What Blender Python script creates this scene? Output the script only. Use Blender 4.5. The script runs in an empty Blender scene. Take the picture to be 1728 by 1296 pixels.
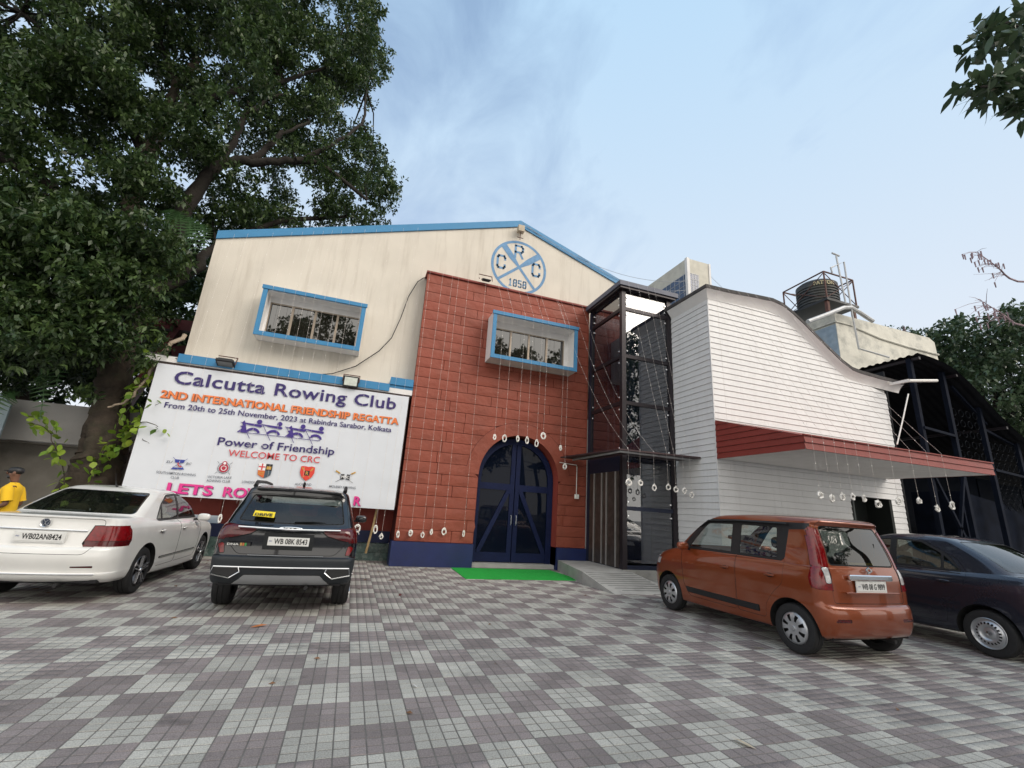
import bpy, bmesh, math, random
import numpy as np
from mathutils import Vector, Matrix, Euler

random.seed(7)
RNG = np.random.default_rng(11)
scene = bpy.context.scene
COL = scene.collection
PI = math.pi

# ------------------------------------------------------------------ camera
def cam_axes(r, p, y):
    fw = Vector((math.sin(y) * math.cos(p), math.cos(y) * math.cos(p), math.sin(p)))
    rt = Vector((math.cos(y), -math.sin(y), 0))
    up = rt.cross(fw)
    return rt * math.cos(r) + up * math.sin(r), -rt * math.sin(r) + up * math.cos(r), fw
CAM_H = 1.48
rt, up, fw = cam_axes(0.066, 0.275, 0.32)
cam_data = bpy.data.cameras.new("camera")
cam = bpy.data.objects.new("camera", cam_data)
COL.objects.link(cam)
cam.matrix_world = Matrix(((rt.x, up.x, -fw.x, 0), (rt.y, up.y, -fw.y, 0), (rt.z, up.z, -fw.z, CAM_H), (0, 0, 0, 1)))
cam_data.sensor_width = 36.0
cam_data.lens = 757.0 / 1728.0 * 36.0
cam_data.clip_start = 0.05
cam_data.clip_end = 3000
scene.camera = cam

# ------------------------------------------------------------------ light
SUN_ELEV, SUN_AZ = math.radians(36), math.radians(138)   # azimuth clockwise from +Y
world = bpy.data.worlds.new("World")
scene.world = world
world.use_nodes = True
wn, wl = world.node_tree.nodes, world.node_tree.links
wn.clear()
wo = wn.new("ShaderNodeOutputWorld"); bg = wn.new("ShaderNodeBackground")
sky = wn.new("ShaderNodeTexSky"); sky.sky_type = 'NISHITA'; sky.sun_disc = False
sky.sun_elevation = SUN_ELEV; sky.sun_rotation = SUN_AZ
sky.air_density = 1.0; sky.dust_density = 1.2; sky.ozone_density = 1.6; sky.altitude = 10
tc = wn.new("ShaderNodeTexCoord")
mp = wn.new("ShaderNodeMapping"); mp.inputs['Scale'].default_value = (2.6, 0.9, 3.2)
mp.inputs['Rotation'].default_value = (0.3, 0.5, 0.6)
nz = wn.new("ShaderNodeTexNoise"); nz.inputs['Scale'].default_value = 1.9; nz.inputs['Detail'].default_value = 7
nz.inputs['Roughness'].default_value = 0.56; nz.inputs['Distortion'].default_value = 0.5
cr = wn.new("ShaderNodeValToRGB")
cr.color_ramp.elements[0].position = 0.33; cr.color_ramp.elements[0].color = (0.40, 0.40, 0.40, 1)
cr.color_ramp.elements[1].position = 0.66; cr.color_ramp.elements[1].color = (0.93, 0.93, 0.93, 1)
# haze thickens towards the horizon and towards the east (right) side
sx = wn.new("ShaderNodeSeparateXYZ")
hz = wn.new("ShaderNodeMapRange"); hz.inputs['From Min'].default_value = 0.0; hz.inputs['From Max'].default_value = 0.85
hz.inputs['To Min'].default_value = 0.5; hz.inputs['To Max'].default_value = 0.0
hx = wn.new("ShaderNodeMapRange"); hx.inputs['From Min'].default_value = 0.1; hx.inputs['From Max'].default_value = 0.9
hx.inputs['To Min'].default_value = 0.0; hx.inputs['To Max'].default_value = 0.45
ad = wn.new("ShaderNodeMath"); ad.operation = 'ADD'; ad.use_clamp = True
ad2 = wn.new("ShaderNodeMath"); ad2.operation = 'ADD'; ad2.use_clamp = True
cm = wn.new("ShaderNodeMixRGB"); cm.inputs['Color2'].default_value = (3.7, 3.85, 4.2, 1)
wl.new(tc.outputs['Generated'], mp.inputs['Vector']); wl.new(mp.outputs[0], nz.inputs['Vector'])
wl.new(nz.outputs['Fac'], cr.inputs[0]); wl.new(tc.outputs['Generated'], sx.inputs[0])
wl.new(sx.outputs['Z'], hz.inputs['Value']); wl.new(sx.outputs['X'], hx.inputs['Value'])
wl.new(cr.outputs[0], ad.inputs[0]); wl.new(hz.outputs[0], ad.inputs[1])
wl.new(ad.outputs[0], ad2.inputs[0]); wl.new(hx.outputs[0], ad2.inputs[1])
# evening glow: the low sun stands behind the viewer, so the haze is warm and bright on that side
gy = wn.new("ShaderNodeMapRange"); gy.interpolation_type = 'SMOOTHSTEP'
gy.inputs['From Min'].default_value = 0.05; gy.inputs['From Max'].default_value = -0.75
gc = wn.new("ShaderNodeMixRGB"); zt = wn.new("ShaderNodeMapRange"); zt.inputs['From Min'].default_value = 0.12; zt.inputs['From Max'].default_value = 0.92
zc = wn.new("ShaderNodeMixRGB"); zc.inputs['Color1'].default_value = (3.5, 3.6, 3.85, 1); zc.inputs['Color2'].default_value = (1.95, 2.95, 3.95, 1)
wl.new(sx.outputs['Z'], zt.inputs['Value']); wl.new(zt.outputs[0], zc.inputs['Fac']); wl.new(zc.outputs[0], gc.inputs['Color1']); gc.inputs['Color2'].default_value = (7.1, 6.8, 6.3, 1)
ad3 = wn.new("ShaderNodeMath"); ad3.operation = 'MULTIPLY_ADD'; ad3.inputs[1].default_value = 0.55; ad3.use_clamp = True
wl.new(sx.outputs['Y'], gy.inputs['Value']); wl.new(gy.outputs[0], gc.inputs['Fac']); wl.new(gc.outputs[0], cm.inputs['Color2'])
wl.new(gy.outputs[0], ad3.inputs[0]); wl.new(ad2.outputs[0], ad3.inputs[2])
wl.new(ad3.outputs[0], cm.inputs['Fac']); wl.new(sky.outputs[0], cm.inputs['Color1'])
wl.new(cm.outputs[0], bg.inputs['Color']); bg.inputs['Strength'].default_value = 0.115
wl.new(bg.outputs[0], wo.inputs[0])

sun_d = bpy.data.lights.new("sun", 'SUN'); sun_d.energy = 1.0; sun_d.angle = math.radians(35)
sun_d.color = (1.0, 0.90, 0.79)
sun = bpy.data.objects.new("sun", sun_d); COL.objects.link(sun)
sdir = Vector((math.sin(SUN_AZ) * math.cos(SUN_ELEV), math.cos(SUN_AZ) * math.cos(SUN_ELEV), math.sin(SUN_ELEV)))
sun.rotation_euler = (-sdir).to_track_quat('-Z', 'Y').to_euler()
sun.location = sdir * 60
scene.view_settings.view_transform = 'Standard'
scene.view_settings.look = 'None'
scene.view_settings.exposure = 1.08
scene.view_settings.gamma = 1.0
scene.view_settings.use_curve_mapping = False

# ------------------------------------------------------------------ materials
MATS = {}
def mat(name, col, rough=0.6, metal=0.0, var=0.12, vscale=3.0, grime=0.0, gscale=0.6, bump=0.0, bscale=60.0, spec=0.5,
        coat=0.0, streak=False, gcol=None, warp=None):
    if name in MATS: return MATS[name]
    m = bpy.data.materials.new(name); m.use_nodes = True
    n, l = m.node_tree.nodes, m.node_tree.links
    b = n['Principled BSDF']
    b.inputs['Roughness'].default_value = rough; b.inputs['Metallic'].default_value = metal
    b.inputs['Specular IOR Level'].default_value = spec
    b.inputs['Coat Weight'].default_value = coat; b.inputs['Coat Roughness'].default_value = 0.04
    g = n.new("ShaderNodeNewGeometry")
    c = (col[0], col[1], col[2], 1)
    last = None
    if var > 0:
        t = n.new("ShaderNodeTexNoise"); t.inputs['Scale'].default_value = vscale; t.inputs['Detail'].default_value = 6
        l.new(g.outputs['Position'], t.inputs['Vector'])
        mr = n.new("ShaderNodeMapRange"); mr.inputs['From Min'].default_value = 0.3; mr.inputs['From Max'].default_value = 0.7
        mr.inputs['To Min'].default_value = 1 - var; mr.inputs['To Max'].default_value = 1 + var
        l.new(t.outputs['Fac'], mr.inputs['Value'])
        mx = n.new("ShaderNodeMixRGB"); mx.blend_type = 'MULTIPLY'; mx.inputs['Fac'].default_value = 1
        mx.inputs['Color1'].default_value = c; l.new(mr.outputs[0], mx.inputs['Color2'])
        last = mx.outputs[0]
    if grime > 0:
        t2 = n.new("ShaderNodeTexNoise"); t2.inputs['Scale'].default_value = gscale; t2.inputs['Detail'].default_value = 9
        t2.inputs['Roughness'].default_value = 0.68
        if streak:
            mpn = n.new("ShaderNodeMapping"); mpn.inputs['Scale'].default_value = (6, 6, 0.5)
            l.new(g.outputs['Position'], mpn.inputs['Vector']); l.new(mpn.outputs[0], t2.inputs['Vector'])
        else:
            l.new(g.outputs['Position'], t2.inputs['Vector'])
        r2 = n.new("ShaderNodeMapRange"); r2.inputs['From Min'].default_value = 0.50; r2.inputs['From Max'].default_value = 0.74
        r2.inputs['To Min'].default_value = 0; r2.inputs['To Max'].default_value = grime
        l.new(t2.outputs['Fac'], r2.inputs['Value'])
        m2 = n.new("ShaderNodeMixRGB"); l.new(r2.outputs[0], m2.inputs['Fac'])
        if last: l.new(last, m2.inputs['Color1'])
        else: m2.inputs['Color1'].default_value = c
        gc = gcol or tuple(x * 0.35 for x in col)
        m2.inputs['Color2'].default_value = (gc[0], gc[1], gc[2], 1)
        last = m2.outputs[0]
        rr = n.new("ShaderNodeMapRange"); rr.inputs['To Min'].default_value = rough; rr.inputs['To Max'].default_value = min(1, rough + .3)
        l.new(r2.outputs[0], rr.inputs['Value']); l.new(rr.outputs[0], b.inputs['Roughness'])
    if last: l.new(last, b.inputs['Base Color'])
    else: b.inputs['Base Color'].default_value = c
    if bump > 0:
        t3 = n.new("ShaderNodeTexNoise"); t3.inputs['Scale'].default_value = bscale; t3.inputs['Detail'].default_value = 8
        l.new(g.outputs['Position'], t3.inputs['Vector'])
        bp = n.new("ShaderNodeBump"); bp.inputs['Strength'].default_value = 1.0; bp.inputs['Distance'].default_value = bump
        l.new(t3.outputs['Fac'], bp.inputs['Height']); l.new(bp.outputs[0], b.inputs['Normal'])
    MATS[name] = m
    return m

def glass(name, tint, refl=1.0, body=(0.02, 0.025, 0.03), opaque=0.0, rough=0.015, base=0.06):
    """thin pane: tinted transmission, mirror reflection by angle, and a share of dark film"""
    if name in MATS: return MATS[name]
    m = bpy.data.materials.new(name); m.use_nodes = True
    n, l = m.node_tree.nodes, m.node_tree.links; n.clear()
    o = n.new("ShaderNodeOutputMaterial"); tr = n.new("ShaderNodeBsdfTransparent"); gl = n.new("ShaderNodeBsdfGlossy")
    df = n.new("ShaderNodeBsdfDiffuse"); df.inputs['Color'].default_value = (*body, 1)
    tr.inputs['Color'].default_value = (*tint, 1); gl.inputs['Roughness'].default_value = rough
    lw = n.new("ShaderNodeLayerWeight"); lw.inputs['Blend'].default_value = 0.5
    pw = n.new("ShaderNodeMath"); pw.operation = 'POWER'; pw.inputs[1].default_value = 3.0
    ml = n.new("ShaderNodeMath"); ml.operation = 'MULTIPLY_ADD'; ml.inputs[1].default_value = 0.85 * refl; ml.inputs[2].default_value = base * refl
    ml.use_clamp = True
    mx0 = n.new("ShaderNodeMixShader"); mx0.inputs[0].default_value = opaque
    mx = n.new("ShaderNodeMixShader")
    l.new(lw.outputs['Facing'], pw.inputs[0]); l.new(pw.outputs[0], ml.inputs[0])
    l.new(tr.outputs[0], mx0.inputs[1]); l.new(df.outputs[0], mx0.inputs[2])
    l.new(ml.outputs[0], mx.inputs[0]); l.new(mx0.outputs[0], mx.inputs[1]); l.new(gl.outputs[0], mx.inputs[2])
    l.new(mx.outputs[0], o.inputs[0])
    MATS[name] = m
    return m

# ------------------------------------------------------------------ object helpers
def tag(o, label=None, cat=None, group=None, kind=None):
    if label: o['label'] = label
    if cat: o['category'] = cat
    if group: o['group'] = group
    if kind: o['kind'] = kind
    return o
def thing(name, label, cat, loc=(0, 0, 0), rz=0.0, group=None):
    o = bpy.data.objects.new(name, None); COL.objects.link(o)
    o.location = loc; o.rotation_euler = (0, 0, rz); o.empty_display_size = 0.3
    o['_loc'] = [float(v) for v in loc]
    return tag(o, label, cat, group)
def link(name, me, parent=None, kind=None):
    o = bpy.data.objects.new(name, me); COL.objects.link(o)
    if parent is not None: o.parent = parent
    if kind: o['kind'] = kind
    return o
def origin_of(p):
    """world offset of an unrotated thing or part, so that parts can be given in world coordinates"""
    v = Vector((0, 0, 0))
    while p is not None:
        v += Vector(p.get('_loc', (0, 0, 0))); p = p.parent
    return v
class MB:
    def __init__(s): s.v = []; s.f = []; s.m = []; s.mi = 0
    def add(s, vs, fs):
        b = len(s.v); s.v += [tuple(v) for v in vs]; s.f += [tuple(i + b for i in f) for f in fs]; s.m += [s.mi] * len(fs); return s
    def box(s, x0, x1, y0, y1, z0, z1):
        return s.add([(x0, y0, z0), (x1, y0, z0), (x1, y1, z0), (x0, y1, z0), (x0, y0, z1), (x1, y0, z1), (x1, y1, z1), (x0, y1, z1)],
                     [(0, 3, 2, 1), (4, 5, 6, 7), (0, 1, 5, 4), (1, 2, 6, 5), (2, 3, 7, 6), (3, 0, 4, 7)])
    def bbox(s, x0, x1, y0, y1, z0, z1, b=0.01):
        """box with chamfered edges"""
        bm = bmesh.new(); bmesh.ops.create_cube(bm, size=1)
        bmesh.ops.scale(bm, vec=(x1 - x0, y1 - y0, z1 - z0), verts=bm.verts)
        bmesh.ops.translate(bm, vec=((x0 + x1) / 2, (y0 + y1) / 2, (z0 + z1) / 2), verts=bm.verts)
        bmesh.ops.bevel(bm, geom=bm.edges[:], offset=b, segments=1, affect='EDGES', profile=0.5)
        bm.verts.index_update()
        s.add([v.co[:] for v in bm.verts], [[v.index for v in f.verts] for f in bm.faces]); bm.free(); return s
    def prism(s, poly, ax, a0, a1):
        """polygon (2D) extruded along axis ax between a0 and a1; poly coords are the two other axes in xyz order"""
        def P(q, a):
            return (a, q[0], q[1]) if ax == 0 else ((q[0], a, q[1]) if ax == 1 else (q[0], q[1], a))
        n = len(poly)
        return s.add([P(q, a0) for q in poly] + [P(q, a1) for q in poly],
                     [tuple(range(n)), tuple(range(2 * n - 1, n - 1, -1))] + [(i, i + n, (i + 1) % n + n, (i + 1) % n) for i in range(n)])
    def quad(s, a, b, c, d): return s.add([a, b, c, d], [(0, 1, 2, 3)])
    def tube(s, pts, r, seg=6, caps=True, flat=1.0):
        pts = [Vector(p) for p in pts]; n = len(pts)
        rs = r if isinstance(r, (list, tuple)) else [r] * n
        prev = None; vs = []
        for i, p in enumerate(pts):
            d = (pts[min(i + 1, n - 1)] - pts[max(i - 1, 0)]); d = d.normalized() if d.length > 1e-9 else Vector((0, 0, 1))
            if prev is None:
                a = Vector((0, 0, 1)) if abs(d.z) < .9 else Vector((1, 0, 0)); u = d.cross(a).normalized()
            else:
                u = (prev - d * prev.dot(d)); u = u.normalized() if u.length > 1e-6 else d.orthogonal().normalized()
            prev = u; w = d.cross(u)
            for k in range(seg):
                t = 2 * PI * k / seg; vs.append(p + (u * math.cos(t) + w * math.sin(t) * flat) * rs[i])
        fs = [(i * seg + k, i * seg + (k + 1) % seg, (i + 1) * seg + (k + 1) % seg, (i + 1) * seg + k) for i in range(n - 1) for k in range(seg)]
        if caps: fs += [tuple(range(seg - 1, -1, -1)), tuple((n - 1) * seg + k for k in range(seg))]
        return s.add(vs, fs)
    def bar(s, a, b, w, h=None):
        """square bar between two points"""
        a, b = Vector(a), Vector(b); d = (b - a).normalized(); h = h or w
        u = d.cross(Vector((0, 0, 1))); u = u.normalized() if u.length > 1e-4 else Vector((1, 0, 0)); v = u.cross(d)
        vs = [p + u * sx * w / 2 + v * sz * h / 2 for p in (a, b) for sx, sz in ((-1, -1), (1, -1), (1, 1), (-1, 1))]
        return s.add(vs, [(0, 3, 2, 1), (4, 5, 6, 7), (0, 1, 5, 4), (1, 2, 6, 5), (2, 3, 7, 6), (3, 0, 4, 7)])
    def lathe(s, prof, seg=32, axis='z', c=(0, 0, 0)):
        vs = []
        for (r, h) in prof:
            for k in range(seg):
                t = 2 * PI * k / seg; x, y = r * math.cos(t), r * math.sin(t)
                p = (x, y, h) if axis == 'z' else ((x, h, y) if axis == 'y' else (h, x, y))
                vs.append((p[0] + c[0], p[1] + c[1], p[2] + c[2]))
        fs = [(i * seg + k, i * seg + (k + 1) % seg, (i + 1) * seg + (k + 1) % seg, (i + 1) * seg + k) for i in range(len(prof) - 1) for k in range(seg)]
        return s.add(vs, fs)
    def build(s, name, m, parent=None, smooth=False, kind=None, world=True):
        off = origin_of(parent) if (parent is not None and world) else Vector((0, 0, 0))
        me = bpy.data.meshes.new(name)
        me.from_pydata([(v[0] - off.x, v[1] - off.y, v[2] - off.z) for v in s.v], [], s.f)
        ml = m if isinstance(m, (list, tuple)) else [m]
        for q in ml: me.materials.append(q)
        if len(ml) > 1: me.polygons.foreach_set('material_index', s.m)
        me.polygons.foreach_set('use_smooth', [smooth] * len(me.polygons))
        if smooth:
            bm = bmesh.new(); bm.from_mesh(me)
            for e in bm.edges:
                if len(e.link_faces) == 2 and e.calc_face_angle(0) > math.radians(38): e.smooth = False
            bm.to_mesh(me); bm.free()
        me.update()
        return link(name, me, parent, kind)

# text as flat print: letters turned into mesh, mapped by a function (u right, v up, in cap heights / width fraction)
def text_geo(s, bold=0.0, spacing=1.0, shear=0.0):
    cu = bpy.data.curves.new("lettering", 'FONT'); cu.body = s; cu.offset = bold; cu.space_character = spacing
    cu.resolution_u = 3; cu.shear = shear
    ob = bpy.data.objects.new("lettering_tmp", cu); COL.objects.link(ob)
    bpy.context.view_layer.update()
    me = bpy.data.meshes.new_from_object(ob.evaluated_get(bpy.context.evaluated_depsgraph_get()))
    vs = [v.co.copy() for v in me.vertices]; fs = [tuple(p.vertices) for p in me.polygons]
    bpy.data.objects.remove(ob); bpy.data.curves.remove(cu); bpy.data.meshes.remove(me)
    return vs, fs
CAP = max(v.y for v in text_geo('H')[0])
def letters(s, origin, udir, vdir, width, cap, m, parent, bold=0.012, spacing=1.0, name='lettering', world=True, shear=0.0, thick=0.0):
    vs, fs = text_geo(s, bold, spacing, shear)
    x0 = min(v.x for v in vs); x1 = max(v.x for v in vs)
    O, U, V = Vector(origin), Vector(udir).normalized(), Vector(vdir).normalized()
    k = width / (x1 - x0); q = cap / CAP
    b = MB(); N = U.cross(V)
    P = [O + U * (v.x - x0) * k + V * v.y * q for v in vs]
    b.add(P, fs)
    if thick: b.add([p + N * thick for p in P], fs)
    return b.build(name, m, parent, world=world)
# ------------------------------------------------------------------ palette
M_beige = mat('cream_wall_paint', (.645, .60, .525), .85, var=.05, vscale=1.3, grime=.42, gscale=.9, streak=True, gcol=(.36, .31, .25), bump=.004, bscale=40)
M_beige2 = mat('grey_concrete_wall', (.33, .32, .30), .9, var=.12, grime=.5, gscale=1.1, gcol=(.13, .125, .11), bump=.004)
M_trim = mat('blue_trim_paint', (.035, .21, .42), .5, var=.10, grime=.35, gscale=3, gcol=(.05, .13, .2), bump=.002, bscale=50)
M_red = mat('red_stone_paint', (.26, .060, .034), .62, var=.16, vscale=2.2, grime=.35, gscale=2.2, gcol=(.17, .036, .026), bump=.05, bscale=2.6)
M_redflat = mat('red_wall_paint', (.30, .05, .035), .65, var=.10, grime=.3, gscale=2, gcol=(.17, .03, .025), bump=.004, bscale=20)
M_joint = mat('red_joint', (.10, .018, .014), .85, var=.1)
M_navy = mat('navy_paint', (.010, .020, .095), .45, var=.15, grime=.4, gscale=2.5, gcol=(.018, .03, .06), bump=.002, bscale=40)
M_navywood = mat('navy_door_paint', (.005, .011, .052), .6, spec=.25, var=.15, vscale=8, grime=.3, gscale=4, gcol=(.012, .02, .06))
M_white = mat('white_board_paint', (.73, .735, .74), .55, var=.035, vscale=2, grime=.22, gscale=1.6, streak=True, gcol=(.46, .45, .43), bump=.0015, bscale=90)
M_soffit = mat('white_plaster', (.74, .73, .72), .8, var=.05, grime=.25, gscale=1.2, gcol=(.5, .47, .45))
M_canopyred = mat('red_board_paint', (.235, .036, .026), .55, var=.12, grime=.3, gscale=3, gcol=(.16, .02, .02), bump=.002, bscale=60)
M_roofdark = mat('weathered_roof_felt', (.060, .056, .056), .85, var=.3, vscale=6, grime=.5, gscale=4, gcol=(.13, .12, .115), bump=.01, bscale=18)
M_steel_dark = mat('dark_brown_steel', (.024, .019, .024), .4, metal=.3, var=.1)
M_steel_navy = mat('navy_steel', (.014, .020, .045), .4, metal=.2, var=.15)
M_alu = mat('aluminium_frame', (.42, .42, .41), .4, metal=.6, var=.08)
M_chrome = mat('chrome', (.75, .76, .78), .12, metal=1.0, var=0)
M_black = mat('black_plastic', (.012, .012, .013), .5, var=.1)
M_rubber = mat('black_rubber', (.014, .014, .015), .75, var=.2, vscale=20)
M_dark = mat('interior_dark', (.010, .010, .012), .9, var=0)
M_wire = mat('pale_wire', (.66, .60, .56), .5, var=.05)
M_coil = mat('white_plastic_coil', (.82, .80, .76), .5, var=.08, vscale=30)
M_greymetal = mat('grey_pipe', (.45, .46, .47), .5, metal=.2, var=.15, vscale=5)
M_rust = mat('rusty_steel', (.10, .045, .035), .75, var=.3, vscale=12)
M_con = mat('old_concrete', (.36, .36, .345), .9, var=.14, vscale=3, grime=.55, gscale=1.6, gcol=(.17, .17, .16), bump=.006, bscale=30)
M_weather = mat('weathered_plaster', (.60, .585, .52), .9, var=.10, vscale=2, grime=.8, gscale=1.4, gcol=(.24, .25, .24), bump=.01, bscale=9)
M_marble = mat('green_marble', (.07, .11, .10), .25, var=.5, vscale=7, grime=.8, gscale=6, gcol=(.28, .31, .29))
M_mat = mat('green_turf', (.012, .42, .05), .9, var=.12, vscale=30, grime=.25, gscale=3, gcol=(.01, .25, .04), bump=.012, bscale=260)
M_glassb = glass('window_glass', (.22, .22, .20), 1.15, base=.16, opaque=.72, body=(.02, .018, .015))
M_lift = glass('lift_glass', (.50, .54, .60), 1.1, base=.15, opaque=.22, body=(.010, .014, .034))
M_doorglass = glass('door_glass', (.2, .22, .25), .35, base=.04, opaque=.97, body=(.005, .008, .018))

# ------------------------------------------------------------------ ground and pavement
b = MB(); b.quad((-260, -260, -.035), (260, -260, -.035), (260, 260, -.035), (-260, 260, -.035))
tag(b.build('ground', mat('yard_ground', (.30, .285, .265), .95, var=.2, vscale=.8, grime=.5, gscale=.4, gcol=(.16, .15, .12))), kind='structure')
X0, Y0P, SQ = 0.23, 3.72, 0.40
PX0, PX1, PY0, PY1 = X0 - 30 * SQ, X0 + 46 * SQ, Y0P - 10 * SQ, Y0P + 25 * SQ
b = MB(); b.box(PX0, PX1, PY0, PY1, -.03, -.0032)
pavement = tag(b.build('pavement', mat('paving_joint', (.15, .142, .132), .95, var=.25, vscale=10)), kind='structure')
def paver_mat(name, col):
    m = mat(name, col, .85, var=.10, vscale=1.1, grime=.62, gscale=.55, gcol=tuple(x * .60 for x in col), bump=.004, bscale=75)
    n, l = m.node_tree.nodes, m.node_tree.links
    bs = n['Principled BSDF']; src = bs.inputs['Base Color'].links[0].from_socket
    g = n.new("ShaderNodeNewGeometry"); s = n.new("ShaderNodeVectorMath"); s.operation = 'ADD'; s.inputs[1].default_value = (-X0 + 400.001, -Y0P + 400.001, 400)
    sn = n.new("ShaderNodeVectorMath"); sn.operation = 'SNAP'; sn.inputs[1].default_value = (.1, .1, 1000)
    sn2 = n.new("ShaderNodeVectorMath"); sn2.operation = 'SNAP'; sn2.inputs[1].default_value = (.2, .2, 1000)
    w = n.new("ShaderNodeTexWhiteNoise"); w.noise_dimensions = '2D'
    w2 = n.new("ShaderNodeTexWhiteNoise"); w2.noise_dimensions = '2D'
    l.new(g.outputs['Position'], s.inputs[0]); l.new(s.outputs[0], sn.inputs[0]); l.new(s.outputs[0], sn2.inputs[0])
    l.new(sn.outputs[0], w.inputs['Vector']); l.new(sn2.outputs[0], w2.inputs['Vector'])
    a = n.new("ShaderNodeMapRange"); a.inputs['To Min'].default_value = .93; a.inputs['To Max'].default_value = 1.07
    c = n.new("ShaderNodeMapRange"); c.inputs['To Min'].default_value = .84; c.inputs['To Max'].default_value = 1.12
    l.new(w.outputs['Value'], a.inputs['Value']); l.new(w2.outputs['Value'], c.inputs['Value'])
    mu = n.new("ShaderNodeMath"); mu.operation = 'MULTIPLY'; l.new(a.outputs[0], mu.inputs[0]); l.new(c.outputs[0], mu.inputs[1])
    # speckled wash-out of the aggregate
    t = n.new("ShaderNodeTexNoise"); t.inputs['Scale'].default_value = 110; t.inputs['Detail'].default_value = 3
    l.new(g.outputs['Position'], t.inputs['Vector'])
    sp = n.new("ShaderNodeMapRange"); sp.inputs['From Min'].default_value = .3; sp.inputs['From Max'].default_value = .7
    sp.inputs['To Min'].default_value = .72; sp.inputs['To Max'].default_value = 1.28
    l.new(t.outputs['Fac'], sp.inputs['Value'])
    mu2 = n.new("ShaderNodeMath"); mu2.operation = 'MULTIPLY'; l.new(mu.outputs[0], mu2.inputs[0]); l.new(sp.outputs[0], mu2.inputs[1])
    # oil drips and old stains of their own shape
    t4 = n.new("ShaderNodeTexNoise"); t4.inputs['Scale'].default_value = 1.9; t4.inputs['Detail'].default_value = 9; t4.inputs['Roughness'].default_value = .62
    o4 = n.new("ShaderNodeVectorMath"); o4.operation = 'ADD'; o4.inputs[1].default_value = (31, 7, 3); l.new(g.outputs['Position'], o4.inputs[0]); l.new(o4.outputs[0], t4.inputs['Vector'])
    r4 = n.new("ShaderNodeMapRange"); r4.inputs['From Min'].default_value = .60; r4.inputs['From Max'].default_value = .70; r4.inputs['To Min'].default_value = 1.0; r4.inputs['To Max'].default_value = .58
    l.new(t4.outputs['Fac'], r4.inputs['Value']); mu3 = n.new("ShaderNodeMath"); mu3.operation = 'MULTIPLY'; l.new(mu2.outputs[0], mu3.inputs[0]); l.new(r4.outputs[0], mu3.inputs[1]); mu2 = mu3
    mx = n.new("ShaderNodeMixRGB"); mx.blend_type = 'MULTIPLY'; mx.inputs['Fac'].default_value = 1
    l.new(src, mx.inputs['Color1']); l.new(mu2.outputs[0], mx.inputs['Color2']); l.new(mx.outputs[0], bs.inputs['Base Color'])
    return m
M_pl = paver_mat('pale_grey_paver', (.425, .415, .378)); M_pd = paver_mat('mauve_paver', (.245, .212, .207))
def slab_cells(jit=0.0):
    """one 0.2 m slab of four chamfered cells, centred"""
    vs, fs = [], []
    for ix in (0, 1):
        for iy in (0, 1):
            x0, x1 = -.1 + ix * .1 + .0026, -.1 + ix * .1 + .0974; y0, y1 = -.1 + iy * .1 + .0040, -.1 + iy * .1 + .0960
            c = .0035; bq = len(vs)
            vs += [(x0, y0, -.006), (x1, y0, -.006), (x1, y1, -.006), (x0, y1, -.006), (x0 + c, y0 + c, 0), (x1 - c, y0 + c, 0), (x1 - c, y1 - c, 0), (x0 + c, y1 - c, 0)]
            fs += [(bq + 4, bq + 5, bq + 6, bq + 7), (bq, bq + 1, bq + 5, bq + 4), (bq + 1, bq + 2, bq + 6, bq + 5), (bq + 2, bq + 3, bq + 7, bq + 6), (bq + 3, bq, bq + 4, bq + 7)]
    return np.array(vs), fs
SV, SF = slab_cells()
def slab_mesh(m):
    me = bpy.data.meshes.new('paver'); me.from_pydata([tuple(v) for v in SV], [], SF); me.materials.append(m); return me
SM = [slab_mesh(M_pl), slab_mesh(M_pd)]
slabs = []
Rm = np.array([[rt.x, rt.y, rt.z], [up.x, up.y, up.z], [fw.x, fw.y, fw.z]])
for i in range(int(round((PX1 - PX0) / .2))):
    for j in range(int(round((PY1 - PY0) / .2))):
        x, y = PX0 + .1 + i * .2, PY0 + .1 + j * .2
        if y > 12.0 and x > 1.1: continue
        sq = (math.floor((x - X0) / SQ + 1e-6) + math.floor((y - Y0P) / SQ + 1e-6)) % 2
        c = Rm @ np.array([x, y, -CAM_H])
        vis = c[2] > .3 and abs(c[0] / c[2]) < 864 / 757 and abs(c[1] / c[2]) < 648 / 757
        slabs.append((not vis, x * x + y * y, x, y, sq))
slabs.sort()
for k, (nv, d, x, y, sq) in enumerate(slabs[:300]):
    o = link('paver', SM[sq], pavement)
    o.location = (x, y, random.uniform(-.0012, .0012)); o.rotation_euler = (random.gauss(0, .006), random.gauss(0, .006), random.gauss(0, .006))
rest = slabs[300:]
n = len(rest); arr = np.array([(s[2], s[3]) for s in rest])
V = SV[None, :, :].repeat(n, 0).copy()
th = RNG.normal(0, .006, (n, 1)); tx = RNG.normal(0, .007, (n, 1)); ty = RNG.normal(0, .007, (n, 1))
px, py = V[:, :, 0].copy(), V[:, :, 1].copy()
V[:, :, 2] += px * tx + py * ty + RNG.uniform(-.0012, .0012, (n, 1))
V[:, :, 0] = px - py * th + arr[:, None, 0]; V[:, :, 1] = py + px * th + arr[:, None, 1]
F = (np.array(SF)[None] + (np.arange(n) * len(SV))[:, None, None]).reshape(-1, 4)
me = bpy.data.meshes.new('paving_slabs'); me.vertices.add(n * len(SV)); me.vertices.foreach_set('co', V.reshape(-1))
me.loops.add(F.size); me.loops.foreach_set('vertex_index', F.reshape(-1)); me.polygons.add(len(F))
me.polygons.foreach_set('loop_start', np.arange(len(F)) * 4); me.polygons.foreach_set('loop_total', np.full(len(F), 4))
me.materials.append(M_pl); me.materials.append(M_pd)
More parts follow.
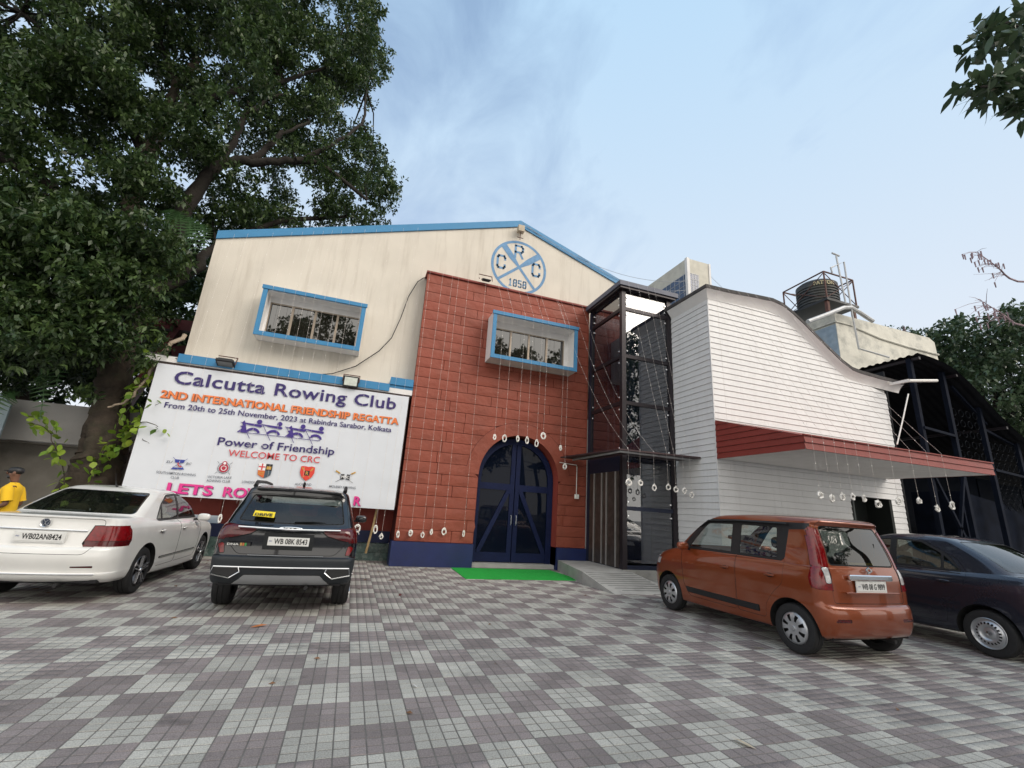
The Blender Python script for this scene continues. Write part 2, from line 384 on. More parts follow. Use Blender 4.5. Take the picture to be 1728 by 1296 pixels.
me.polygons.foreach_set('material_index', np.array([s[4] for s in rest]).repeat(len(SF)))
me.update(); me.validate()
link('paving_slabs', me, pavement, 'stuff')

# ------------------------------------------------------------------ cream clubhouse wall
club = thing('clubhouse', 'cream gabled clubhouse wall with blue roof trim and round rowing emblem', 'clubhouse', (-1, 12.5, 0))
YB, YB0 = 12.5, 13.4            # upper wall face, recessed lower wall face
EL, PK, ER = (-4.33, 7.98), (4.07, 10.80), (9.6, 8.95)
b = MB()
b.prism([(EL[0], 4.46), (9.6, 4.46), (9.6, ER[1]), (PK[0], PK[1]), (EL[0], EL[1])], 1, YB, YB + .25)
b.box(EL[0], EL[0] + .2, YB + .25, 24, 4.46, EL[1])
b.box(9.4, 9.6, YB + .25, 24, 0, ER[1])
b.build('wall', M_beige, club)
b = MB(); b.box(-4.9, -3.0, YB0, YB0 + .2, .9, 4.4); b.box(-1.9, 1.5, YB0, YB0 + .2, .42, 4.4); b.box(-3.0, -1.9, YB0 + .05, YB0 + .2, .42, 4.4)
b.build('lower_wall', M_redflat, club)
b = MB(); b.box(-2.6, -1.9, YB0 - .12, YB0 - .003, .6, 4.4); b.build('pier', M_beige, club)
b = MB(); b.box(-5.0, 1.18, YB0 - .05, YB0 - .003, .42, .72); b.build('skirting', M_navy, club)
for z0, z1, yy in ((0, .2, 12.98), (.2, .42, 13.1)):
    b = MB(); b.bbox(-5.0, 1.17, yy, 13.45, z0 - .02, z1, .012); b.build('marble_step', M_marble, club)
# ledge over the banner, with its blue edge
b = MB(); b.box(-4.9, 1.17, 12.06, 13.6, 4.30, 4.44); b.build('ledge', M_soffit, club)
b = MB(); b.box(-4.27, .56, 12.02, 12.056, 4.33, 4.53); b.box(.563, 1.17, 12.02, 12.056, 4.53, 4.73); b.box(.563, 1.17, 12.06, 12.49, 4.443, 4.70)
b.build('ledge_trim', M_trim, club)
# gable trim
def sloped(p, q, dz0, dz1, y0, y1):
    return [(p[0], y0, p[1] + dz0), (q[0], y0, q[1] + dz0), (q[0], y1, q[1] + dz0), (p[0], y1, p[1] + dz0),
            (p[0], y0, p[1] + dz1), (q[0], y0, q[1] + dz1), (q[0], y1, q[1] + dz1), (p[0], y1, p[1] + dz1)]
BXF = [(0, 3, 2, 1), (4, 5, 6, 7), (0, 1, 5, 4), (1, 2, 6, 5), (2, 3, 7, 6), (3, 0, 4, 7)]
for p, q in ((EL, PK), (PK, ER)):
    b = MB(); b.add(sloped(p, q, -.10, .13, YB - .045, YB - .003), BXF); b.build('roof_trim', M_trim, club)
    b = MB(); b.add(sloped(p, q, .004, .10, YB - .003, 24), BXF); b.build('roof', M_roofdark, club)
# emblem
CX, CZ, RR = 4.12, 9.19, .965
b = MB()
ye = YB - .004
def ring(cx, cz, r0, r1, y, seg=64, th=.006):
    vs = []; fs = []
    for k in range(seg):
        t = 2 * PI * k / seg; c, s_ = math.cos(t), math.sin(t)
        vs += [(cx + r0 * c, y, cz + r0 * s_), (cx + r1 * c, y, cz + r1 * s_)]
    for k in range(seg):
        a = 2 * k; bb = 2 * ((k + 1) % seg); fs.append((a, a + 1, bb + 1, bb))
    return vs, fs
b.add(*ring(CX, CZ, RR - .09, RR, ye))
def stroke(b, pts, w, y):
    for (a, c) in zip(pts[:-1], pts[1:]):
        a, c = Vector((a[0], 0, a[1])), Vector((c[0], 0, c[1])); d = (c - a).normalized(); nrm = Vector((-d.z, 0, d.x)) * w / 2
        e = d * w * .35
        b.add([(p.x, y, p.z) for p in (a - e - nrm, c + e - nrm, c + e + nrm, a - e + nrm)], [(0, 1, 2, 3)])
def oar(b, ang, y):
    d = Vector((math.cos(ang), 0, math.sin(ang))); nrm = Vector((-d.z, 0, d.x)); o = Vector((CX, 0, CZ))
    def P(t, w): return [o + d * t - nrm * w, o + d * t + nrm * w]
    st = [(-RR + .04, .045), (0.05, .045), (.42, .10), (RR - .04, .105)]
    vs = []
    for t, w in st: vs += [(p.x, y, p.z) for p in P(t, w)]
    b.add(vs, [(i * 2, i * 2 + 2, i * 2 + 3, i * 2 + 1) for i in range(3)])
oar(b, math.radians(40), ye - .001); oar(b, math.radians(130), ye - .002)
def let(b, ch, cx, cz, w, h, t, y):
    L = {'C': [[(1, .72), (1, .86), (.86, 1), (.14, 1), (0, .86), (0, .14), (.14, 0), (.86, 0), (1, .14), (1, .28)]],
         'R': [[(0, 0), (0, 1), (.8, 1), (1, .86), (1, .6), (.8, .46), (0, .46)], [(.55, .46), (1, 0)]],
         '1': [[(.25, .82), (.55, 1), (.55, 0)], [(.2, 0), (.9, 0)]],
         '8': [[(.15, 1), (.85, 1), (1, .88), (1, .62), (.85, .52), (.15, .52), (0, .62), (0, .88), (.15, 1)], [(.15, .52), (0, .4), (0, .12), (.15, 0), (.85, 0), (1, .12), (1, .4), (.85, .52)]],
         '5': [[(1, 1), (.05, 1), (.05, .56), (.85, .56), (1, .44), (1, .12), (.85, 0), (.15, 0), (0, .12)]]}[ch]
    for k, s_ in enumerate(L): stroke(b, [(cx + (u - .5) * w, cz + (v - .5) * h) for u, v in s_], t, y - .0006 * k)
let(b, 'C', CX - .62, CZ + .05, .25, .44, .075, ye); let(b, 'R', CX - .03, CZ + .56, .26, .44, .075, ye); let(b, 'C', CX + .60, CZ + .04, .25, .44, .075, ye)
for k, ch in enumerate('1858'): let(b, ch, CX - .27 + k * .165, CZ - .60, .095, .23, .042, ye)
b.build('emblem', mat('emblem_blue', (.13, .27, .46), .7, var=.15, vscale=9), club)
# hooded light at the gable peak
lp = thing('gable_lamp', 'small square lamp box mounted at the very peak of the gable', 'lamp', (4.05, 12.3, 10.3))
b = MB(); b.bbox(3.93, 4.15, 12.24, 12.42, 10.38, 10.62, .012); b.build('lamp_housing', mat('cream_metal', (.45, .38, .28), .6, var=.15), lp)
b = MB(); b.tube([(4.04, 12.33, 10.38), (4.04, 12.36, 10.12)], .012); b.tube([(3.93, 12.36, 10.2), (4.15, 12.36, 10.2)], .012); b.bar((4.04, 12.42, 10.5), (4.04, 12.5, 10.5), .04)
b.build('bracket', M_rust, lp)

# projecting window boxes
def window_bay(label, x0, x1, z0, z1, yf, yw, frame_w, mull, wx0, wx1, wz0, wz1):
    t = thing('window_bay', label, 'window', ((x0 + x1) / 2, yw, z0), group='projecting window boxes with blue edges')
    w = .10
    b = MB(); y0 = yf + .035
    b.box(x0, x1, y0, yw - .003, z0, z0 + w); b.box(x0, x1, y0, yw - .003, z1 - w, z1)
    b.box(x0, x0 + w, y0, yw - .003, z0 + w, z1 - w); b.box(x1 - w, x1, y0, yw - .003, z0 + w, z1 - w)
    b.build('surround', M_soffit, t)
    f = .105
    b = MB(); b.box(x0 - .004, x1 + .004, yf, yf + .034, z0 - .004, z0 + f); b.box(x0 - .03, x1 + .03, yf - .02, yf + .034, z1 - .07, z1 + .03)
    b.box(x0 - .004, x0 + f, yf, yf + .034, z0 + f, z1 - .07); b.box(x1 - f, x1 + .004, yf, yf + .034, z0 + f, z1 - .07)
    b.build('edge_trim', M_trim, t)
    yg = yw - .06
    b = MB(); b.box(x0 + w, wx0, yg - .05, yg, z0 + w, z1 - w); b.box(wx1, x1 - w, yg - .05, yg, z0 + w, z1 - w); b.box(wx0, wx1, yg - .05, yg, wz1, z1 - w)
    if wz0 > z0 + w: b.box(wx0, wx1, yg - .05, yg, z0 + w, wz0)
    b.build('back_wall', M_soffit, t)
    n = mull + 1; ww = (wx1 - wx0) / n
    for k in range(n):
        a, c = wx0 + k * ww, wx0 + (k + 1) * ww
        p = MB(); p.box(a + .03, c - .03, yg - .012 - .008 * (k % 2), yg - .006 - .008 * (k % 2), wz0 + .03, wz1 - .03)
        p.build('pane', M_glassb, t)
    p = MB()
    for k in range(n + 1):
        xx = wx0 + k * ww; q = .028
        p.box(max(wx0, xx - q), min(wx1, xx + q), yg - .045, yg - .002, wz0, wz1)
    p.box(wx0, wx1, yg - .05, yg - .046, wz0, wz0 + .035); p.box(wx0, wx1, yg - .05, yg - .046, wz1 - .035, wz1)
    p.build('frame', mat('bronze_frame', (.30, .25, .20), .4, metal=.4, var=.1), t)
    p = MB(); p.box(wx0, wx1, yg + .03, yg + .04, wz0, wz1); p.build('curtain', mat('brown_curtain', (.05, .04, .03), .9, var=.4, vscale=5), t)
    return t
window_bay('blue edged window box on the cream wall above the event banner', -2.87, -.35, 5.30, 6.62, 12.0, 12.5, .1, 3, -2.72, -.48, 5.42, 6.36)
window_bay('blue edged window box on the red stone tower above the arched door', 3.13, 5.83, 5.60, 7.0, 11.52, 12.1, .1, 3, 3.26, 5.60, 5.72, 6.70)

# ------------------------------------------------------------------ red stone tower
tower = thing('entrance_tower', 'red rock faced stone entrance tower with arched doorway', 'tower', (3.8, 12.1, 0))
TX0, TX1, TY, TZ0, TZ1 = 1.18, 6.53, 12.1, .58, 8.08
AX, AR, ASP = 4.415, 1.195, 2.38            # arch centre, radius, springing height
def hw(z, r=AR):
    if z <= ASP: return r
    d = r * r - (z - ASP) ** 2
    return math.sqrt(d) if d > 0 else 0
# core behind the stones, with the arch cut out
arc = [(AX + AR * math.cos(t), ASP + AR * math.sin(t)) for t in np.linspace(0, PI, 25)]
b = MB()
outl = [(TX0 + .03, 0), (AX - AR, 0)] + [(x, z) for x, z in arc[::-1]] + [(AX + AR, 0), (TX1 - .0, 0), (TX1, TZ1), (TX0 + .03, TZ1)]
b.add([(x, TY + .03, z) for x, z in outl], [tuple(range(len(outl)))])
b.box(TX0 + .03, TX0 + .2, TY + .031, 13.6, 0, TZ1 - .01); b.box(TX0 + .2, TX1, TY + .4, 12.49, 4.2, TZ1 - .012); b.box(TX0 + .03, TX1, TY + .032, 12.49, TZ1 - .01, TZ1)
b.build('core_wall', M_joint, tower)
b = MB()   # reveal of the arch
rev = [(AX - AR, .1)] + [(x, z) for x, z in arc[::-1]] + [(AX + AR, .1)]
for (a, c) in zip(rev[:-1], rev[1:]): b.quad((a[0], TY - .001, a[1]), (c[0], TY - .001, c[1]), (c[0], TY + .62, c[1]), (a[0], TY + .62, a[1]))
b.build('arch_reveal', M_redflat, tower)
SUR = AR + .36
b = MB(); n = 28
for k in range(n):
    t0, t1 = PI * k / n, PI * (k + 1) / n
    P = [(AX + r * math.cos(t), y, ASP + r * math.sin(t)) for t in (t0, t1) for r in (AR, SUR) for y in (TY - .006, TY + .03)]
    b.add(P, [(0, 2, 6, 4), (2, 3, 7, 6), (0, 4, 5, 1)])
b.build('arch_surround', M_red, tower)
b = MB()
for k in range(n):
    t0, t1 = PI * k / n, PI * (k + 1) / n
    P = [(AX + r * math.cos(t), TY - .002, ASP + r * math.sin(t)) for t in (t0, t1) for r in (SUR, SUR + .012)]
    b.add(P, [(0, 1, 3, 2)])
b.build('arch_joint', M_joint, tower)
def stone(poly, seed):
    """a rock faced stone: front polygon pillowed out from its joints"""
    rnd = random.Random(seed); n = len(poly); cx = sum(p[0] for p in poly) / n; cz = sum(p[1] for p in poly) / n
    vs = [(p[0], TY + .03, p[1]) for p in poly]; e = .007; out = rnd.uniform(.0, .006)
    mid = []
    for i, p in enumerate(poly):
        a, c = Vector(poly[i - 1]), Vector(poly[(i + 1) % n]); q = Vector(p)
        d1 = (q - a).normalized(); d2 = (c - q).normalized(); nn = Vector((-(d1.y + d2.y), d1.x + d2.x))
        nn = nn.normalized() if nn.length > .1 else Vector((-d1.y, d1.x))
        k = e / max(.5, nn.dot(Vector((-d1.y, d1.x)))); s_ = q + nn * k
        mid.append((s_.x, TY + .004 - out * rnd.uniform(.4, 1.3), s_.y))
    vs += mid; fs = [(i, (i + 1) % n, n + (i + 1) % n, n + i) for i in range(n)]
    vs.append((cx + rnd.uniform(-.15, .15), TY - .001 - out - rnd.uniform(0, .008), cz + rnd.uniform(-.04, .04)))
    convex = all(((Vector(poly[(i + 1) % n]) - Vector(poly[i])).cross(Vector(poly[(i + 2) % n]) - Vector(poly[(i + 1) % n]))) > -1e-6 for i in range(n))
    if convex: fs += [(n + i, n + (i + 1) % n, 2 * n) for i in range(n)]
    else: vs.pop(); fs.append(tuple(range(n, 2 * n)))
    return vs, fs
rows = 26; rh = (TZ1 - .04 - TZ0) / rows
rnd = random.Random(5); sd = 0
def emit(poly):
    global sd
    sd += 1; b = MB(); b.add(*stone(poly, sd)); b.build('stone', M_red, tower)
for r_ in range(rows):
    z0, z1 = TZ0 + r_ * rh, TZ0 + (r_ + 1) * rh
    xs = [TX0]; x = TX0 + rnd.uniform(.7, 1.9)
    while x < TX1 - .45: xs.append(x); x += rnd.uniform(1.1, 2.3)
    xs.append(TX1)
    h0, h1 = (SUR if z0 < ASP else hw(z0, SUR)), (SUR if z1 < ASP else hw(z1, SUR))
    A0 = AR if z0 < ASP - .01 else h0
    A1 = AR if z1 < ASP - .01 else h1
    if z0 < ASP < z1: A0 = AR; A1 = hw(z1, SUR)
    for a, c in zip(xs[:-1], xs[1:]):
        if A0 <= 0: emit([(a, z0), (c, z0), (c, z1), (a, z1)]); continue
        L0, R0, L1, R1 = AX - A0, AX + A0, AX - A1, AX + A1
        if A1 > 0 or c <= L0 or a >= R0:
            if a < min(L0, L1) - .02:
                if c <= min(L0, L1): emit([(a, z0), (c, z0), (c, z1), (a, z1)])
                else:
                    emit([(a, z0), (min(c, L0), z0), (min(c, L1), z1), (a, z1)])
            elif a < L1 - .05 and A1 < A0: emit([(L0 if a < L0 else a, z0 if a < L0 else z1 - .1), (min(c, L1), z1), (a, z1)][::1]) if False else None
            if c > max(R0, R1) + .02:
                if a >= max(R0, R1): 
                    if not (a < min(L0, L1) - .02): emit([(a, z0), (c, z0), (c, z1), (a, z1)])
                else: emit([(max(a, R0), z0), (c, z0), (c, z1), (max(a, R1), z1)])
        else:
            zz = lambda x_: max(z0, ASP + math.sqrt(max(0, SUR ** 2 - (x_ - AX) ** 2)) if abs(x_ - AX) < SUR else z0)
            lo = [(x_, zz(x_)) for x_ in np.linspace(a, c, 9)]
            pl = [p for p in lo if p[1] < z1 - .01]
            if len(pl) >= 2: emit([(float(p[0]), float(p[1])) for p in pl] + [(c, z1), (a, z1)])
b = MB(); b.bbox(TX0 - .03, TX1 + .03, TY - .05, 12.49, TZ1 - .035, TZ1 + .03, .01); b.build('coping', mat('red_coping', (.22, .045, .035), .7, var=.2, grime=.4, gcol=(.3, .2, .18)), tower)
for xa, xb in ((TX0 - .05, AX - AR), (AX + AR, TX1)):
    b = MB(); b.box(xa, xb, TY - .07, TY + .5, -.02, TZ0 - .005); b.build('plinth', M_navy, tower)
b = MB(); b.box(AX - AR, AX + AR, TY + .08, TY + .62, -.02, .10); b.build('doorstep', M_con, tower)
# arched door
DY = TY + .33
door = thing('arched_door', 'tall arched double door of navy timber with dark glass panels', 'door', (AX, DY, .1))
DR = AR - .01
def arch_pts(r, n=20, z0=.1): return [(AX - r, z0)] + [(AX + r * math.cos(t), ASP - .05 + r * math.sin(t)) for t in np.linspace(PI, 0, n)] + [(AX + r, z0)]
b = MB(); oa, ia = arch_pts(DR), arch_pts(DR - .16)
P = [(x, DY, z) for x, z in oa] + [(x, DY, z) for x, z in ia] + [(x, DY + .09, z) for x, z in oa] + [(x, DY + .09, z) for x, z in ia]; n = len(oa)
for i in range(n - 1): b.f += []
b.add(P, [(i, i + 1, n + i + 1, n + i) for i in range(n - 1)] + [(n + i, n + i + 1, 3 * n + i + 1, 3 * n + i) for i in range(n - 1)])
b.build('door_frame', M_navywood, door)
for sgn in (-1, 1):
    leaf = thing('door_leaf', None, None, (0, 0, 0)); leaf.parent = door; del leaf['_loc']; leaf['_loc'] = [0.0, 0.0, 0.0]; leaf.location = (0, 0, 0)
    xi, xo = AX + sgn * .012, AX + sgn * (DR - .16)
    lo, hi = min(xi, xo), max(xi, xo)
    b = MB(); yy = DY + .02
    b.box(min(xi, xi + sgn * .13), max(xi, xi + sgn * .13), yy, yy + .05, .12, 3.36)
    b.box(lo, hi, yy - .004, yy + .05, 2.03, 2.21); b.box(lo, hi, yy - .004, yy + .05, .12, .36)
    a = Vector((AX + sgn * (DR - .22), 0, .36)); c = Vector((AX + sgn * .17, 0, 2.05)); d = (c - a).normalized(); nn = Vector((-d.z, 0, d.x)) * .06
    b.add([(p.x, y, p.z) for y in (yy - .012, yy + .03) for p in (a - nn, c - nn, c + nn, a + nn)], BXF)
    b.build('door_rails', M_navywood, leaf)
    b = MB(); b.box(lo, hi, DY + .05, DY + .056, .36, 2.03); b.box(lo, hi, DY + .05, DY + .056, 2.21, 3.0)
    cap = [(AX + sgn * .1, 3.0)] + [(AX + sgn * abs((DR - .14) * math.cos(t)), ASP - .05 + (DR - .14) * math.sin(t)) for t in np.linspace(math.asin((3.0 - ASP + .05) / (DR - .14)), PI / 2 - .09, 6)]
    b.add([(x, DY + .052, z) for x, z in cap], [tuple(range(len(cap)))]); b.build('pane', M_doorglass, leaf)
    b = MB(); b.tube([(AX + sgn * .075, DY - .02, 1.1), (AX + sgn * .075, DY - .05, 1.13), (AX + sgn * .075, DY - .05, 1.33), (AX + sgn * .075, DY - .02, 1.36)], .009); b.build('handle', M_greymetal, leaf)
b = MB(); b.box(AX - DR, AX + DR, DY + .4, DY + .42, .1, 3.6); b.build('dark_lobby', M_dark, door)

# green mat, floodlights, conduit, pole, cable
b = MB(); b.add([(2.66, 11.93, .012), (5.35, 11.93, .012), (5.45, 10.22, .012), (2.62, 10.2, .012), (2.66, 11.93, -.006), (5.35, 11.93, -.006), (5.45, 10.22, -.006), (2.62, 10.2, -.006)], BXF[1:] + [(0, 1, 2, 3)])
tag(b.build('entrance_mat', M_mat), 'bright green artificial turf mat before the arched door', 'mat')
def floodlight(label, c, rot_x, lens, s=1.0):
    t = thing('floodlight', label, 'floodlight', c, 0, 'outdoor floodlights on the clubhouse')
    Rr = Matrix.Rotation(rot_x, 3, 'X')
    def put(b):
        b.v = [tuple(Rr @ (Vector(v) * s)) for v in b.v]; return b
    b = MB(); b.bbox(-.19, .19, -.02, .05, -.14, .14, .012)
    for k in range(7): b.box(-.15, .15, .05, .08, -.11 + k * .035, -.10 + k * .035)
    put(b).build('housing', M_black, t, world=False)
    b = MB(); b.box(-.155, .155, -.026, -.021, -.105, .105); put(b).build('lens', lens, t, world=False)
    b = MB(); b.bar((-.2, .02, 0), (-.2, .12, .20 * math.cos(rot_x)), .02); b.bar((.2, .02, 0), (.2, .12, .20), .02); b.bar((-.21, .12, .20), (.21, .12, .20), .02)
    b.build('bracket', M_rust, t, world=False)
M_lens = mat('frosted_lens', (.62, .66, .60), .25, var=.1, vscale=12)
floodlight('white faced floodlight on the ledge near the tower', (-.42, 11.94, 4.42), 0.12, M_lens)
floodlight('grey floodlight tipped face down on the ledge above the banner', (-3.27, 11.92, 4.42), 1.25, mat('grey_lens', (.2, .21, .21), .3, var=.1))
floodlight('small dark floodlight on top of the red tower', (2.93, 12.0, 8.2), -1.2, mat('grey_lens', (.2, .21, .21), .3), .7)
sb = thing('switch_box', 'white switch box and conduit on the red stone right of the door', 'switch box', (6.19, 12.05, 1.98))
b = MB(); b.bbox(6.13, 6.26, 12.02, 12.08, 1.93, 2.06, .008); b.build('box', M_coil, sb)
b = MB(); b.tube([(5.62, 12.07, 2.93), (6.17, 12.07, 2.90), (6.19, 12.07, 2.86), (6.19, 12.07, 2.06)], .011); b.build('conduit', M_coil, sb)
b = MB(); b.tube([(.73, 12.28, 1.95), (.66, 12.4, .9), (.585, 12.62, .22)], [.026, .028, .030], 8)
tag(b.build('bamboo_pole', mat('bamboo', (.45, .32, .16), .6, var=.25, vscale=9), smooth=True), 'thin bamboo pole leaning below the banner corner', 'pole')
b = MB(); b.tube([(1.22, 12.40, 8.06), (1.1, 12.42, 8.02), (.95, 12.42, 7.86), (.75, 12.42, 7.33), (.61, 12.42, 6.6), (.44, 12.42, 5.96), (.16, 12.42, 5.52), (-.38, 12.42, 4.98), (-.93, 12.42, 4.68), (-1.6, 12.4, 4.52), (-2.1, 12.4, 4.46)], .013, 6)
tag(b.build('power_cable', M_black, smooth=True), 'black cable sagging from the tower corner down to the ledge', 'cable')
# ------------------------------------------------------------------ glass lift tower
LX0, LX1, LY, LYB, LZ0, LZ1 = 6.55, 8.22, 10.2, 12.05, .27, 7.93
lift = thing('lift_tower', 'dark glazed lift tower between the red tower and the white building', 'lift tower', (7.4, 11, 0))
b = MB(); b.box(LX0 - .01, LX1 - .002, LY - .02, LYB, 0, LZ0); b.build('concrete_base', M_con, lift)
for (x, y, w) in ((LX0 + .05, LY + .05, .13), (LX1 - .07, LY + .05, .13), (LX0 + .05, LYB - .08, .12), (LX1 - .07, LYB - .08, .12)):
    b = MB(); b.box(x - w / 2, x + w / 2, y - w / 2, y + w / 2, LZ0, LZ1); b.build('post', M_steel_dark, lift)
RZ = [7.28, 5.84, 4.5, 3.11, 1.73]
for z in RZ + [LZ0 + .05, LZ1 - .05]:
    b = MB()
    b.box(LX0 + .115, LX1 - .135, LY, LY + .09, z - .05, z + .05)
    if z != 1.73: b.box(LX0, LX0 + .09, LY + .115, LYB - .14, z - .05, z + .05)
    b.build('rail', M_steel_dark if z > 3 else M_steel_navy, lift)
zs = [LZ1 - .1] + RZ + [LZ0 + .1]
for i in range(len(zs) - 1):
    a, c = zs[i + 1] + .05, zs[i] - .05
    b = MB(); b.box(LX0 + .12, LX1 - .14, LY + .035, LY + .045, a, c); b.build('glass_panel', M_lift, lift)
    if i < 4: b = MB(); b.box(LX0 + .035, LX0 + .045, LY + .12, LYB - .14, a, c); b.build('glass_panel', M_lift, lift)
b = MB()
for z in zs[:-1]:
    for zz in (z - .18, z + .16):
        if LZ0 < zz < LZ1 - .1:
            for x in (LX0 + .17, LX1 - .19): b.bbox(x - .022, x + .022, LY + .005, LY + .034, zz - .022, zz + .022, .006)
            for y in (LY + .19, LYB - .2):
                if zz > 3.1: b.bbox(LX0 + .005, LX0 + .034, y - .022, y + .022, zz - .022, zz + .022, .006)
b.build('glass_clamps', M_chrome, lift, kind='stuff')
b = MB(); b.box(LX0 - .16, LX1 + .18, LY - .16, LYB + .05, LZ1, LZ1 + .14); b.build('roof_slab', mat('grey_blue_fascia', (.10, .11, .15), .55, var=.15, grime=.3), lift)
b = MB(); b.box(LX0 - .12, LX1 + .1, LY - .12, LYB + .0, LZ1 - .07, LZ1 - .002); b.build('roof_soffit', M_steel_dark, lift)
# shaft: dark side wall, rails, car, counterweight
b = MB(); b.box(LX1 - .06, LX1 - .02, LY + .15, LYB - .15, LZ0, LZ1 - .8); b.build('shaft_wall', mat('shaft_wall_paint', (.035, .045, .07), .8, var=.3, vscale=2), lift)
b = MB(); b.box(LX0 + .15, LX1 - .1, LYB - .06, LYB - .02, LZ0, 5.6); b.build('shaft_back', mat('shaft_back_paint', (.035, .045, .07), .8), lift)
for x in (6.95, 7.15, 7.72, 7.84):
    b = MB(); b.box(x, x + .045, LYB - .45, LYB - .39, LZ0, 7.2); b.build('guide_rail', M_greymetal, lift)
b = MB(); b.bbox(6.9, 7.75, 10.7, 11.5, .45, 2.55, .02); b.build('lift_car', mat('lift_car_steel', (.22, .22, .22), .45, metal=.5, var=.15), lift)
b = MB(); b.box(7.15, 7.6, LYB - .3, LYB - .2, 5.0, 6.4); b.build('counterweight', M_steel_dark, lift)
ld = MB(); ld.box(LX0 - .012, LX0 + .03, LY + .16, LYB - .14, LZ0 + .02, 2.66); ld.build('door_panel', mat('lift_door_steel', (.10, .085, .075), .35, metal=.6, var=.25, vscale=6), lift)
for y in (10.5, 10.95, 11.2, 11.62):
    b = MB(); b.box(LX0 - .03, LX0 - .013, y, y + .05, LZ0 + .02, 2.66); b.build('door_stile', M_alu, lift)
b = MB(); b.box(LX0 - .025, LX0 + .05, LY + .12, LYB - .1, 2.665, 3.05); b.build('door_header', M_steel_navy, lift)
b = MB(); b.box(LX0 - .03, LX0 + .14, 11.93, 12.04, LZ0, LZ1 - .1); b.build('side_channel', M_steel_navy, lift)
# plate canopy over the lift door
pc = thing('plate_canopy', 'thin dark metal canopy plate over the lift door', 'canopy', (6.8, 10, 3.1))
b = MB(); b.prism([(5.95, 9.38), (8.20, 9.22), (8.20, 10.07), (6.38, 10.07), (6.38, 12.02), (5.62, 12.02)], 2, 3.055, 3.09); b.build('plate', mat('maroon_plate', (.05, .025, .028), .5, var=.2), pc)
b = MB(); b.box(6.0, 8.15, 9.45, 9.49, 3.01, 3.052); b.box(6.0, 6.04, 9.5, 12, 3.01, 3.052); b.build('edge_angle', M_greymetal, pc)
# ramp
ramp = thing('access_ramp', 'grey concrete access ramp up to the lift door', 'ramp', (6, 10, 0))
b = MB(); b.add([(5.2, 9.75, 0), (6.53, 9.75, 0), (6.53, 12.0, 0), (5.64, 12.0, 0), (5.2, 9.75, .26), (6.53, 9.75, .26), (6.53, 12.0, .26), (5.64, 12.0, .26)], BXF)
b.add([(5.2, 9.749, 0), (6.53, 9.749, 0), (6.95, 8.62, 0), (5.3, 8.55, 0), (5.2, 9.749, .26), (6.53, 9.749, .26)], [(4, 3, 2, 5), (0, 3, 4), (1, 5, 2)])
b.build('ramp_body', M_con, ramp)
for k in range(9):
    t = k / 9; y = 9.7 - t * 1.05; z = .26 * (1 - (9.749 - y) / 1.16) + .004
    b = MB(); b.add([(5.25 + .06 * t, y, z), (6.5 + .3 * t, y, z), (6.5 + .3 * t, y - .03, z - .006), (5.25 + .06 * t, y - .03, z - .006)], [(0, 1, 2, 3)]); b.build('grip_strip', mat('grip_strip', (.14, .145, .14), .9), ramp)
b = MB(); b.bbox(6.97, 8.2, 9.2, 10.17, -.01, .05, .01); b.build('low_step', M_con, ramp)

# ------------------------------------------------------------------ white boarded building
WX0, WX1, WY, WYB = 8.22, 14.75, 8.7, 13.0
wb = thing('white_boarded_building', 'white weatherboarded building with curved dark roof edge', 'building', (11, 9, 0))
PROF = [(7.80, 7.42), (8.6, 7.44), (9.5, 7.50), (10.1, 7.53), (10.45, 7.47), (10.8, 7.30), (11.2, 7.05), (11.85, 6.59), (12.5, 6.17), (12.85, 6.01), (13.2, 5.96), (14.0, 5.92), (14.95, 5.90)]
PROF = [((x * 1.0265 if i else 8.03), 1.48 + (z - 1.48) * 1.0265) for i, (x, z) in enumerate(PROF)]
def roof_z(x):
    for (a, c) in zip(PROF[:-1], PROF[1:]):
        if a[0] <= x <= c[0]: return a[1] + (c[1] - a[1]) * (x - a[0]) / (c[0] - a[0])
    return PROF[0][1] if x < PROF[0][0] else PROF[-1][1]
def x_at(z):
    """where the falling roof line reaches height z"""
    for (a, c) in zip(PROF[3:-1], PROF[4:]):
        if c[1] <= z <= a[1]: return a[0] + (c[0] - a[0]) * (a[1] - z) / max(1e-6, a[1] - c[1])
    return WX1
SOF = .33      # soffit below the roof edge at the wall
DZ1 = 2.44
b = MB(); pts = [(WX0 + .02, DZ1)] + [(WX1, DZ1)] + [(WX1, roof_z(WX1) - SOF)] + [(x, z - SOF) for x, z in PROF[::-1] if WX0 < x < WX1] + [(WX0 + .02, roof_z(WX0) - SOF)]
b.add([(x, WY + .03, z) for x, z in pts], [tuple(range(len(pts)))])
b.quad((WX0 + .02, WY + .03, 0), (12.62, WY + .03, 0), (12.62, WY + .03, DZ1), (WX0 + .02, WY + .03, DZ1)); b.quad((14.2, WY + .03, 0), (WX1, WY + .03, 0), (WX1, WY + .03, DZ1), (14.2, WY + .03, DZ1))
b.box(WX0 + .03, WX0 + .1, WY + .031, LY, 0, 7.1); b.box(WX1 - .06, WX1, WY + .031, WYB, 0, 5.6); b.box(WX0 + .1, WX1 - .06, WYB - .1, WYB, 0, 5.5)
b.build('wall', mat('board_joint', (.34, .33, .32), .9, var=.1), wb)
EXP, z, k = .1555, .12, 0
DX0, DX1, DZ1 = 12.62, 14.2, 2.44
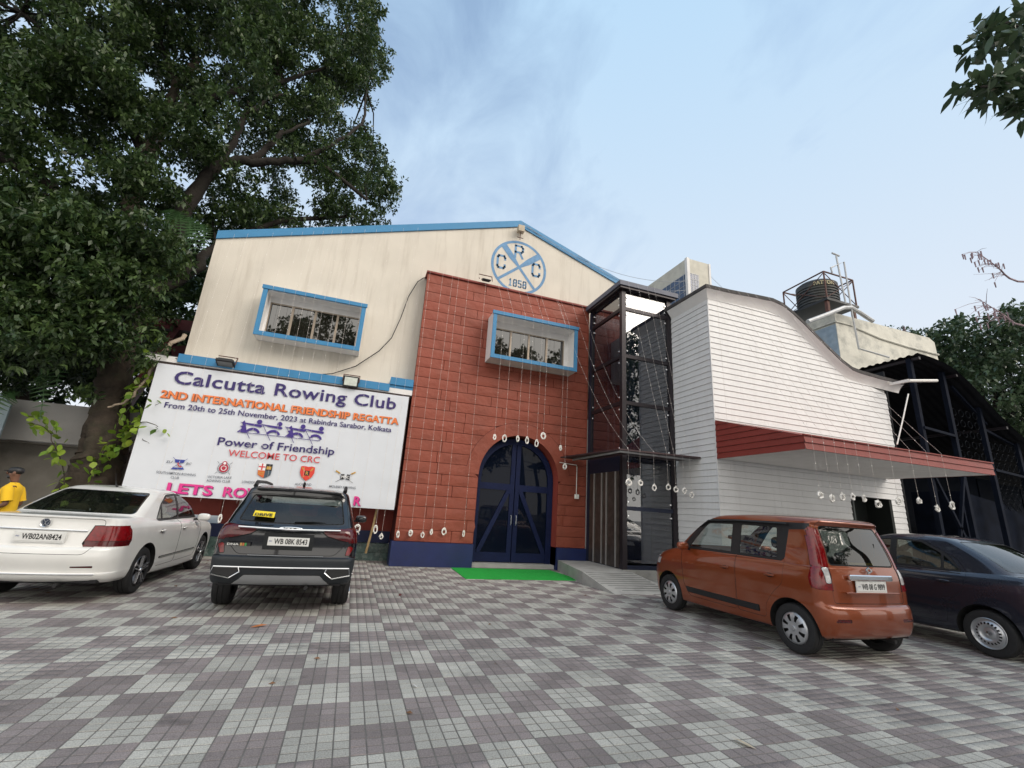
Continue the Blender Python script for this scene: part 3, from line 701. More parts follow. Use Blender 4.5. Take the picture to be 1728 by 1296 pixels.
while z < 7.3:
    z1 = min(z + EXP, 7.355)
    # front boards
    xr = WX1 if z1 < roof_z(WX1) - SOF else min(WX1, x_at(z1 + SOF))
    segs = [(WX0 - .012, xr)] if z1 > DZ1 + .02 else [(WX0 - .012, DX0), (DX1, WX1)]
    for (a, c) in segs:
        if c - a < .1: continue
        cuts = [a]
        j = a + 1.5 + ((k * 1.37) % 2.0)
        while j < c - .8: cuts.append(j); j += 2.9
        cuts.append(c)
        for (p, q) in zip(cuts[:-1], cuts[1:]):
            b = MB(); g = .0015
            xr1 = q if q < xr - .01 else (xr if z1 < roof_z(WX1) - SOF else min(WX1, x_at(z + SOF)))
            b.add([(p + g, WY - .014, z), (xr1 - g, WY - .014, z), (q - g, WY + .002, z1 - .004), (p + g, WY + .002, z1 - .004),
                   (p + g, WY + .03, z), (xr1 - g, WY + .03, z), (q - g, WY + .03, z1 - .005), (p + g, WY + .03, z1 - .005)], [(0, 1, 2, 3), (4, 5, 1, 0), (1, 5, 6, 2), (0, 3, 7, 4)])
            b.build('board', M_white, wb)
    # left end boards
    for (p, q) in ((WY - .018, LY - .02),):
        b = MB()
        b.add([(WX0 - .014, p, z), (WX0 - .014, q, z), (WX0 + .002, q, z1 - .004), (WX0 + .002, p, z1 - .004), (WX0 + .03, p, z), (WX0 + .03, q, z)], [(0, 3, 2, 1), (0, 1, 5, 4)])
        b.build('board', M_white, wb)
    z = z1; k += 1
b = MB(); b.box(WX0 - .026, WX0 + .0, WY - .028, WY + .0, .1, 7.12); b.build('corner_bead', M_white, wb)
b = MB(); b.box(DX0 + .05, DX1 - .1, WY + .6, WY + .62, 0, DZ1); b.box(DX0, DX0 + .05, WY - .02, WY + .6, 0, DZ1); b.box(DX1 - .1, DX1, WY - .02, WY + .6, 0, DZ1); b.box(DX0, DX1, WY + .0, WY + .6, DZ1, DZ1 + .02)
b.build('shaded_doorway_lining', mat('opening_shade', (.008, .012, .011), .8, var=.3), wb)  # near-black: shade inside the open doorway is put into the lining colour
b = MB(); b.box(DX0 + .5, DX0 + .56, WY + .3, WY + .34, 0, DZ1); b.box(DX0 + .06, DX0 + .5, WY + .31, WY + .32, 0, DZ1); b.build('door', mat('dark_green_door', (.012, .03, .028), .4), wb)
# roof: dark top layer and pale soffit, following the curve
YE = 8.52
b = MB()
n = len(PROF)
lo = [(x, z - .10) for x, z in PROF]
vs = [(x, YE, z) for x, z in PROF] + [(x, YE, z) for x, z in lo] + [(x, WYB, z) for x, z in PROF] + [(x, WYB, z) for x, z in lo]
fs = [(i, i + 1, n + i + 1, n + i) for i in range(n - 1)] + [(i, 2 * n + i, 2 * n + i + 1, i + 1) for i in range(n - 1)] + [(0, n, 3 * n, 2 * n), (n - 1, 3 * n - 1, 4 * n - 1, 2 * n - 1)]
b.add(vs, fs); b.build('roof', M_roofdark, wb)
b = MB()
wl_ = [(max(x, WX0), z - SOF) for x, z in PROF]
rws = [[(x + (.03 if i == 0 else 0), YE + .012, z - .004) for i, (x, z) in enumerate(lo)]]
for fy, fz in ((.30, .16), (.60, .40), (.85, .72)): rws.append([(lx + (wx - lx) * fy, YE + (WY - YE) * fy, lz + (wz - lz) * fz) for (lx, lz), (wx, wz) in zip(lo, wl_)])
rws.append([(x, WY - .002, z) for x, z in wl_])
b.add([p for r_ in rws for p in r_], [(q * n + i, q * n + i + 1, (q + 1) * n + i + 1, (q + 1) * n + i) for q in range(4) for i in range(n - 1)])
b.add([(8.05, YE + .012, PROF[0][1] - .104), (8.05, LY - .05, PROF[0][1] - .104), (WX0, LY - .05, PROF[0][1] - SOF), (WX0, WY - .002, PROF[0][1] - SOF)], [(0, 1, 2, 3)])
b.build('soffit', smooth=True, m=mat('soffit_paint', (.88, .88, .87), .8, var=.04, grime=.2, gscale=1.2, gcol=(.75, .72, .68)), parent=wb)
# red canopy over the side door
can = thing('red_canopy', 'red boarded canopy with sloping end projecting over the side entrance', 'canopy', (11, 7.5, 3.0))
CYF, CX0, CX1, CZ0 = 6.38, WX0 - .01, 14.15, 3.0
HW, HF = .96, .27
b = MB(); b.box(CX0 + .03, CX1 - .02, CYF + .03, WY - .03, CZ0 + .005, CZ0 + .03); b.build('ceiling', M_soffit, can)
b = MB(); b.add([(CX0, CYF, CZ0 + HF), (CX1, CYF, CZ0 + HF), (CX1, WY - .03, CZ0 + HW), (CX0, WY - .03, CZ0 + HW)], [(0, 1, 2, 3)]); b.build('roof_sheet', M_canopyred, can)
for k in range(2):
    z0 = CZ0 + k * HF / 2
    b = MB(); b.add([(CX0 - .02, CYF - .02, z0), (CX1 + .02, CYF - .02, z0), (CX1 + .02, CYF, z0 + HF / 2 - .004), (CX0 - .02, CYF, z0 + HF / 2 - .004), (CX0 - .02, CYF + .02, z0), (CX1 + .02, CYF + .02, z0)], [(0, 1, 2, 3), (0, 4, 5, 1)])
    b.build('fascia_board', M_canopyred, can)
b = MB(); b.box(CX0 - .03, CX1 + .03, CYF - .03, CYF + .02, CZ0 + HF, CZ0 + HF + .025); b.build('fascia_cap', M_canopyred, can)
nb = 7
for k in range(nb):
    z0, z1 = CZ0 + k * HW / nb, CZ0 + (k + 1) * HW / nb - .005
    ya0 = CYF if z0 <= CZ0 + HF else CYF + (WY - CYF) * (z0 - CZ0 - HF) / (HW - HF)
    ya1 = CYF if z1 <= CZ0 + HF else CYF + (WY - CYF) * (z1 - CZ0 - HF) / (HW - HF)
    for xs, sg in ((CX0, -1), (CX1, 1)):
        b = MB(); b.add([(xs + sg * .02, ya0, z0), (xs + sg * .02, WY - .03, z0), (xs, WY - .03, z1), (xs, ya1, z1), (xs - sg * .01, ya0, z0), (xs - sg * .01, WY - .03, z0)], [(0, 1, 2, 3), (0, 4, 5, 1)])
        b.build('end_board', M_canopyred, can)
b = MB(); b.tube([(13.68, 8.0, 3.86), (14.1, 8.0, 4.6), (14.53, 8.0, 5.39)], .018); tag(b.build('tube_light_pole', M_coil), 'slanting white pole standing up from the red canopy', 'pole')
tl = thing('tube_light', 'white tube light fixed under the black shed roof edge', 'light', (15.2, 8.0, 6.0))
b = MB(); b.tube([(14.75, 8.05, 5.83), (15.75, 7.9, 5.95)], .045, 8); b.build('tube', M_coil, tl)
b = MB(); b.box(14.72, 14.80, 8.05, 8.55, 5.80, 5.88); b.build('bracket', M_coil, tl)

# ------------------------------------------------------------------ rooftop structures
sbx = thing('stair_head_room', 'small cream rooftop room with blue lattice windows', 'rooftop room', (11.9, 13.2, 10))
b = MB(); x0, x1, y0, y1, z0, z1 = 11.37, 12.5, 13.0, 15.6, 6.0, 11.72
b.box(x0, x1, y0, y1, z0, z1); b.build('wall', mat('rooftop_cream', (.55, .53, .46), .8, var=.1, grime=.3, gscale=2), sbx)
b = MB(); b.box(x0 - .035, x0 - .003, y0 - .035, y0 + .10, z0, z1 + .02); b.box(x0 - .003, x0 + .10, y0 - .035, y0 - .003, z0, z1 + .02); b.box(x1 - .07, x1 + .02, y0 - .03, y0 - .003, z0, z1); b.build('corner_pipe', M_soffit, sbx)
M_bwin = mat('blue_lattice_glass', (.02, .05, .12), .15, var=.3, vscale=4)
b = MB(); b.box(x0 - .02, x0 - .003, y0 + .14, y1 - .1, 8.2, 11.05); b.box(x0 + .12, x0 + .52, y0 - .02, y0 - .003, 8.2, 11.05); b.build('window', M_bwin, sbx)
b = MB()
for k in range(12): b.box(x0 - .03, x0 - .021, y0 + .14, y1 - .1, 8.3 + k * .25, 8.315 + k * .25); b.box(x0 + .12, x0 + .52, y0 - .03, y0 - .021, 8.3 + k * .25, 8.315 + k * .25)
for k in range(9): b.box(x0 - .03, x0 - .021, y0 + .2 + k * .27, y0 + .215 + k * .27, 8.2, 11.05)
for k in range(3): b.box(x0 + .2 + k * .13, x0 + .215 + k * .13, y0 - .03, y0 - .021, 8.2, 11.05)
b.build('lattice', M_greymetal, sbx)
wr = thing('weathered_rooftop_block', 'stained plaster rooftop block behind the curved roof', 'building', (24, 15, 8))
b = MB(); b.prism([(20.97, 4), (28.4, 4), (28.4, 10.93), (28.38, 11.62), (28.0, 11.82), (24.6, 11.80), (20.97, 11.78)], 1, 14.0, 20); b.build('wall', M_weather, wr)
b = MB(); b.tube([(22.2, 13.97, 11.25), (24.0, 13.97, 11.0), (26.0, 13.97, 10.92), (28.45, 13.97, 10.92)], .05, 6); b.tube([(20.95, 13.97, 11.3), (22.1, 13.97, 11.3)], .03, 6); b.build('cornice_band', M_weather, wr)
b = MB(); b.tube([(20.93, 19, 11.3), (20.93, 14, 11.3)], .03, 6); b.build('side_band', M_weather, wr)
M_bluelit = mat('blue_lit_plaster', (.30, .38, .46), .9, var=.2, grime=.6, gscale=2, gcol=(.42, .45, .45))
b = MB(); b.box(20.955, 20.967, 14.02, 19.9, 4, 11.2); b.build('blue_lit_side', M_bluelit, wr)  # thin sheet: bluish skylight on this side face is put into its colour
# water tank on its stand
stand = thing('tank_stand', 'rusty steel platform and guard rail under the rooftop water tank', 'stand', (21.6, 15, 11.8))
b = MB(); b.box(20.55, 22.75, 13.95, 16.5, 12.40, 12.52); b.build('deck', M_black, stand)
cor = [(20.75, 16.4), (20.6, 14.0), (22.65, 14.0), (22.7, 16.4)]
for (x, y) in cor: b = MB(); b.bar((x, y, 12.52), (x, y, 13.96), .055); b.build('rail_post', M_rust, stand)
for (p, q) in zip(cor, cor[1:] + cor[:1]):
    b = MB(); b.bar((*p, 13.96), (*q, 13.96), .055); b.build('top_rail', M_rust, stand)
    b = MB(); b.bar((*p, 12.55), (*q, 13.9), .03); b.build('brace', M_rust, stand)
    b = MB(); b.bar((*p, 13.9), (*q, 12.55), .03); b.build('brace', M_rust, stand)
for (x, y) in ((20.7, 14.1), (22.5, 14.1), (20.8, 16.3)): b = MB(); b.bar((x, y, 11.7), (x, y, 12.4), .15); b.build('leg', M_rust, stand)
lean = thing('rooftop_lean_to', 'dark sheeted rooftop lean-to left of the water tank', 'roof', (19.5, 17, 10))
b = MB(); b.add([(17.6, 17.2, 9), (20.9, 17.2, 9), (20.9, 19, 9), (17.6, 19, 9), (17.6, 17.2, 13.3), (20.9, 17.2, 13.75), (20.9, 19, 13.9), (17.6, 19, 13.5)], BXF); b.build('sheet', mat('dark_green_sheet', (.02, .028, .026), .8, var=.3), lean)
tank = thing('water_tank', 'black ribbed plastic rooftop water tank', 'water tank', (21.65, 15.2, 12.52))
prof = [(.02, 12.53), (.93, 12.53)]
z = 12.55
for k in range(7): prof += [(.95, z), (.95, z + .05), (.90, z + .075), (.90, z + .125)]; z += .15
prof += [(.94, z), (.94, z + .26), (.80, z + .38), (.42, z + .48), (.36, z + .48), (.36, z + .56), (.02, z + .58)]
TKX, TKY = 21.65, 15.2
b = MB(); b.lathe(prof, 40, c=(TKX, TKY, 0)); b.build('shell', mat('tank_black', (.045, .05, .055), .6, var=.3, vscale=2, grime=.6, gscale=1.2, gcol=(.15, .14, .10)), tank, smooth=True)
vs, fs = text_geo('PATTON', .02)
x0_, x1_ = min(v.x for v in vs), max(v.x for v in vs)
b = MB(); b.add([(TKX + .955 * math.sin(a), TKY - .955 * math.cos(a), z - .0 + v.y * .28) for v in vs for a in [-.55 + 1.0 * ((v.x - x0_) / (x1_ - x0_) - .5)]], fs)
b.build('lettering', mat('tank_print', (.62, .55, .34), .7, var=.3, vscale=20), tank)
pipes = thing('rooftop_pipes', 'grey rooftop water pipes with an outlet pipe rising past the tank', 'pipes', (21.2, 13.8, 11.9))
b = MB(); b.tube([(18.53, 13.6, 10.65), (19.83, 13.6, 11.28), (21.08, 13.6, 11.91), (21.58, 13.6, 12.02), (22.12, 13.6, 11.89), (23.01, 13.6, 11.6)], .10, 8); b.build('main_pipe', M_greymetal, pipes, smooth=True)
for pts in ([(21.25, 13.6, 12.17), (21.08, 13.6, 14.73)], [(20.61, 13.6, 13.68), (20.57, 13.6, 13.94), (21.58, 13.6, 14.53), (21.59, 13.6, 12.06), (21.68, 13.6, 9.92), (23.74, 13.6, 9.84)]): b = MB(); b.tube(pts, .045, 6); b.build('riser_pipe', M_greymetal, pipes)
b = MB(); b.tube([(20.81, 13.6, 14.83), (21.3, 13.6, 14.79)], .045); b.build('pipe_cap', M_greymetal, pipes)
bird = thing('pigeon', 'small dark pigeon perched on the weathered rooftop parapet', 'bird', (26.4, 14.2, 11.82))
b = MB(); b.lathe([(.005, -.16), (.05, -.10), (.085, -.02), (.09, .05), (.05, .12), (.045, .16), (.06, .19), (.05, .24), (.005, .27)], 10, axis='z')
b.v = [(v[0] + .10 * v[2], v[1] * .8, v[2] + .17) for v in b.v]; b.build('body', mat('pigeon_grey', (.10, .07, .08), .8), bird, smooth=True, world=False)
b = MB(); b.tube([(.05, 0, .42), (.10, 0, .415)], [.014, .003], 5); b.tube([(0, 0, .03), (0, 0, 0)], .008, 5); b.tube([(-.03, 0, .10), (-.14, 0, .0)], [.05, .015], 5); b.build('beak_and_tail', M_black, bird, world=False)

# ------------------------------------------------------------------ black corrugated shed on the right
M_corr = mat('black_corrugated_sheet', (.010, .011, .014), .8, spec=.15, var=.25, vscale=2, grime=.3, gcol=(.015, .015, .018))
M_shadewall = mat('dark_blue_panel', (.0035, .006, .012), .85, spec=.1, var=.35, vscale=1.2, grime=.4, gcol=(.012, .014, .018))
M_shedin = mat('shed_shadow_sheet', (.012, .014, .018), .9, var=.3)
shed = thing('black_shed', 'open sided black shed with curving corrugated roof and steel frame', 'shed', (18, 9, 0))
SP = [(15.25, 6.72), (15.86, 6.69), (16.5, 6.60), (16.9, 6.47), (17.45, 6.15), (17.97, 5.78), (18.4, 5.45), (18.78, 5.17), (19.3, 4.88), (19.73, 4.66), (20.6, 4.40), (21.8, 4.2), (24, 3.95), (27, 3.7)]
def spz(x):
    for a, c in zip(SP[:-1], SP[1:]):
        if a[0] <= x <= c[0]: return a[1] + (c[1] - a[1]) * (x - a[0]) / (c[0] - a[0])
    return SP[-1][1]
ysr = np.arange(7.95, 13.6, .055)
sheets = [(15.2, 17.2), (17.15, 19.2), (19.15, 21.6), (21.55, 27)]
for q, (xa, xb) in enumerate(sheets):
    xs = np.linspace(xa, xb, 9); b = MB(); W = len(ysr)
    for x in xs:
        for i, y in enumerate(ysr): b.v.append((float(x), float(y), spz(min(max(x, 15.25), 27)) + .025 * math.sin(y * 2 * PI / .22) + .012 * (q % 2)))
    for a in range(len(xs) - 1):
        for i in range(W - 1): b.f.append((a * W + i, a * W + i + 1, (a + 1) * W + i + 1, (a + 1) * W + i)); b.m.append(0)
    b.build('roof_sheet', M_corr, shed, smooth=True)
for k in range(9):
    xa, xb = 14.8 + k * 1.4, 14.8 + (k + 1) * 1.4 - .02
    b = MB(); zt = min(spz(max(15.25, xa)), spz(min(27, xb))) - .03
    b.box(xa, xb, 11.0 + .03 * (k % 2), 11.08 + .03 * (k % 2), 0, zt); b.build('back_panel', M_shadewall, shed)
for x in (15.25, 16.7, 18.2, 19.8, 22, 24.5):
    b = MB(); b.box(x, x + .12, 8.2, 8.32, 0, spz(max(15.25, x)) - .06); b.build('post', mat('blue_grey_steel', (.006, .009, .018), .8, spec=.1, var=.2), shed)
bs_ = MATS['blue_grey_steel']
for (p, q) in (((15.3, 8.2, 4.55), (16.7, 8.2, 4.45)), ((15.3, 8.2, 3.3), (16.7, 8.2, .6)), ((16.7, 8.2, 3.3), (15.5, 8.2, .4)), ((18.3, 8.2, 3.6), (19.8, 8.2, 3.5)), ((19.9, 8.2, 2.3), (22, 8.2, 2.1)), ((17.2, 8.3, 6.1), (18.6, 8.3, 5.95 - .9)), ((18.3, 8.3, 4.9), (19.9, 8.3, 4.5))):
    b = MB(); b.bar(p, q, .07); b.build('brace', bs_, shed)
b = MB(); b.bar((15.35, 8.0, 6.62), (15.35, 13, 6.62), .08); b.bar((17.0, 8.0, 6.35), (17.0, 13, 6.35), .08); b.bar((19.0, 8.0, 4.95), (19.0, 13, 4.95), .08); b.build('purlin', M_steel_dark, shed)
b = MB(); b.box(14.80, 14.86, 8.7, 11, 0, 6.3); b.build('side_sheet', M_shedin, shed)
# ornamental grille hung inside the frame
for (xa, xb, za, zb) in ((16.82, 18.18, 3.8, 5.4), (18.34, 19.78, 2.4, 4.5), (19.95, 21.95, 2.2, 3.6)):
    b = MB(); nx = int((xb - xa) / .28); nz_ = int((zb - za) / .28)
    for i in range(nx):
        for j in range(nz_):
            cx, cz = xa + (i + .5) * (xb - xa) / nx, za + (j + .5) * (zb - za) / nz_
            pts = [(cx + .11 * math.cos(t), 8.26, cz + .11 * math.sin(t)) for t in np.linspace(0, 2 * PI, 9)]
            b.tube(pts, .010, 4, caps=False)
    b.build('grille', mat('grille_steel', (.008, .010, .014), .8, spec=.1), shed, kind='stuff')
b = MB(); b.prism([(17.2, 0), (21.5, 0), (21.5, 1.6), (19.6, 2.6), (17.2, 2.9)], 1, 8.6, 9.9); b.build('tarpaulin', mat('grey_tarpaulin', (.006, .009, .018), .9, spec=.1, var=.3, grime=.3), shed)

# ------------------------------------------------------------------ left: annex wall, stair, mural board
annex = thing('annex_wall', 'grey concrete parapet and shaded wall behind the big tree', 'wall', (-7, 13.7, 0))
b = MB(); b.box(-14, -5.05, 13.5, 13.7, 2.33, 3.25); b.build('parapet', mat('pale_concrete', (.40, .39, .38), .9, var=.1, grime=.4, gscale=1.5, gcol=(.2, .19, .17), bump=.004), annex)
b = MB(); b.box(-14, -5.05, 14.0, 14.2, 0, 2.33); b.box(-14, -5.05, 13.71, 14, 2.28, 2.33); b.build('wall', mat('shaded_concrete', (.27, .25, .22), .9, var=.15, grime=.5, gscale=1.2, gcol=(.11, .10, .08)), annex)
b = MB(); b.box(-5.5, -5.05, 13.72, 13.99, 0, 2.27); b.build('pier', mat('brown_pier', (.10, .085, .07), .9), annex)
b = MB(); b.lathe([(.005, 13.93), (.20, 13.93), (.22, 13.99)], 20, axis='y', c=(-6.15, 0, 2.1)); b.v = [(v[0], v[1], v[2]) for v in b.v]; b.build('vent_hole', M_dark, annex)
mural = thing('mural_board', 'pale blue painted board with dark swirls standing left of the tree', 'board', (-8.2, 12.7, 0))
b = MB(); b.prism([(-10.5, .3), (-7.4, .3), (-7.4, 3.05), (-7.7, 3.3), (-10.5, 3.1)], 1, 12.9, 12.95); b.build('panel', mat('mural_pale_blue', (.25, .32, .36), .7, var=.2, vscale=1.4, grime=.4, gscale=1.1, gcol=(.55, .60, .62)), mural)
b = MB()
for k in range(7):
    pts = [(-7.5 - k * .12 - t * 1.3, 12.885, 2.9 - k * .33 + .35 * math.sin(2.3 * t + k) - .35 * t) for t in np.linspace(0, 1.6, 14)]
    b.tube(pts, [.012 + .03 * math.sin(PI * i / 13) for i in range(14)], 5, flat=.3)
b.build('painted_swirls', mat('mural_dark', (.05, .12, .15), .7), mural)
stair = thing('maroon_stair_frame', 'maroon steel frame leaning beside the cream wall', 'frame', (-5.3, 14, 3))
M_maroon = mat('maroon_steel', (.075, .012, .018), .5, var=.2, grime=.3)
b = MB(); b.bar((-6.0, 14.1, 3.0), (-5.15, 14.1, 5.75), .38, .16); b.build('stringer', M_maroon, stair)
b = MB(); b.bar((-6.3, 14.0, 5.75), (-4.4, 14.0, 5.85), .2, .3); b.bar((-4.6, 14.2, 4.5), (-4.6, 14.2, 8), .3); b.bar((-5.2, 14.3, 5.0), (-4.45, 14.3, 5.2), .25, .5); b.build('beam', M_maroon, stair)
b = MB(); b.box(-4.9, -4.36, 12.3, 12.34, 4.5, 4.52); b.tube([(-4.9, 12.2, 4.47), (-4.28, 12.1, 4.40)], .05, 6); b.build('gutter_end', M_roofdark, stair)
# ------------------------------------------------------------------ cars
def paint(name, col, metal=0.0, rough=.35, flake=0.0):
    return mat(name, col, rough, metal=metal, var=.04, vscale=3, grime=.14, gscale=1.3, gcol=tuple(x * .6 + .02 for x in col), coat=1.0, spec=.5)
M_cglass = glass('car_glass', (.34, .38, .36), 1.0, base=.07, opaque=.30, body=(.01, .012, .012))
M_cglass_clear = glass('car_glass_clear', (.74, .80, .78), 1.0, base=.06, opaque=.04)
M_seam = mat('panel_gap', (.006, .006, .006), .9, var=0)
M_lampred = mat('tail_lamp_red', (.17, .002, .004), .14, var=.3, vscale=22, coat=.5)
M_lampdark = mat('tail_lamp_dark_red', (.075, .003, .005), .14, var=.25, vscale=18, coat=.5)
M_lampclear = mat('clear_lamp', (.48, .47, .47), .12, var=.25, vscale=35, coat=1.0)
M_plate = mat('plate_white', (.72, .72, .70), .5, var=.03, grime=.15, gscale=6)
M_ink = mat('black_print', (.012, .012, .014), .6, var=0)
M_seat_cream = mat('cream_seat_fabric', (.36, .30, .21), .9, var=.1)
M_seat_dark = mat('dark_seat_fabric', (.035, .03, .035), .9, var=.15)
M_hub = mat('hubcap_silver', (.50, .51, .53), .32, metal=.7, var=.08)
M_alloy_dark = mat('dark_alloy', (.06, .06, .065), .3, metal=.8, var=.1)
M_brushed = mat('machined_alloy', (.62, .62, .64), .25, metal=.9, var=.05)

def roundpoly(poly, r, n=4):
    out = []; N = len(poly)
    for i in range(N):
        p = Vector(poly[i]); a = Vector(poly[i - 1]); c = Vector(poly[(i + 1) % N])
        rr = min(r, (a - p).length * .45, (c - p).length * .45)
        s_ = p + (a - p).normalized() * rr; e = p + (c - p).normalized() * rr
        for k in range(n + 1):
            t = k / n; out.append(tuple((1 - t) ** 2 * s_ + 2 * t * (1 - t) * p + t * t * e))
    return out
def pip(x, y, poly):
    c = False; n = len(poly); j = n - 1
    for i in range(n):
        xi, yi = poly[i]; xj, yj = poly[j]
        if (yi > y) != (yj > y) and x < (xj - xi) * (y - yi) / (yj - yi) + xi: c = not c
        j = i
    return c
VIEWS = {'L': (0, 2, lambda c, n: c.y > .05 and n.y > .2), 'R': (0, 2, lambda c, n: c.y < -.05 and n.y < -.2),
         'rear': (1, 2, lambda c, n: n.x < -.12), 'front': (1, 2, lambda c, n: n.x > .12), 'top': (0, 1, lambda c, n: n.z > .3)}
def carve(bm, view, poly, rid, lim=None):
    ia, ib, ok = VIEWS[view]
    if lim is None: lim = {'rear': (-1, 1.9), 'front': (1.6, 9)}.get(view, (-1, 9))
    def cand(x0, x1, y0, y1):
        r = []
        for f in bm.faces:
            c = f.calc_center_median()
            if not ok(c, f.normal) or not (lim[0] < c.x < lim[1]): continue
            a = [v.co[ia] for v in f.verts]; b_ = [v.co[ib] for v in f.verts]
            if max(a) < x0 or min(a) > x1 or max(b_) < y0 or min(b_) > y1: continue
            r.append(f)
        return r
    n = len(poly); e = .004
    for i in range(n):
        p, q = poly[i], poly[(i + 1) % n]
        dx, dy = q[0] - p[0], q[1] - p[1]
        if abs(dx) + abs(dy) < 1e-5: continue
        fs = cand(min(p[0], q[0]) - e, max(p[0], q[0]) + e, min(p[1], q[1]) - e, max(p[1], q[1]) + e)
        if not fs: continue
        no = Vector((0, 0, 0)); no[ia] = dy; no[ib] = -dx; co = Vector((0, 0, 0)); co[ia] = p[0]; co[ib] = p[1]
        es = list({ed for f in fs for ed in f.edges}); vs = list({v for f in fs for v in f.verts})
        bmesh.ops.bisect_plane(bm, geom=fs + es + vs, plane_co=co, plane_no=no.normalized(), dist=1e-5)
    xs = [p[0] for p in poly]; ys = [p[1] for p in poly]
    for f in cand(min(xs), max(xs), min(ys), max(ys)):
        c = f.calc_center_median()
        if pip(c[ia], c[ib], poly): f.material_index = rid
def mirror_y(poly): return [(-p[0], p[1]) for p in poly][::-1]

def car_grid(rows, L, tap_r, tap_f, sub=4):
    """horizontal contours of the body from sill to roof; rows: dict z=(r,m,f), x=(r,f), w, c=(rear,front corner radius), b=(rear,front bow), k=crease"""
    P = []
    for r in rows: P.append(list(r['z']) + list(r['x']) + [r['w']] + list(r.get('c', (.14, .3))) + list(r.get('b', (.05, .18))))
    P = np.array(P); K = [r.get('k', False) for r in rows]; K[0] = K[-1] = True
    out = []
    for i in range(len(P) - 1):
        p1, p2 = P[i], P[i + 1]
        p0 = P[i - 1] if not K[i] else p1 - (p2 - p1); p3 = P[i + 2] if not K[i + 1] else p2 + (p2 - p1)
        for k in range(sub):
            t = k / sub
            q = .5 * (2 * p1 + (p2 - p0) * t + (2 * p0 - 5 * p1 + 4 * p2 - p3) * t * t + (3 * p1 - p0 - 3 * p2 + p3) * t ** 3)
            out.append(q)
    out.append(P[-1])
    bm = bmesh.new(); rings = []
    NR, NC, NS = 10, 6, 46
    for q in out:
        zr, zm, zf, xr, xf, w, cr_, cf, br, bf = q
        w = max(w, .001); cr_ = min(cr_, w * .9); cf = min(cf, w * .9); half = []
        yr = w - cr_; yf_ = w - cf
        for k in range(NR): y = yr * k / NR; half.append((xr + br * (y / w) ** 2, y))
        xc = xr + br * (yr / w) ** 2
        for k in range(NC): t = k / NC * PI / 2; half.append((xc + cr_ * (1 - math.cos(t)), yr + cr_ * math.sin(t)))
        xs0 = xc + cr_; xe = xf - bf * (yf_ / w) ** 2; xs1 = xe - cf
        for k in range(NS): half.append((xs0 + (xs1 - xs0) * k / NS, w))
        for k in range(NC): t = k / NC * PI / 2; half.append((xs1 + cf * math.sin(t), yf_ + cf * math.cos(t)))
        for k in range(NR + 1): y = yf_ * (1 - k / NR); half.append((xf - bf * (y / w) ** 2, y))
        ring = []
        for (x, y) in half:
            g = (x - xr) / max(.01, xf - xr); g = min(max(g, 0), 1)
            z = zr * (1 - g) * (1 - 2 * g) + zm * 4 * g * (1 - g) + zf * g * (2 * g - 1)
            u = 2 * x / L - 1
            y *= 1 - (tap_r * (-u) ** 2.6 if u < 0 else tap_f * u ** 2.6)
            ring.append((x, y, z))
        full = ring + [(x, -y, z) for (x, y, z) in ring[-2:0:-1]]
        rings.append([bm.verts.new(p) for p in full])
    N = len(rings[0])
    for a, c in zip(rings[:-1], rings[1:]):
        for i in range(N): bm.faces.new((a[i], c[i], c[(i + 1) % N], a[(i + 1) % N]))
    bmesh.ops.remove_doubles(bm, verts=bm.verts, dist=.0008)
    bmesh.ops.recalc_face_normals(bm, faces=bm.faces)
    # make sure normals look outwards
    f = max(bm.faces, key=lambda f: f.calc_center_median().z)
    if f.normal.z < 0: bmesh.ops.reverse_faces(bm, faces=bm.faces)
    return bm

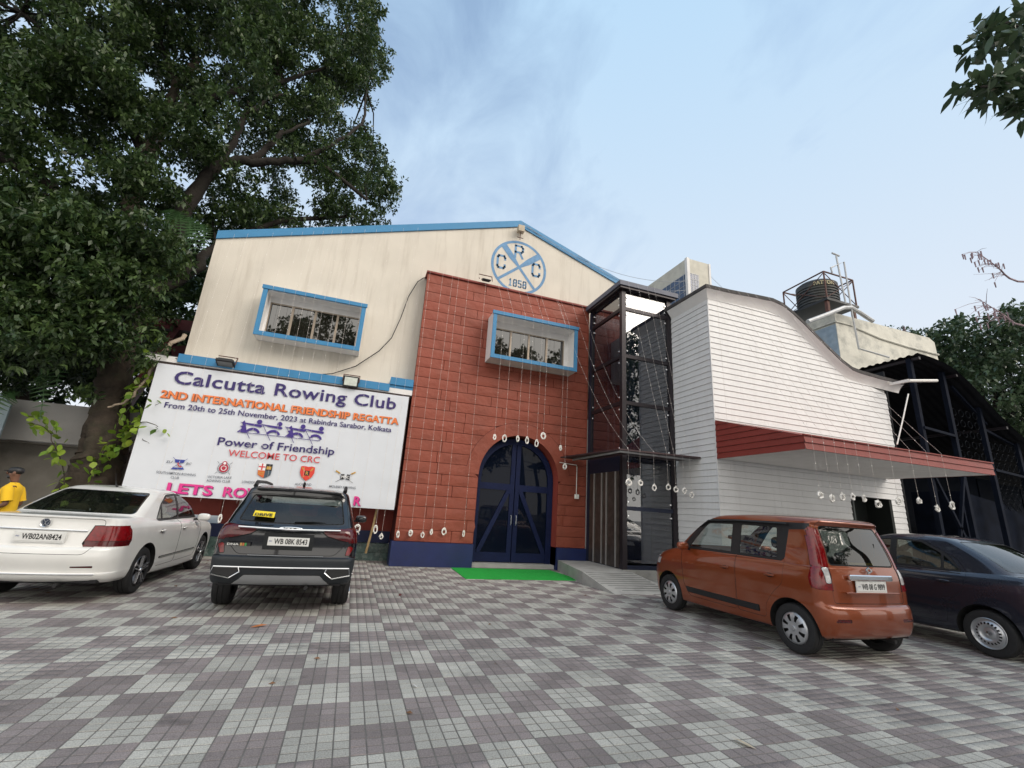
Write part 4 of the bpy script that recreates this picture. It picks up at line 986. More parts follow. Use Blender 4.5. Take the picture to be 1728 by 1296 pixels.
def make_wheel(root, x, y, side, r, wid, style, part='wheel'):
    """wheel with tyre, rim; outer face looks to side (+1 left, -1 right)"""
    w = bpy.data.objects.new(part, None); COL.objects.link(w); w.parent = root; w.location = (x, y, r); w['_loc'] = [0.0, 0.0, 0.0]
    rim = r * .655
    T = MB(); h = wid / 2
    prof = [(rim * .97, -h * .75), (rim * 1.02, -h * .93), (r * .86, -h * 1.03), (r * .95, -h * .93), (r * .985, -h * .72), (r, -h * .5), (r, -h * .32), (r - .008, -h * .30), (r - .008, -h * .24), (r, -h * .22), (r, h * .22), (r - .008, h * .24), (r - .008, h * .30), (r, h * .32), (r, h * .5), (r * .985, h * .72), (r * .95, h * .93), (r * .86, h * 1.03), (rim * 1.02, h * .93), (rim * .97, h * .75)]
    T.lathe(prof, 40, axis='y'); T.build('tyre', M_rubber, w, smooth=True, world=False)
    o = side
    def Y(v): return o * v
    seg = 80
    if style == 'cover':      # silver wheel cover with eight slots
        rr = [.0, .06, .16, .28, .42, .60, .66, .82, .90, .97, 1.0]; hh = [.050, .052, .045, .040, .046, .050, .049, .040, .034, .020, .0]
        hole = lambda a, k: 4 <= k <= 6 and (a % 10) in (3, 4, 5, 6)
        nh, sg = 8, 80; inner = M_black; face = M_hub
    elif style == 'steel':
        rr = [.0, .10, .22, .36, .42, .50, .58, .66, .72, .80, .86, .92, .97, 1.0]; hh = [.02, .03, .028, .02, .035, .048, .050, .046, .038, .022, .02, .035, .045, .04]
        hole = lambda a, k: 6 <= k <= 7 and (a % 4) in (1, 2)
        sg = 80; inner = M_black; face = M_hub
    else:
        rr = [.0, .08, .16, .24, .40, .60, .80, .90, .96, 1.0]; hh = [.03, .035, .035, .022, .026, .032, .038, .04, .045, .03]
        hole = lambda a, k: 3 <= k <= 6 and (a % 16) in (3, 4, 5, 6, 7, 8, 9, 10, 11, 12)
        sg = 80; inner = M_black; face = M_alloy_dark
    R = MB()
    for i, (q, z) in enumerate(zip(rr, hh)):
        for k in range(sg):
            t = 2 * PI * k / sg; R.v.append((rim * q * math.cos(t), Y(h * .55 + z), rim * q * math.sin(t)))
    for i in range(len(rr) - 1):
        for k in range(sg):
            f = (i * sg + k, i * sg + (k + 1) % sg, (i + 1) * sg + (k + 1) % sg, (i + 1) * sg + k)
            hl = hole(k, i)
            if hl: continue
            R.f.append(f); R.m.append(0)
    R.build('rim', face, w, smooth=True, world=False)
    # rim barrel and dark disc behind the openings
    D = MB(); D.lathe([(rim, Y(h * .6)), (rim * .97, Y(h * .0)), (rim * .2, Y(h * .0)), (.001, Y(h * .0))], 40, axis='y'); D.build('brake_disc', M_black, w, smooth=False, world=False)
    if style == 'alloy':      # machined twin spokes in front of the dark rim
        S = MB()
        for k in range(5):
            for dt in (-.13, .13):
                t = 2 * PI * k / 5 + .3
                a = Vector((math.cos(t + dt * 1.7) * rim * .2, Y(h * .55 + .038), math.sin(t + dt * 1.7) * rim * .2)); c = Vector((math.cos(t + dt) * rim * .95, Y(h * .55 + .050), math.sin(t + dt) * rim * .95))
                S.bar(a, c, .034, .012)
        S.build('spokes', M_brushed, w, world=False)
    C = MB(); C.lathe([(.001, Y(h * .55 + .062)), (rim * .13, Y(h * .55 + .060)), (rim * .16, Y(h * .55 + .04))], 20, axis='y'); C.build('centre_cap', M_chrome if style != 'cover' else M_hub, w, smooth=True, world=False)
    return w

def blob(b, cx, cy, cz, sx, sy, sz, seg=14, rings=8, p=2.6):
    """rounded box by superellipsoid"""
    vs = []; fs = []
    s_ = lambda v: math.copysign(abs(v) ** (2 / p), v)
    for i in range(rings + 1):
        a = -PI / 2 + PI * i / rings
        for k in range(seg):
            t = 2 * PI * k / seg
            vs.append((cx + sx * s_(math.cos(a)) * s_(math.cos(t)), cy + sy * s_(math.cos(a)) * s_(math.sin(t)), cz + sz * s_(math.sin(a))))
    for i in range(rings):
        for k in range(seg): fs.append((i * seg + k, i * seg + (k + 1) % seg, (i + 1) * seg + (k + 1) % seg, (i + 1) * seg + k))
    return b.add(vs, fs)

def make_car(name, label, loc, yaw, S):
    """car frame: x forward from the rear bumper, y left, z up"""
    root = thing(name, label, 'car', loc, yaw + PI / 2)
    root['_loc'] = [0.0, 0.0, 0.0]
    bm = car_grid(S['rows'], S['L'], S.get('tap_r', .07), S.get('tap_f', .10))
    ids = {}   # region id -> (part name, material, label, inset, depth, parent key)
    for i, reg in enumerate(S['regions']):
        rid = i + 1; ids[rid] = reg
        for (view, poly) in reg['polys']:
            if view == 'LR': carve(bm, 'L', poly, rid, reg.get('lim')); carve(bm, 'R', poly, rid, reg.get('lim'))
            elif view in ('rearLR', 'frontLR'): carve(bm, view[:-2], poly, rid, reg.get('lim')); carve(bm, view[:-2], mirror_y(poly), rid, reg.get('lim'))
            else: carve(bm, view, poly, rid, reg.get('lim'))
    # wheel arches
    DEL = 90
    for wx in S['axles']:
        r = S['wr'] + S.get('gap', .055); z = S['wr'] + .01
        poly = [(wx + r * math.cos(t), z + r * 1.0 * math.sin(t)) for t in np.linspace(-.35, PI + .35, 24)] + [(wx - r, 0), (wx + r, 0)]
        poly = [(x, zz) for x, zz in poly if zz > -.2]
        carve(bm, 'L', poly, DEL); carve(bm, 'R', poly, DEL)
    bmesh.ops.delete(bm, geom=[f for f in bm.faces if f.material_index == DEL], context='FACES')
    # arch lips turned inwards
    lip = [e for e in bm.edges if e.is_boundary and any(((e.verts[0].co.x - wx) ** 2 + (e.verts[0].co.z - S['wr'] - .01) ** 2) < (S['wr'] + .075) ** 2 for wx in S['axles']) and abs(e.verts[0].co.y) > .4]
    bm.normal_update()
    SEAM = 80
    # rubber surrounds and panel gaps
    for rid, reg in ids.items():
        if reg.get('inset'):
            for sgn in (1, -1, 0):
                fs = [f for f in bm.faces if f.material_index == rid and (sgn == 0 or f.calc_center_median().y * sgn > 0)] if sgn else []
                if reg.get('whole'):
                    if sgn != 1: continue
                    fs = [f for f in bm.faces if f.material_index == rid]
                if not fs: continue
                try:
                    r_ = bmesh.ops.inset_region(bm, faces=fs, thickness=reg['inset'], depth=reg.get('depth', 0), use_even_offset=True, use_boundary=True)
                    for f in r_['faces']: f.material_index = SEAM
                except Exception as ex: print('inset', name, reg['name'], ex)
    r_ = bmesh.ops.extrude_edge_only(bm, edges=[e for e in lip if e.is_valid])
    for v in [g for g in r_['geom'] if isinstance(g, bmesh.types.BMVert)]: v.co.y *= .86
    for f in [g for g in r_['geom'] if isinstance(g, bmesh.types.BMFace)]: f.material_index = SEAM
    bm.faces.ensure_lookup_table()
    def extract(fs, nm, m, parent, lab=None):
        vm = {}; vs = []; out = []
        for f in fs:
            idx = []
            for v in f.verts:
                if v not in vm: vm[v] = len(vs); vs.append(v.co[:])
                idx.append(vm[v])
            out.append(idx)
        if not out: return None
        me = bpy.data.meshes.new(nm); me.from_pydata(vs, [], out); me.materials.append(m)
        b2 = bmesh.new(); b2.from_mesh(me)
        for f in b2.faces: f.smooth = True
        for e in b2.edges:
            if len(e.link_faces) == 2 and e.calc_face_angle(0) > math.radians(26): e.smooth = False
        b2.to_mesh(me); b2.free()
        o = link(nm, me, parent)
        if lab: o['label'] = lab
        o['_loc'] = [0.0, 0.0, 0.0]
        return o
    extract([f for f in bm.faces if f.material_index == 0], 'body', S['paint'], root)
    extract([f for f in bm.faces if f.material_index == SEAM], 'seal', M_seam, root)
    doors = []
    for rid, reg in ids.items():
        fs = [f for f in bm.faces if f.material_index == rid]
        if reg.get('whole'): extract(fs, reg['name'], reg['mat'], root, reg.get('label'))
        else:
            for sgn in (1, -1):
                o = extract([f for f in fs if f.calc_center_median().y * sgn > 0], reg['name'], reg['mat'], root, reg.get('label'))
                if o is not None and reg['name'].endswith('door'):
                    hx, hz = reg['handle']; hy = sgn * (S['W'] / 2 * reg.get('hy', 1.0) + .012)
                    h = MB(); blob(h, hx, hy, hz, .085, .018, .017); h.build('handle', reg.get('hmat', S['paint']), o, smooth=True, world=False)
                    h = MB(); blob(h, hx + .01, hy - sgn * .02, hz - .004, .055, .012, .026); h.build('handle_recess', M_seam, o, smooth=True, world=False)
    bm.free()
    # underside, wheel houses
    b = MB(); W2 = S['W'] / 2; z0 = S['rows'][0]['z'][0]
    b.box(.16, S['L'] - .25, -W2 * .62, W2 * .62, z0 - .01, z0 + .22)
    b.box(S['axles'][0] + S['wr'] + .10, S['axles'][1] - S['wr'] - .10, -W2 * .92, W2 * .92, z0 - .03, z0 + .05)
    b.box(.12, S['axles'][0] - S['wr'] * .9, -W2 * .80, W2 * .80, z0 + .0, z0 + .04)
    for wx in S['axles']:
        for sgn in (1, -1):
            n = 10; r = S['wr'] + .06
            arc_ = [(wx + r * math.cos(t), S['wr'] + r * math.sin(t)) for t in np.linspace(-.1, PI + .1, n)]
            for p, q in zip(arc_[:-1], arc_[1:]): b.quad((p[0], sgn * W2 * .60, p[1]), (q[0], sgn * W2 * .60, q[1]), (q[0], sgn * W2 * .90, q[1]), (p[0], sgn * W2 * .90, p[1]))
            b.add([(x, sgn * W2 * .60, z) for x, z in arc_], [tuple(range(n))])
    b.build('underbody', M_dark, root, world=False)
    b = MB(); b.tube([(.05, -.3, z0 - .02), (.5, -.3, z0)], .025, 8); b.build('exhaust_pipe', M_rubber, root, world=False)
    for i, wx in enumerate(S['axles']):
        for sgn in (1, -1): make_wheel(root, wx, sgn * (W2 - S['ww'] / 2 - .035), sgn, S['wr'], S['ww'], S['wheel'])
    # cabin
    b = MB(); fx0, fx1, fz = S['cabin']
    b.box(fx0, fx1, -W2 * .8, W2 * .8, fz - .32, fz - .28); b.build('cabin_floor', M_dark, root, world=False)
    for (sx_, ys) in S['seats']:
        for y in ys:
            b = MB(); blob(b, sx_, y, fz + .02, .09, .24, .34, p=4); blob(b, sx_ + .28, y, fz - .22, .27, .25, .09, p=4); b.build('seat', S['seatmat'], root, smooth=True, world=False)
            b = MB(); blob(b, sx_ - .03, y, fz + .43 + S.get('hr', 0), .06, .14, .09, p=3); b.build('headrest', S['seatmat'], root, smooth=True, world=False)
    b = MB(); blob(b, fx1 - .25, 0, fz - .02, .22, W2 * .82, .12, p=4); b.build('dashboard', M_black, root, smooth=True, world=False)
    b = MB(); b.lathe([(.17, -.01), (.185, 0), (.17, .01), (.155, 0), (.17, -.01)], 24, axis='y'); b.v = [(v[1] * .9 + fx1 - .50 - v[2] * .3, v[0] - .36, v[2] + fz + .08) for v in b.v]; b.build('steering_wheel', M_black, root, smooth=True, world=False)
    b = MB(); blob(b, fx1 - .62, 0, fz + .46 + S.get('hr', 0), .015, .11, .035, p=4); b.build('rear_view_mirror', M_black, root, smooth=True, world=False)
    # mirrors
    mx_, mz_ = S['mirror']
    for sgn in (1, -1):
        b = MB(); blob(b, mx_, sgn * (W2 + .09), mz_, .055, .105, .065, p=3); b.build('wing_mirror', S.get('mirmat', S['paint']), root, smooth=True, world=False)
        b = MB(); b.bar((mx_ + .02, sgn * (W2 - .07), mz_ - .05), (mx_, sgn * (W2 + .05), mz_ - .03), .04); b.build('mirror_stalk', M_black, root, world=False)
    # number plate
    px_, pz_ = S['plate']; pw, ph = .25, .055
    pl = MB(); pl.bbox(px_ - .008, px_ + .004, -pw, pw, pz_ - ph, pz_ + ph, .003); plate = pl.build('number_plate', M_plate, root, world=False); plate['_loc'] = [0.0, 0.0, 0.0]
    fr = MB(); fr.box(px_ - .004, px_ + .006, -pw - .012, pw + .012, pz_ - ph - .012, pz_ + ph + .012); fr.build('plate_frame', M_plate, root, world=False)
    if S['reg']: letters(S['reg'], (px_ - .010, pw - .075, pz_ - .030), (0, -1, 0), (0, 0, 1), pw * 2 - .10, .062, M_ink, plate, bold=.02, name='registration', world=False)
    if S['reg']: letters('IND', (px_ - .010, pw - .015, pz_ - .006), (0, -1, 0), (0, 0, 1), .035, .014, mat('plate_blue', (.02, .05, .25), .5), plate, bold=.01, name='registration', world=False)
    return root

# ---- orange tall hatchback
P_or = paint('orange_brown_paint', (.25, .052, .012), metal=.4, rough=.30)
W = .81
oh = dict(L=3.655, W=1.62, paint=P_or, axles=(.53, 2.965), wr=.29, ww=.165, wheel='cover', gap=.05, tap_r=.05, tap_f=.10,
  rows=[dict(z=(.25, .22, .22), x=(.12, 3.54), w=.735, c=(.14, .3), b=(.05, .18), k=1),
        dict(z=(.30, .25, .26), x=(.04, 3.62), w=.775, c=(.16, .32), b=(.06, .2)),
        dict(z=(.44, .42, .42), x=(.0, 3.65), w=.803, c=(.18, .34), b=(.06, .2)),
        dict(z=(.58, .58, .56), x=(.005, 3.655), w=.81, c=(.18, .34), b=(.06, .2)),
        dict(z=(.625, .63, .61), x=(.03, 3.65), w=.81, c=(.16, .34), b=(.055, .2), k=1),
        dict(z=(.64, .645, .63), x=(.055, 3.65), w=.81, c=(.14, .34), b=(.05, .2), k=1),
        dict(z=(.80, .82, .78), x=(.058, 3.60), w=.812, c=(.13, .34), b=(.05, .2)),
        dict(z=(.94, .95, .88), x=(.065, 3.50), w=.80, c=(.13, .34), b=(.045, .2)),
        dict(z=(1.03, 1.03, .96), x=(.085, 3.34), w=.775, c=(.13, .34), b=(.04, .2)),
        dict(z=(1.06, 1.055, 1.06), x=(.095, 2.92), w=.755, c=(.13, .2), b=(.04, .16), k=1),
        dict(z=(1.25, 1.25, 1.25), x=(.14, 2.66), w=.722, c=(.12, .16), b=(.04, .14)),
        dict(z=(1.42, 1.42, 1.42), x=(.20, 2.42), w=.685, c=(.11, .14), b=(.04, .12)),
        dict(z=(1.54, 1.55, 1.53), x=(.235, 2.22), w=.662, c=(.11, .14), b=(.05, .12)),
        dict(z=(1.595, 1.61, 1.58), x=(.20, 2.10), w=.635, c=(.13, .16), b=(.06, .12)),
        dict(z=(1.635, 1.65, 1.62), x=(.24, 1.98), w=.565, c=(.16, .18), b=(.06, .12)),
        dict(z=(1.655, 1.672, 1.64), x=(.36, 1.85), w=.32, c=(.15, .15), b=(.06, .1)),
        dict(z=(1.66, 1.676, 1.645), x=(.60, 1.70), w=.0, c=(.0, .0), b=(.0, .0))],
  cabin=(.45, 2.85, .78), seats=[(.95, (-.33, .33)), (1.65, (-.33, .33))], seatmat=M_seat_dark, hr=.05, mirror=(2.42, 1.10), mirmat=P_or, plate=(.045, .855), reg='WB 08 G 9899')
trim = [(.30, 1.535), (.34, 1.49), (.56, 1.475), (.60, 1.12), (.66, 1.075), (2.62, 1.065), (2.28, 1.40), (2.10, 1.555), (1.4, 1.575), (.30, 1.57)]
oh['regions'] = [
  dict(name='front_door', mat=P_or, polys=[('LR', roundpoly([(1.42, .33), (2.42, .33), (2.55, .50), (2.62, 1.05), (2.30, 1.40), (2.10, 1.565), (1.42, 1.575)], .05))], inset=.005, depth=-.003, handle=(1.60, .875)),
  dict(name='rear_door', mat=P_or, polys=[('LR', roundpoly([(.92, .33), (1.405, .33), (1.405, 1.575), (.66, 1.56), (.60, 1.02), (.62, .80), (.78, .66), (.90, .5)], .05))], inset=.005, depth=-.003, handle=(.80, .875)),
  dict(name='tailgate', mat=P_or, polys=[('rear', roundpoly([(-.60, .655), (.60, .655), (.615, .86), (.61, 1.05), (.56, 1.55), (.5, 1.62), (-.5, 1.62), (-.56, 1.55), (-.61, 1.05), (-.615, .86)], .04))], inset=.006, depth=-.002, whole=1, lim=(-1, .42)),
  dict(name='window_trim', mat=M_black, polys=[('LR', trim)]),
  dict(name='front_window', mat=M_cglass_clear, polys=[('LR', roundpoly([(1.52, 1.095), (2.44, 1.095), (2.17, 1.38), (2.03, 1.50), (1.52, 1.51)], .03))], inset=.008, depth=-.004),
  dict(name='rear_side_window', mat=M_cglass_clear, polys=[('LR', roundpoly([(.72, 1.095), (1.36, 1.095), (1.36, 1.51), (.74, 1.50)], .03))], inset=.008, depth=-.004),
  dict(name='rear_window', mat=M_cglass, polys=[('rear', roundpoly([(-.565, 1.085), (.565, 1.085), (.505, 1.545), (-.505, 1.545)], .05))], inset=.012, depth=-.004, whole=1, lim=(-1, .45)),
  dict(name='windscreen', mat=M_cglass_clear, polys=[('front', roundpoly([(-.66, 1.10), (.66, 1.10), (.58, 1.55), (-.58, 1.55)], .06))], inset=.02, depth=-.004, whole=1, lim=(1.7, 3.2)),
  dict(name='tail_lamp', mat=M_lampred, polys=[('rearLR', [(.585, 1.10), (.60, .88), (.595, .80), (.72, .80), (.83, .82), (.83, 1.6), (.53, 1.50), (.545, 1.36)]), ('LR', [(-.1, .80), (.17, .80), (.24, .84), (.26, .93), (.235, 1.04), (.215, 1.10), (.235, 1.30), (.29, 1.47), (.1, 1.47), (-.1, 1.2)])], inset=.006, depth=.004, lim=(-1, .32)),
  dict(name='reversing_lamp', mat=M_lampclear, polys=[('rearLR', roundpoly([(.605, .875), (.685, .875), (.69, 1.05), (.61, 1.065)], .025))], inset=.004, depth=.003, lim=(-1, .2)),
  dict(name='headlight', mat=M_lampclear, polys=[('frontLR', [(.42, .72), (.80, .74), (.80, .90), (.42, .86)])], inset=.006, lim=(3.2, 4)),
  dict(name='grille', mat=M_black, polys=[('front', [(-.4, .36), (.4, .36), (.4, .62), (-.4, .62)])], whole=1, lim=(3.3, 4)),
  dict(name='side_moulding', mat=M_black, polys=[('LR', roundpoly([(1.02, .385), (2.46, .385), (2.50, .46), (1.02, .46)], .01))], inset=.004, depth=.010),
  dict(name='bumper_reflector', mat=M_lampdark, polys=[('rearLR', roundpoly([(.44, .455), (.66, .455), (.64, .49), (.44, .49)], .01))], inset=.004, depth=-.004, lim=(-1, .3)),
]
orange = make_car('parked_car', 'orange brown tall hatchback with silver wheel covers', (6.27, 4.17, 0), -.012, oh)
b = MB(); b.bbox(.018, .056, -.37, .37, .925, .990, .012); ch = b.build('chrome_garnish', M_chrome, orange, world=False); ch['_loc'] = [0., 0., 0.]
letters('STINGRAY', (.019, .20, .942), (0, -1, 0), (0, 0, 1), .38, .024, M_plate, ch, bold=.01, name='lettering', world=False) if False else None
b = MB(); b.bar((.045, .05, 1.045), (.05, -.01, 1.01), .012, .016); b.bar((.05, .03, 1.005), (.045, -.05, 1.04), .012, .016); b.bar((.05, -.05, 1.04), (.052, 0, 1.075), .012, .016); b.bar((.052, 0, 1.075), (.047, .05, 1.045), .012, .016); b.build('badge', M_chrome, orange, world=False)
b = MB(); b.bbox(.02, .06, -.46, .46, .775, .79, .004); b.build('plate_ledge', P_or, orange, world=False)
b = MB(); b.tube([(.13, -.10, 1.10), (.16, -.30, 1.22), (.19, -.36, 1.36)], [.012, .009, .006], 6); b.build('rear_wiper', M_black, orange, world=False)
for sgn in (1, -1):
    b = MB(); b.tube([(.55, sgn * .695, 1.548), (1.4, sgn * .70, 1.556), (2.0, sgn * .695, 1.535), (2.2, sgn * .70, 1.43)], [.028, .034, .03, .015], 6, flat=.45); b.build('window_visor', M_black, orange, world=False)
b = MB(); b.box(.118, .121, -.20, .22, 1.10, 1.125); b.build('window_sticker', mat('yellow_sticker', (.62, .42, .06), .5), orange, world=False)

# ---- white saloon
P_wh = paint('white_paint', (.76, .755, .73), metal=0, rough=.28)
ws = dict(L=4.39, W=1.70, paint=P_wh, axles=(.97, 3.52), wr=.315, ww=.19, wheel='alloy', gap=.05, tap_r=.06, tap_f=.10,
  rows=[dict(z=(.26, .19, .19), x=(.14, 4.26), w=.77, c=(.20, .3), b=(.08, .2), k=1),
        dict(z=(.31, .23, .24), x=(.05, 4.34), w=.815, c=(.24, .34), b=(.09, .22)),
        dict(z=(.37, .36, .38), x=(.015, 4.38), w=.84, c=(.26, .36), b=(.10, .22)),
        dict(z=(.385, .39, .40), x=(.045, 4.38), w=.842, c=(.26, .36), b=(.10, .22), k=1),
        dict(z=(.54, .54, .52), x=(.0, 4.39), w=.85, c=(.26, .36), b=(.10, .22)),
        dict(z=(.65, .66, .60), x=(.01, 4.38), w=.85, c=(.25, .36), b=(.10, .22)),
        dict(z=(.685, .70, .64), x=(.04, 4.36), w=.85, c=(.24, .36), b=(.09, .22), k=1),
        dict(z=(.69, .705, .65), x=(.062, 4.36), w=.85, c=(.23, .36), b=(.09, .22), k=1),
        dict(z=(.84, .82, .74), x=(.085, 4.31), w=.848, c=(.22, .36), b=(.09, .22)),
        dict(z=(.98, .91, .82), x=(.10, 4.2), w=.825, c=(.20, .36), b=(.085, .22)),
        dict(z=(1.045, .945, .87), x=(.095, 4.05), w=.795, c=(.20, .34), b=(.08, .2), k=1),
        dict(z=(1.06, .955, .90), x=(.16, 3.85), w=.78, c=(.22, .34), b=(.08, .2)),
        dict(z=(1.07, .975, .985), x=(.60, 3.30), w=.755, c=(.18, .24), b=(.10, .2), k=1),
        dict(z=(1.20, 1.17, 1.20), x=(.86, 2.98), w=.705, c=(.15, .18), b=(.12, .16)),
        dict(z=(1.34, 1.33, 1.33), x=(1.18, 2.64), w=.64, c=(.14, .16), b=(.12, .14)),
        dict(z=(1.405, 1.41, 1.39), x=(1.36, 2.44), w=.59, c=(.16, .16), b=(.12, .14)),
        dict(z=(1.435, 1.447, 1.42), x=(1.46, 2.32), w=.50, c=(.18, .18), b=(.12, .12)),
        dict(z=(1.45, 1.465, 1.44), x=(1.6, 2.15), w=.28, c=(.14, .14), b=(.08, .1)),
        dict(z=(1.452, 1.468, 1.445), x=(1.75, 2.0), w=.0, c=(.0, .0), b=(.0, .0))],
  cabin=(.9, 3.2, .70), seats=[(1.45, (-.36, .36)), (2.3, (-.36, .36))], seatmat=M_seat_cream, hr=-.04, mirror=(2.82, 1.0), plate=(.055, .80), reg='WB02AN8424')
ws['regions'] = [
  dict(name='front_door', mat=P_wh, polys=[('LR', roundpoly([(2.10, .31), (3.02, .31), (3.12, .5), (3.14, .93), (2.85, 1.20), (2.45, 1.40), (2.14, 1.42)], .05))], inset=.005, depth=-.003, handle=(2.24, .84)),
  dict(name='rear_door', mat=P_wh, polys=[('LR', roundpoly([(1.42, .31), (2.085, .31), (2.125, 1.42), (1.65, 1.38), (1.25, 1.14), (1.12, .95), (1.13, .80), (1.32, .62), (1.40, .5)], .05))], inset=.005, depth=-.003, handle=(1.34, .84)),
  dict(name='boot_lid', mat=P_wh, polys=[('rear', roundpoly([(-.50, .60), (.50, .60), (.60, .76), (.60, 1.03), (-.60, 1.03), (-.60, .76)], .05))], inset=.006, depth=-.002, whole=1, lim=(-1, .4)),
  dict(name='window_trim', mat=M_black, polys=[('LR', roundpoly([(1.24, .985), (3.10, .985), (2.84, 1.18), (2.45, 1.375), (2.1, 1.395), (1.72, 1.37), (1.42, 1.21)], .06))]),
  dict(name='front_window', mat=M_cglass_clear, polys=[('LR', roundpoly([(2.15, 1.01), (3.0, 1.01), (2.80, 1.17), (2.44, 1.355), (2.17, 1.37)], .03))], inset=.006, depth=-.004),
  dict(name='rear_side_window', mat=M_cglass_clear, polys=[('LR', roundpoly([(1.48, 1.01), (2.07, 1.01), (2.10, 1.37), (1.74, 1.35), (1.48, 1.22)], .03))], inset=.006, depth=-.004),
  dict(name='quarter_window', mat=M_cglass_clear, polys=[('LR', roundpoly([(1.28, 1.01), (1.44, 1.01), (1.44, 1.19)], .02))], inset=.005, depth=-.004),
  dict(name='rear_window', mat=M_cglass, polys=[('rear', roundpoly([(-.66, 1.085), (.66, 1.085), (.545, 1.385), (-.545, 1.385)], .05))], inset=.012, depth=-.004, whole=1, lim=(.4, 1.8)),
  dict(name='windscreen', mat=M_cglass_clear, polys=[('front', roundpoly([(-.67, 1.03), (.67, 1.03), (.55, 1.37), (-.55, 1.37)], .05))], inset=.02, depth=-.004, whole=1, lim=(2.3, 3.6)),
  dict(name='tail_lamp', mat=M_lampred, polys=[('rearLR', [(.435, .735), (.455, .70), (.9, .70), (.9, .96), (.62, .955), (.50, .95)]), ('LR', [(-.1, .70), (.40, .70), (.435, .76), (.40, .90), (.33, .955), (-.1, .96)])], inset=.006, depth=.004, lim=(-1, .48)),
  dict(name='lower_lamp', mat=M_lampdark, polys=[('rearLR', [(.455, .705), (.82, .705), (.82, .765), (.45, .765)]), ('LR', [(-.1, .705), (.39, .705), (.42, .765), (-.1, .765)])], inset=.003, depth=.001, lim=(-1, .46)),
  dict(name='reflector', mat=M_lampdark, polys=[('rearLR', roundpoly([(.40, .445), (.62, .445), (.62, .47), (.40, .462)], .008))], inset=.004, lim=(-1, .3)),
  dict(name='headlight', mat=M_lampclear, polys=[('frontLR', [(.40, .60), (.82, .62), (.82, .76), (.42, .72)])], inset=.006, lim=(3.9, 5)),
  dict(name='grille', mat=M_black, polys=[('front', [(-.38, .60), (.38, .60), (.38, .70), (-.38, .70)]), ('front', [(-.5, .28), (.5, .28), (.5, .44), (-.5, .44)])], whole=1, lim=(4, 5)),
  dict(name='side_moulding', mat=M_alu, polys=[('LR', [(1.46, .425), (3.0, .425), (3.0, .445), (1.46, .445)])], inset=.002, depth=.008),
]
white = make_car('parked_car', 'white saloon car with dark rear window and black alloy wheels', (-3.565, 7.44, 0), -.034, ws)
b = MB(); b.tube([(.085 + .085 * (y / .85) ** 2, y, .885) for y in np.linspace(-.45, .45, 13)], .011, 6); b.build('chrome_strip', M_chrome, white, world=False)
b = MB(); b.tube([(.0 + .10 * (y / .85) ** 2 + .012, y, .375) for y in np.linspace(-.66, .66, 15)], .010, 6); b.build('bumper_chrome_strip', M_chrome, white, world=False)
lg = MB(); lg.lathe([(.040, 0), (.052, -.012), (.055, -.004), (.055, .0)], 28, axis='x', c=(.085, 0, .965))
lg.build('badge_ring', M_chrome, white, world=False)
b = MB(); b.lathe([(.001, -.003), (.045, -.003)], 24, axis='x', c=(.085, 0, .965)); b.build('badge_field', mat('badge_dark', (.03, .04, .07), .3), white, world=False)
b = MB()
def wpath(b, pts, w=.006):
    for p, q in zip(pts[:-1], pts[1:]): b.bar((.078, p[0], p[1] + .965), (.078, q[0], q[1] + .965), .005, w)
wpath(b, [(.022, .036), (0, .004), (-.022, .036)]); wpath(b, [(.042, .018), (.018, -.036), (0, .0), (-.018, -.036), (-.042, .018)]); b.build('badge_letters', M_chrome, white, world=False)
letters('TSI', (.135, -.50, .715), (0.10, -1, 0), (0, 0, 1), .07, .018, M_greymetal, white, bold=.015, name='lettering', world=False)
b = MB(); b.lathe([(.001, -.004), (.012, -.004), (.014, 0)], 12, axis='x', c=(.118, -.47, .785)); b.build('boot_lock', M_greymetal, white, world=False)
b = MB(); b.tube([(1.56, 0, 1.44), (1.50, 0, 1.475), (1.46, 0, 1.53), (1.40, 0, 1.65)], [.02, .012, .005, .003], 6); b.build('antenna', M_black, white, world=False)
b = MB(); blob(b, .95, 0, 1.06, .25, .60, .012, p=5); b.build('parcel_shelf', M_seat_dark, white, smooth=True, world=False)
b = MB(); b.box(.86, .98, .05, .35, 1.085, 1.10); b.build('folded_paper', M_plate, white, world=False)

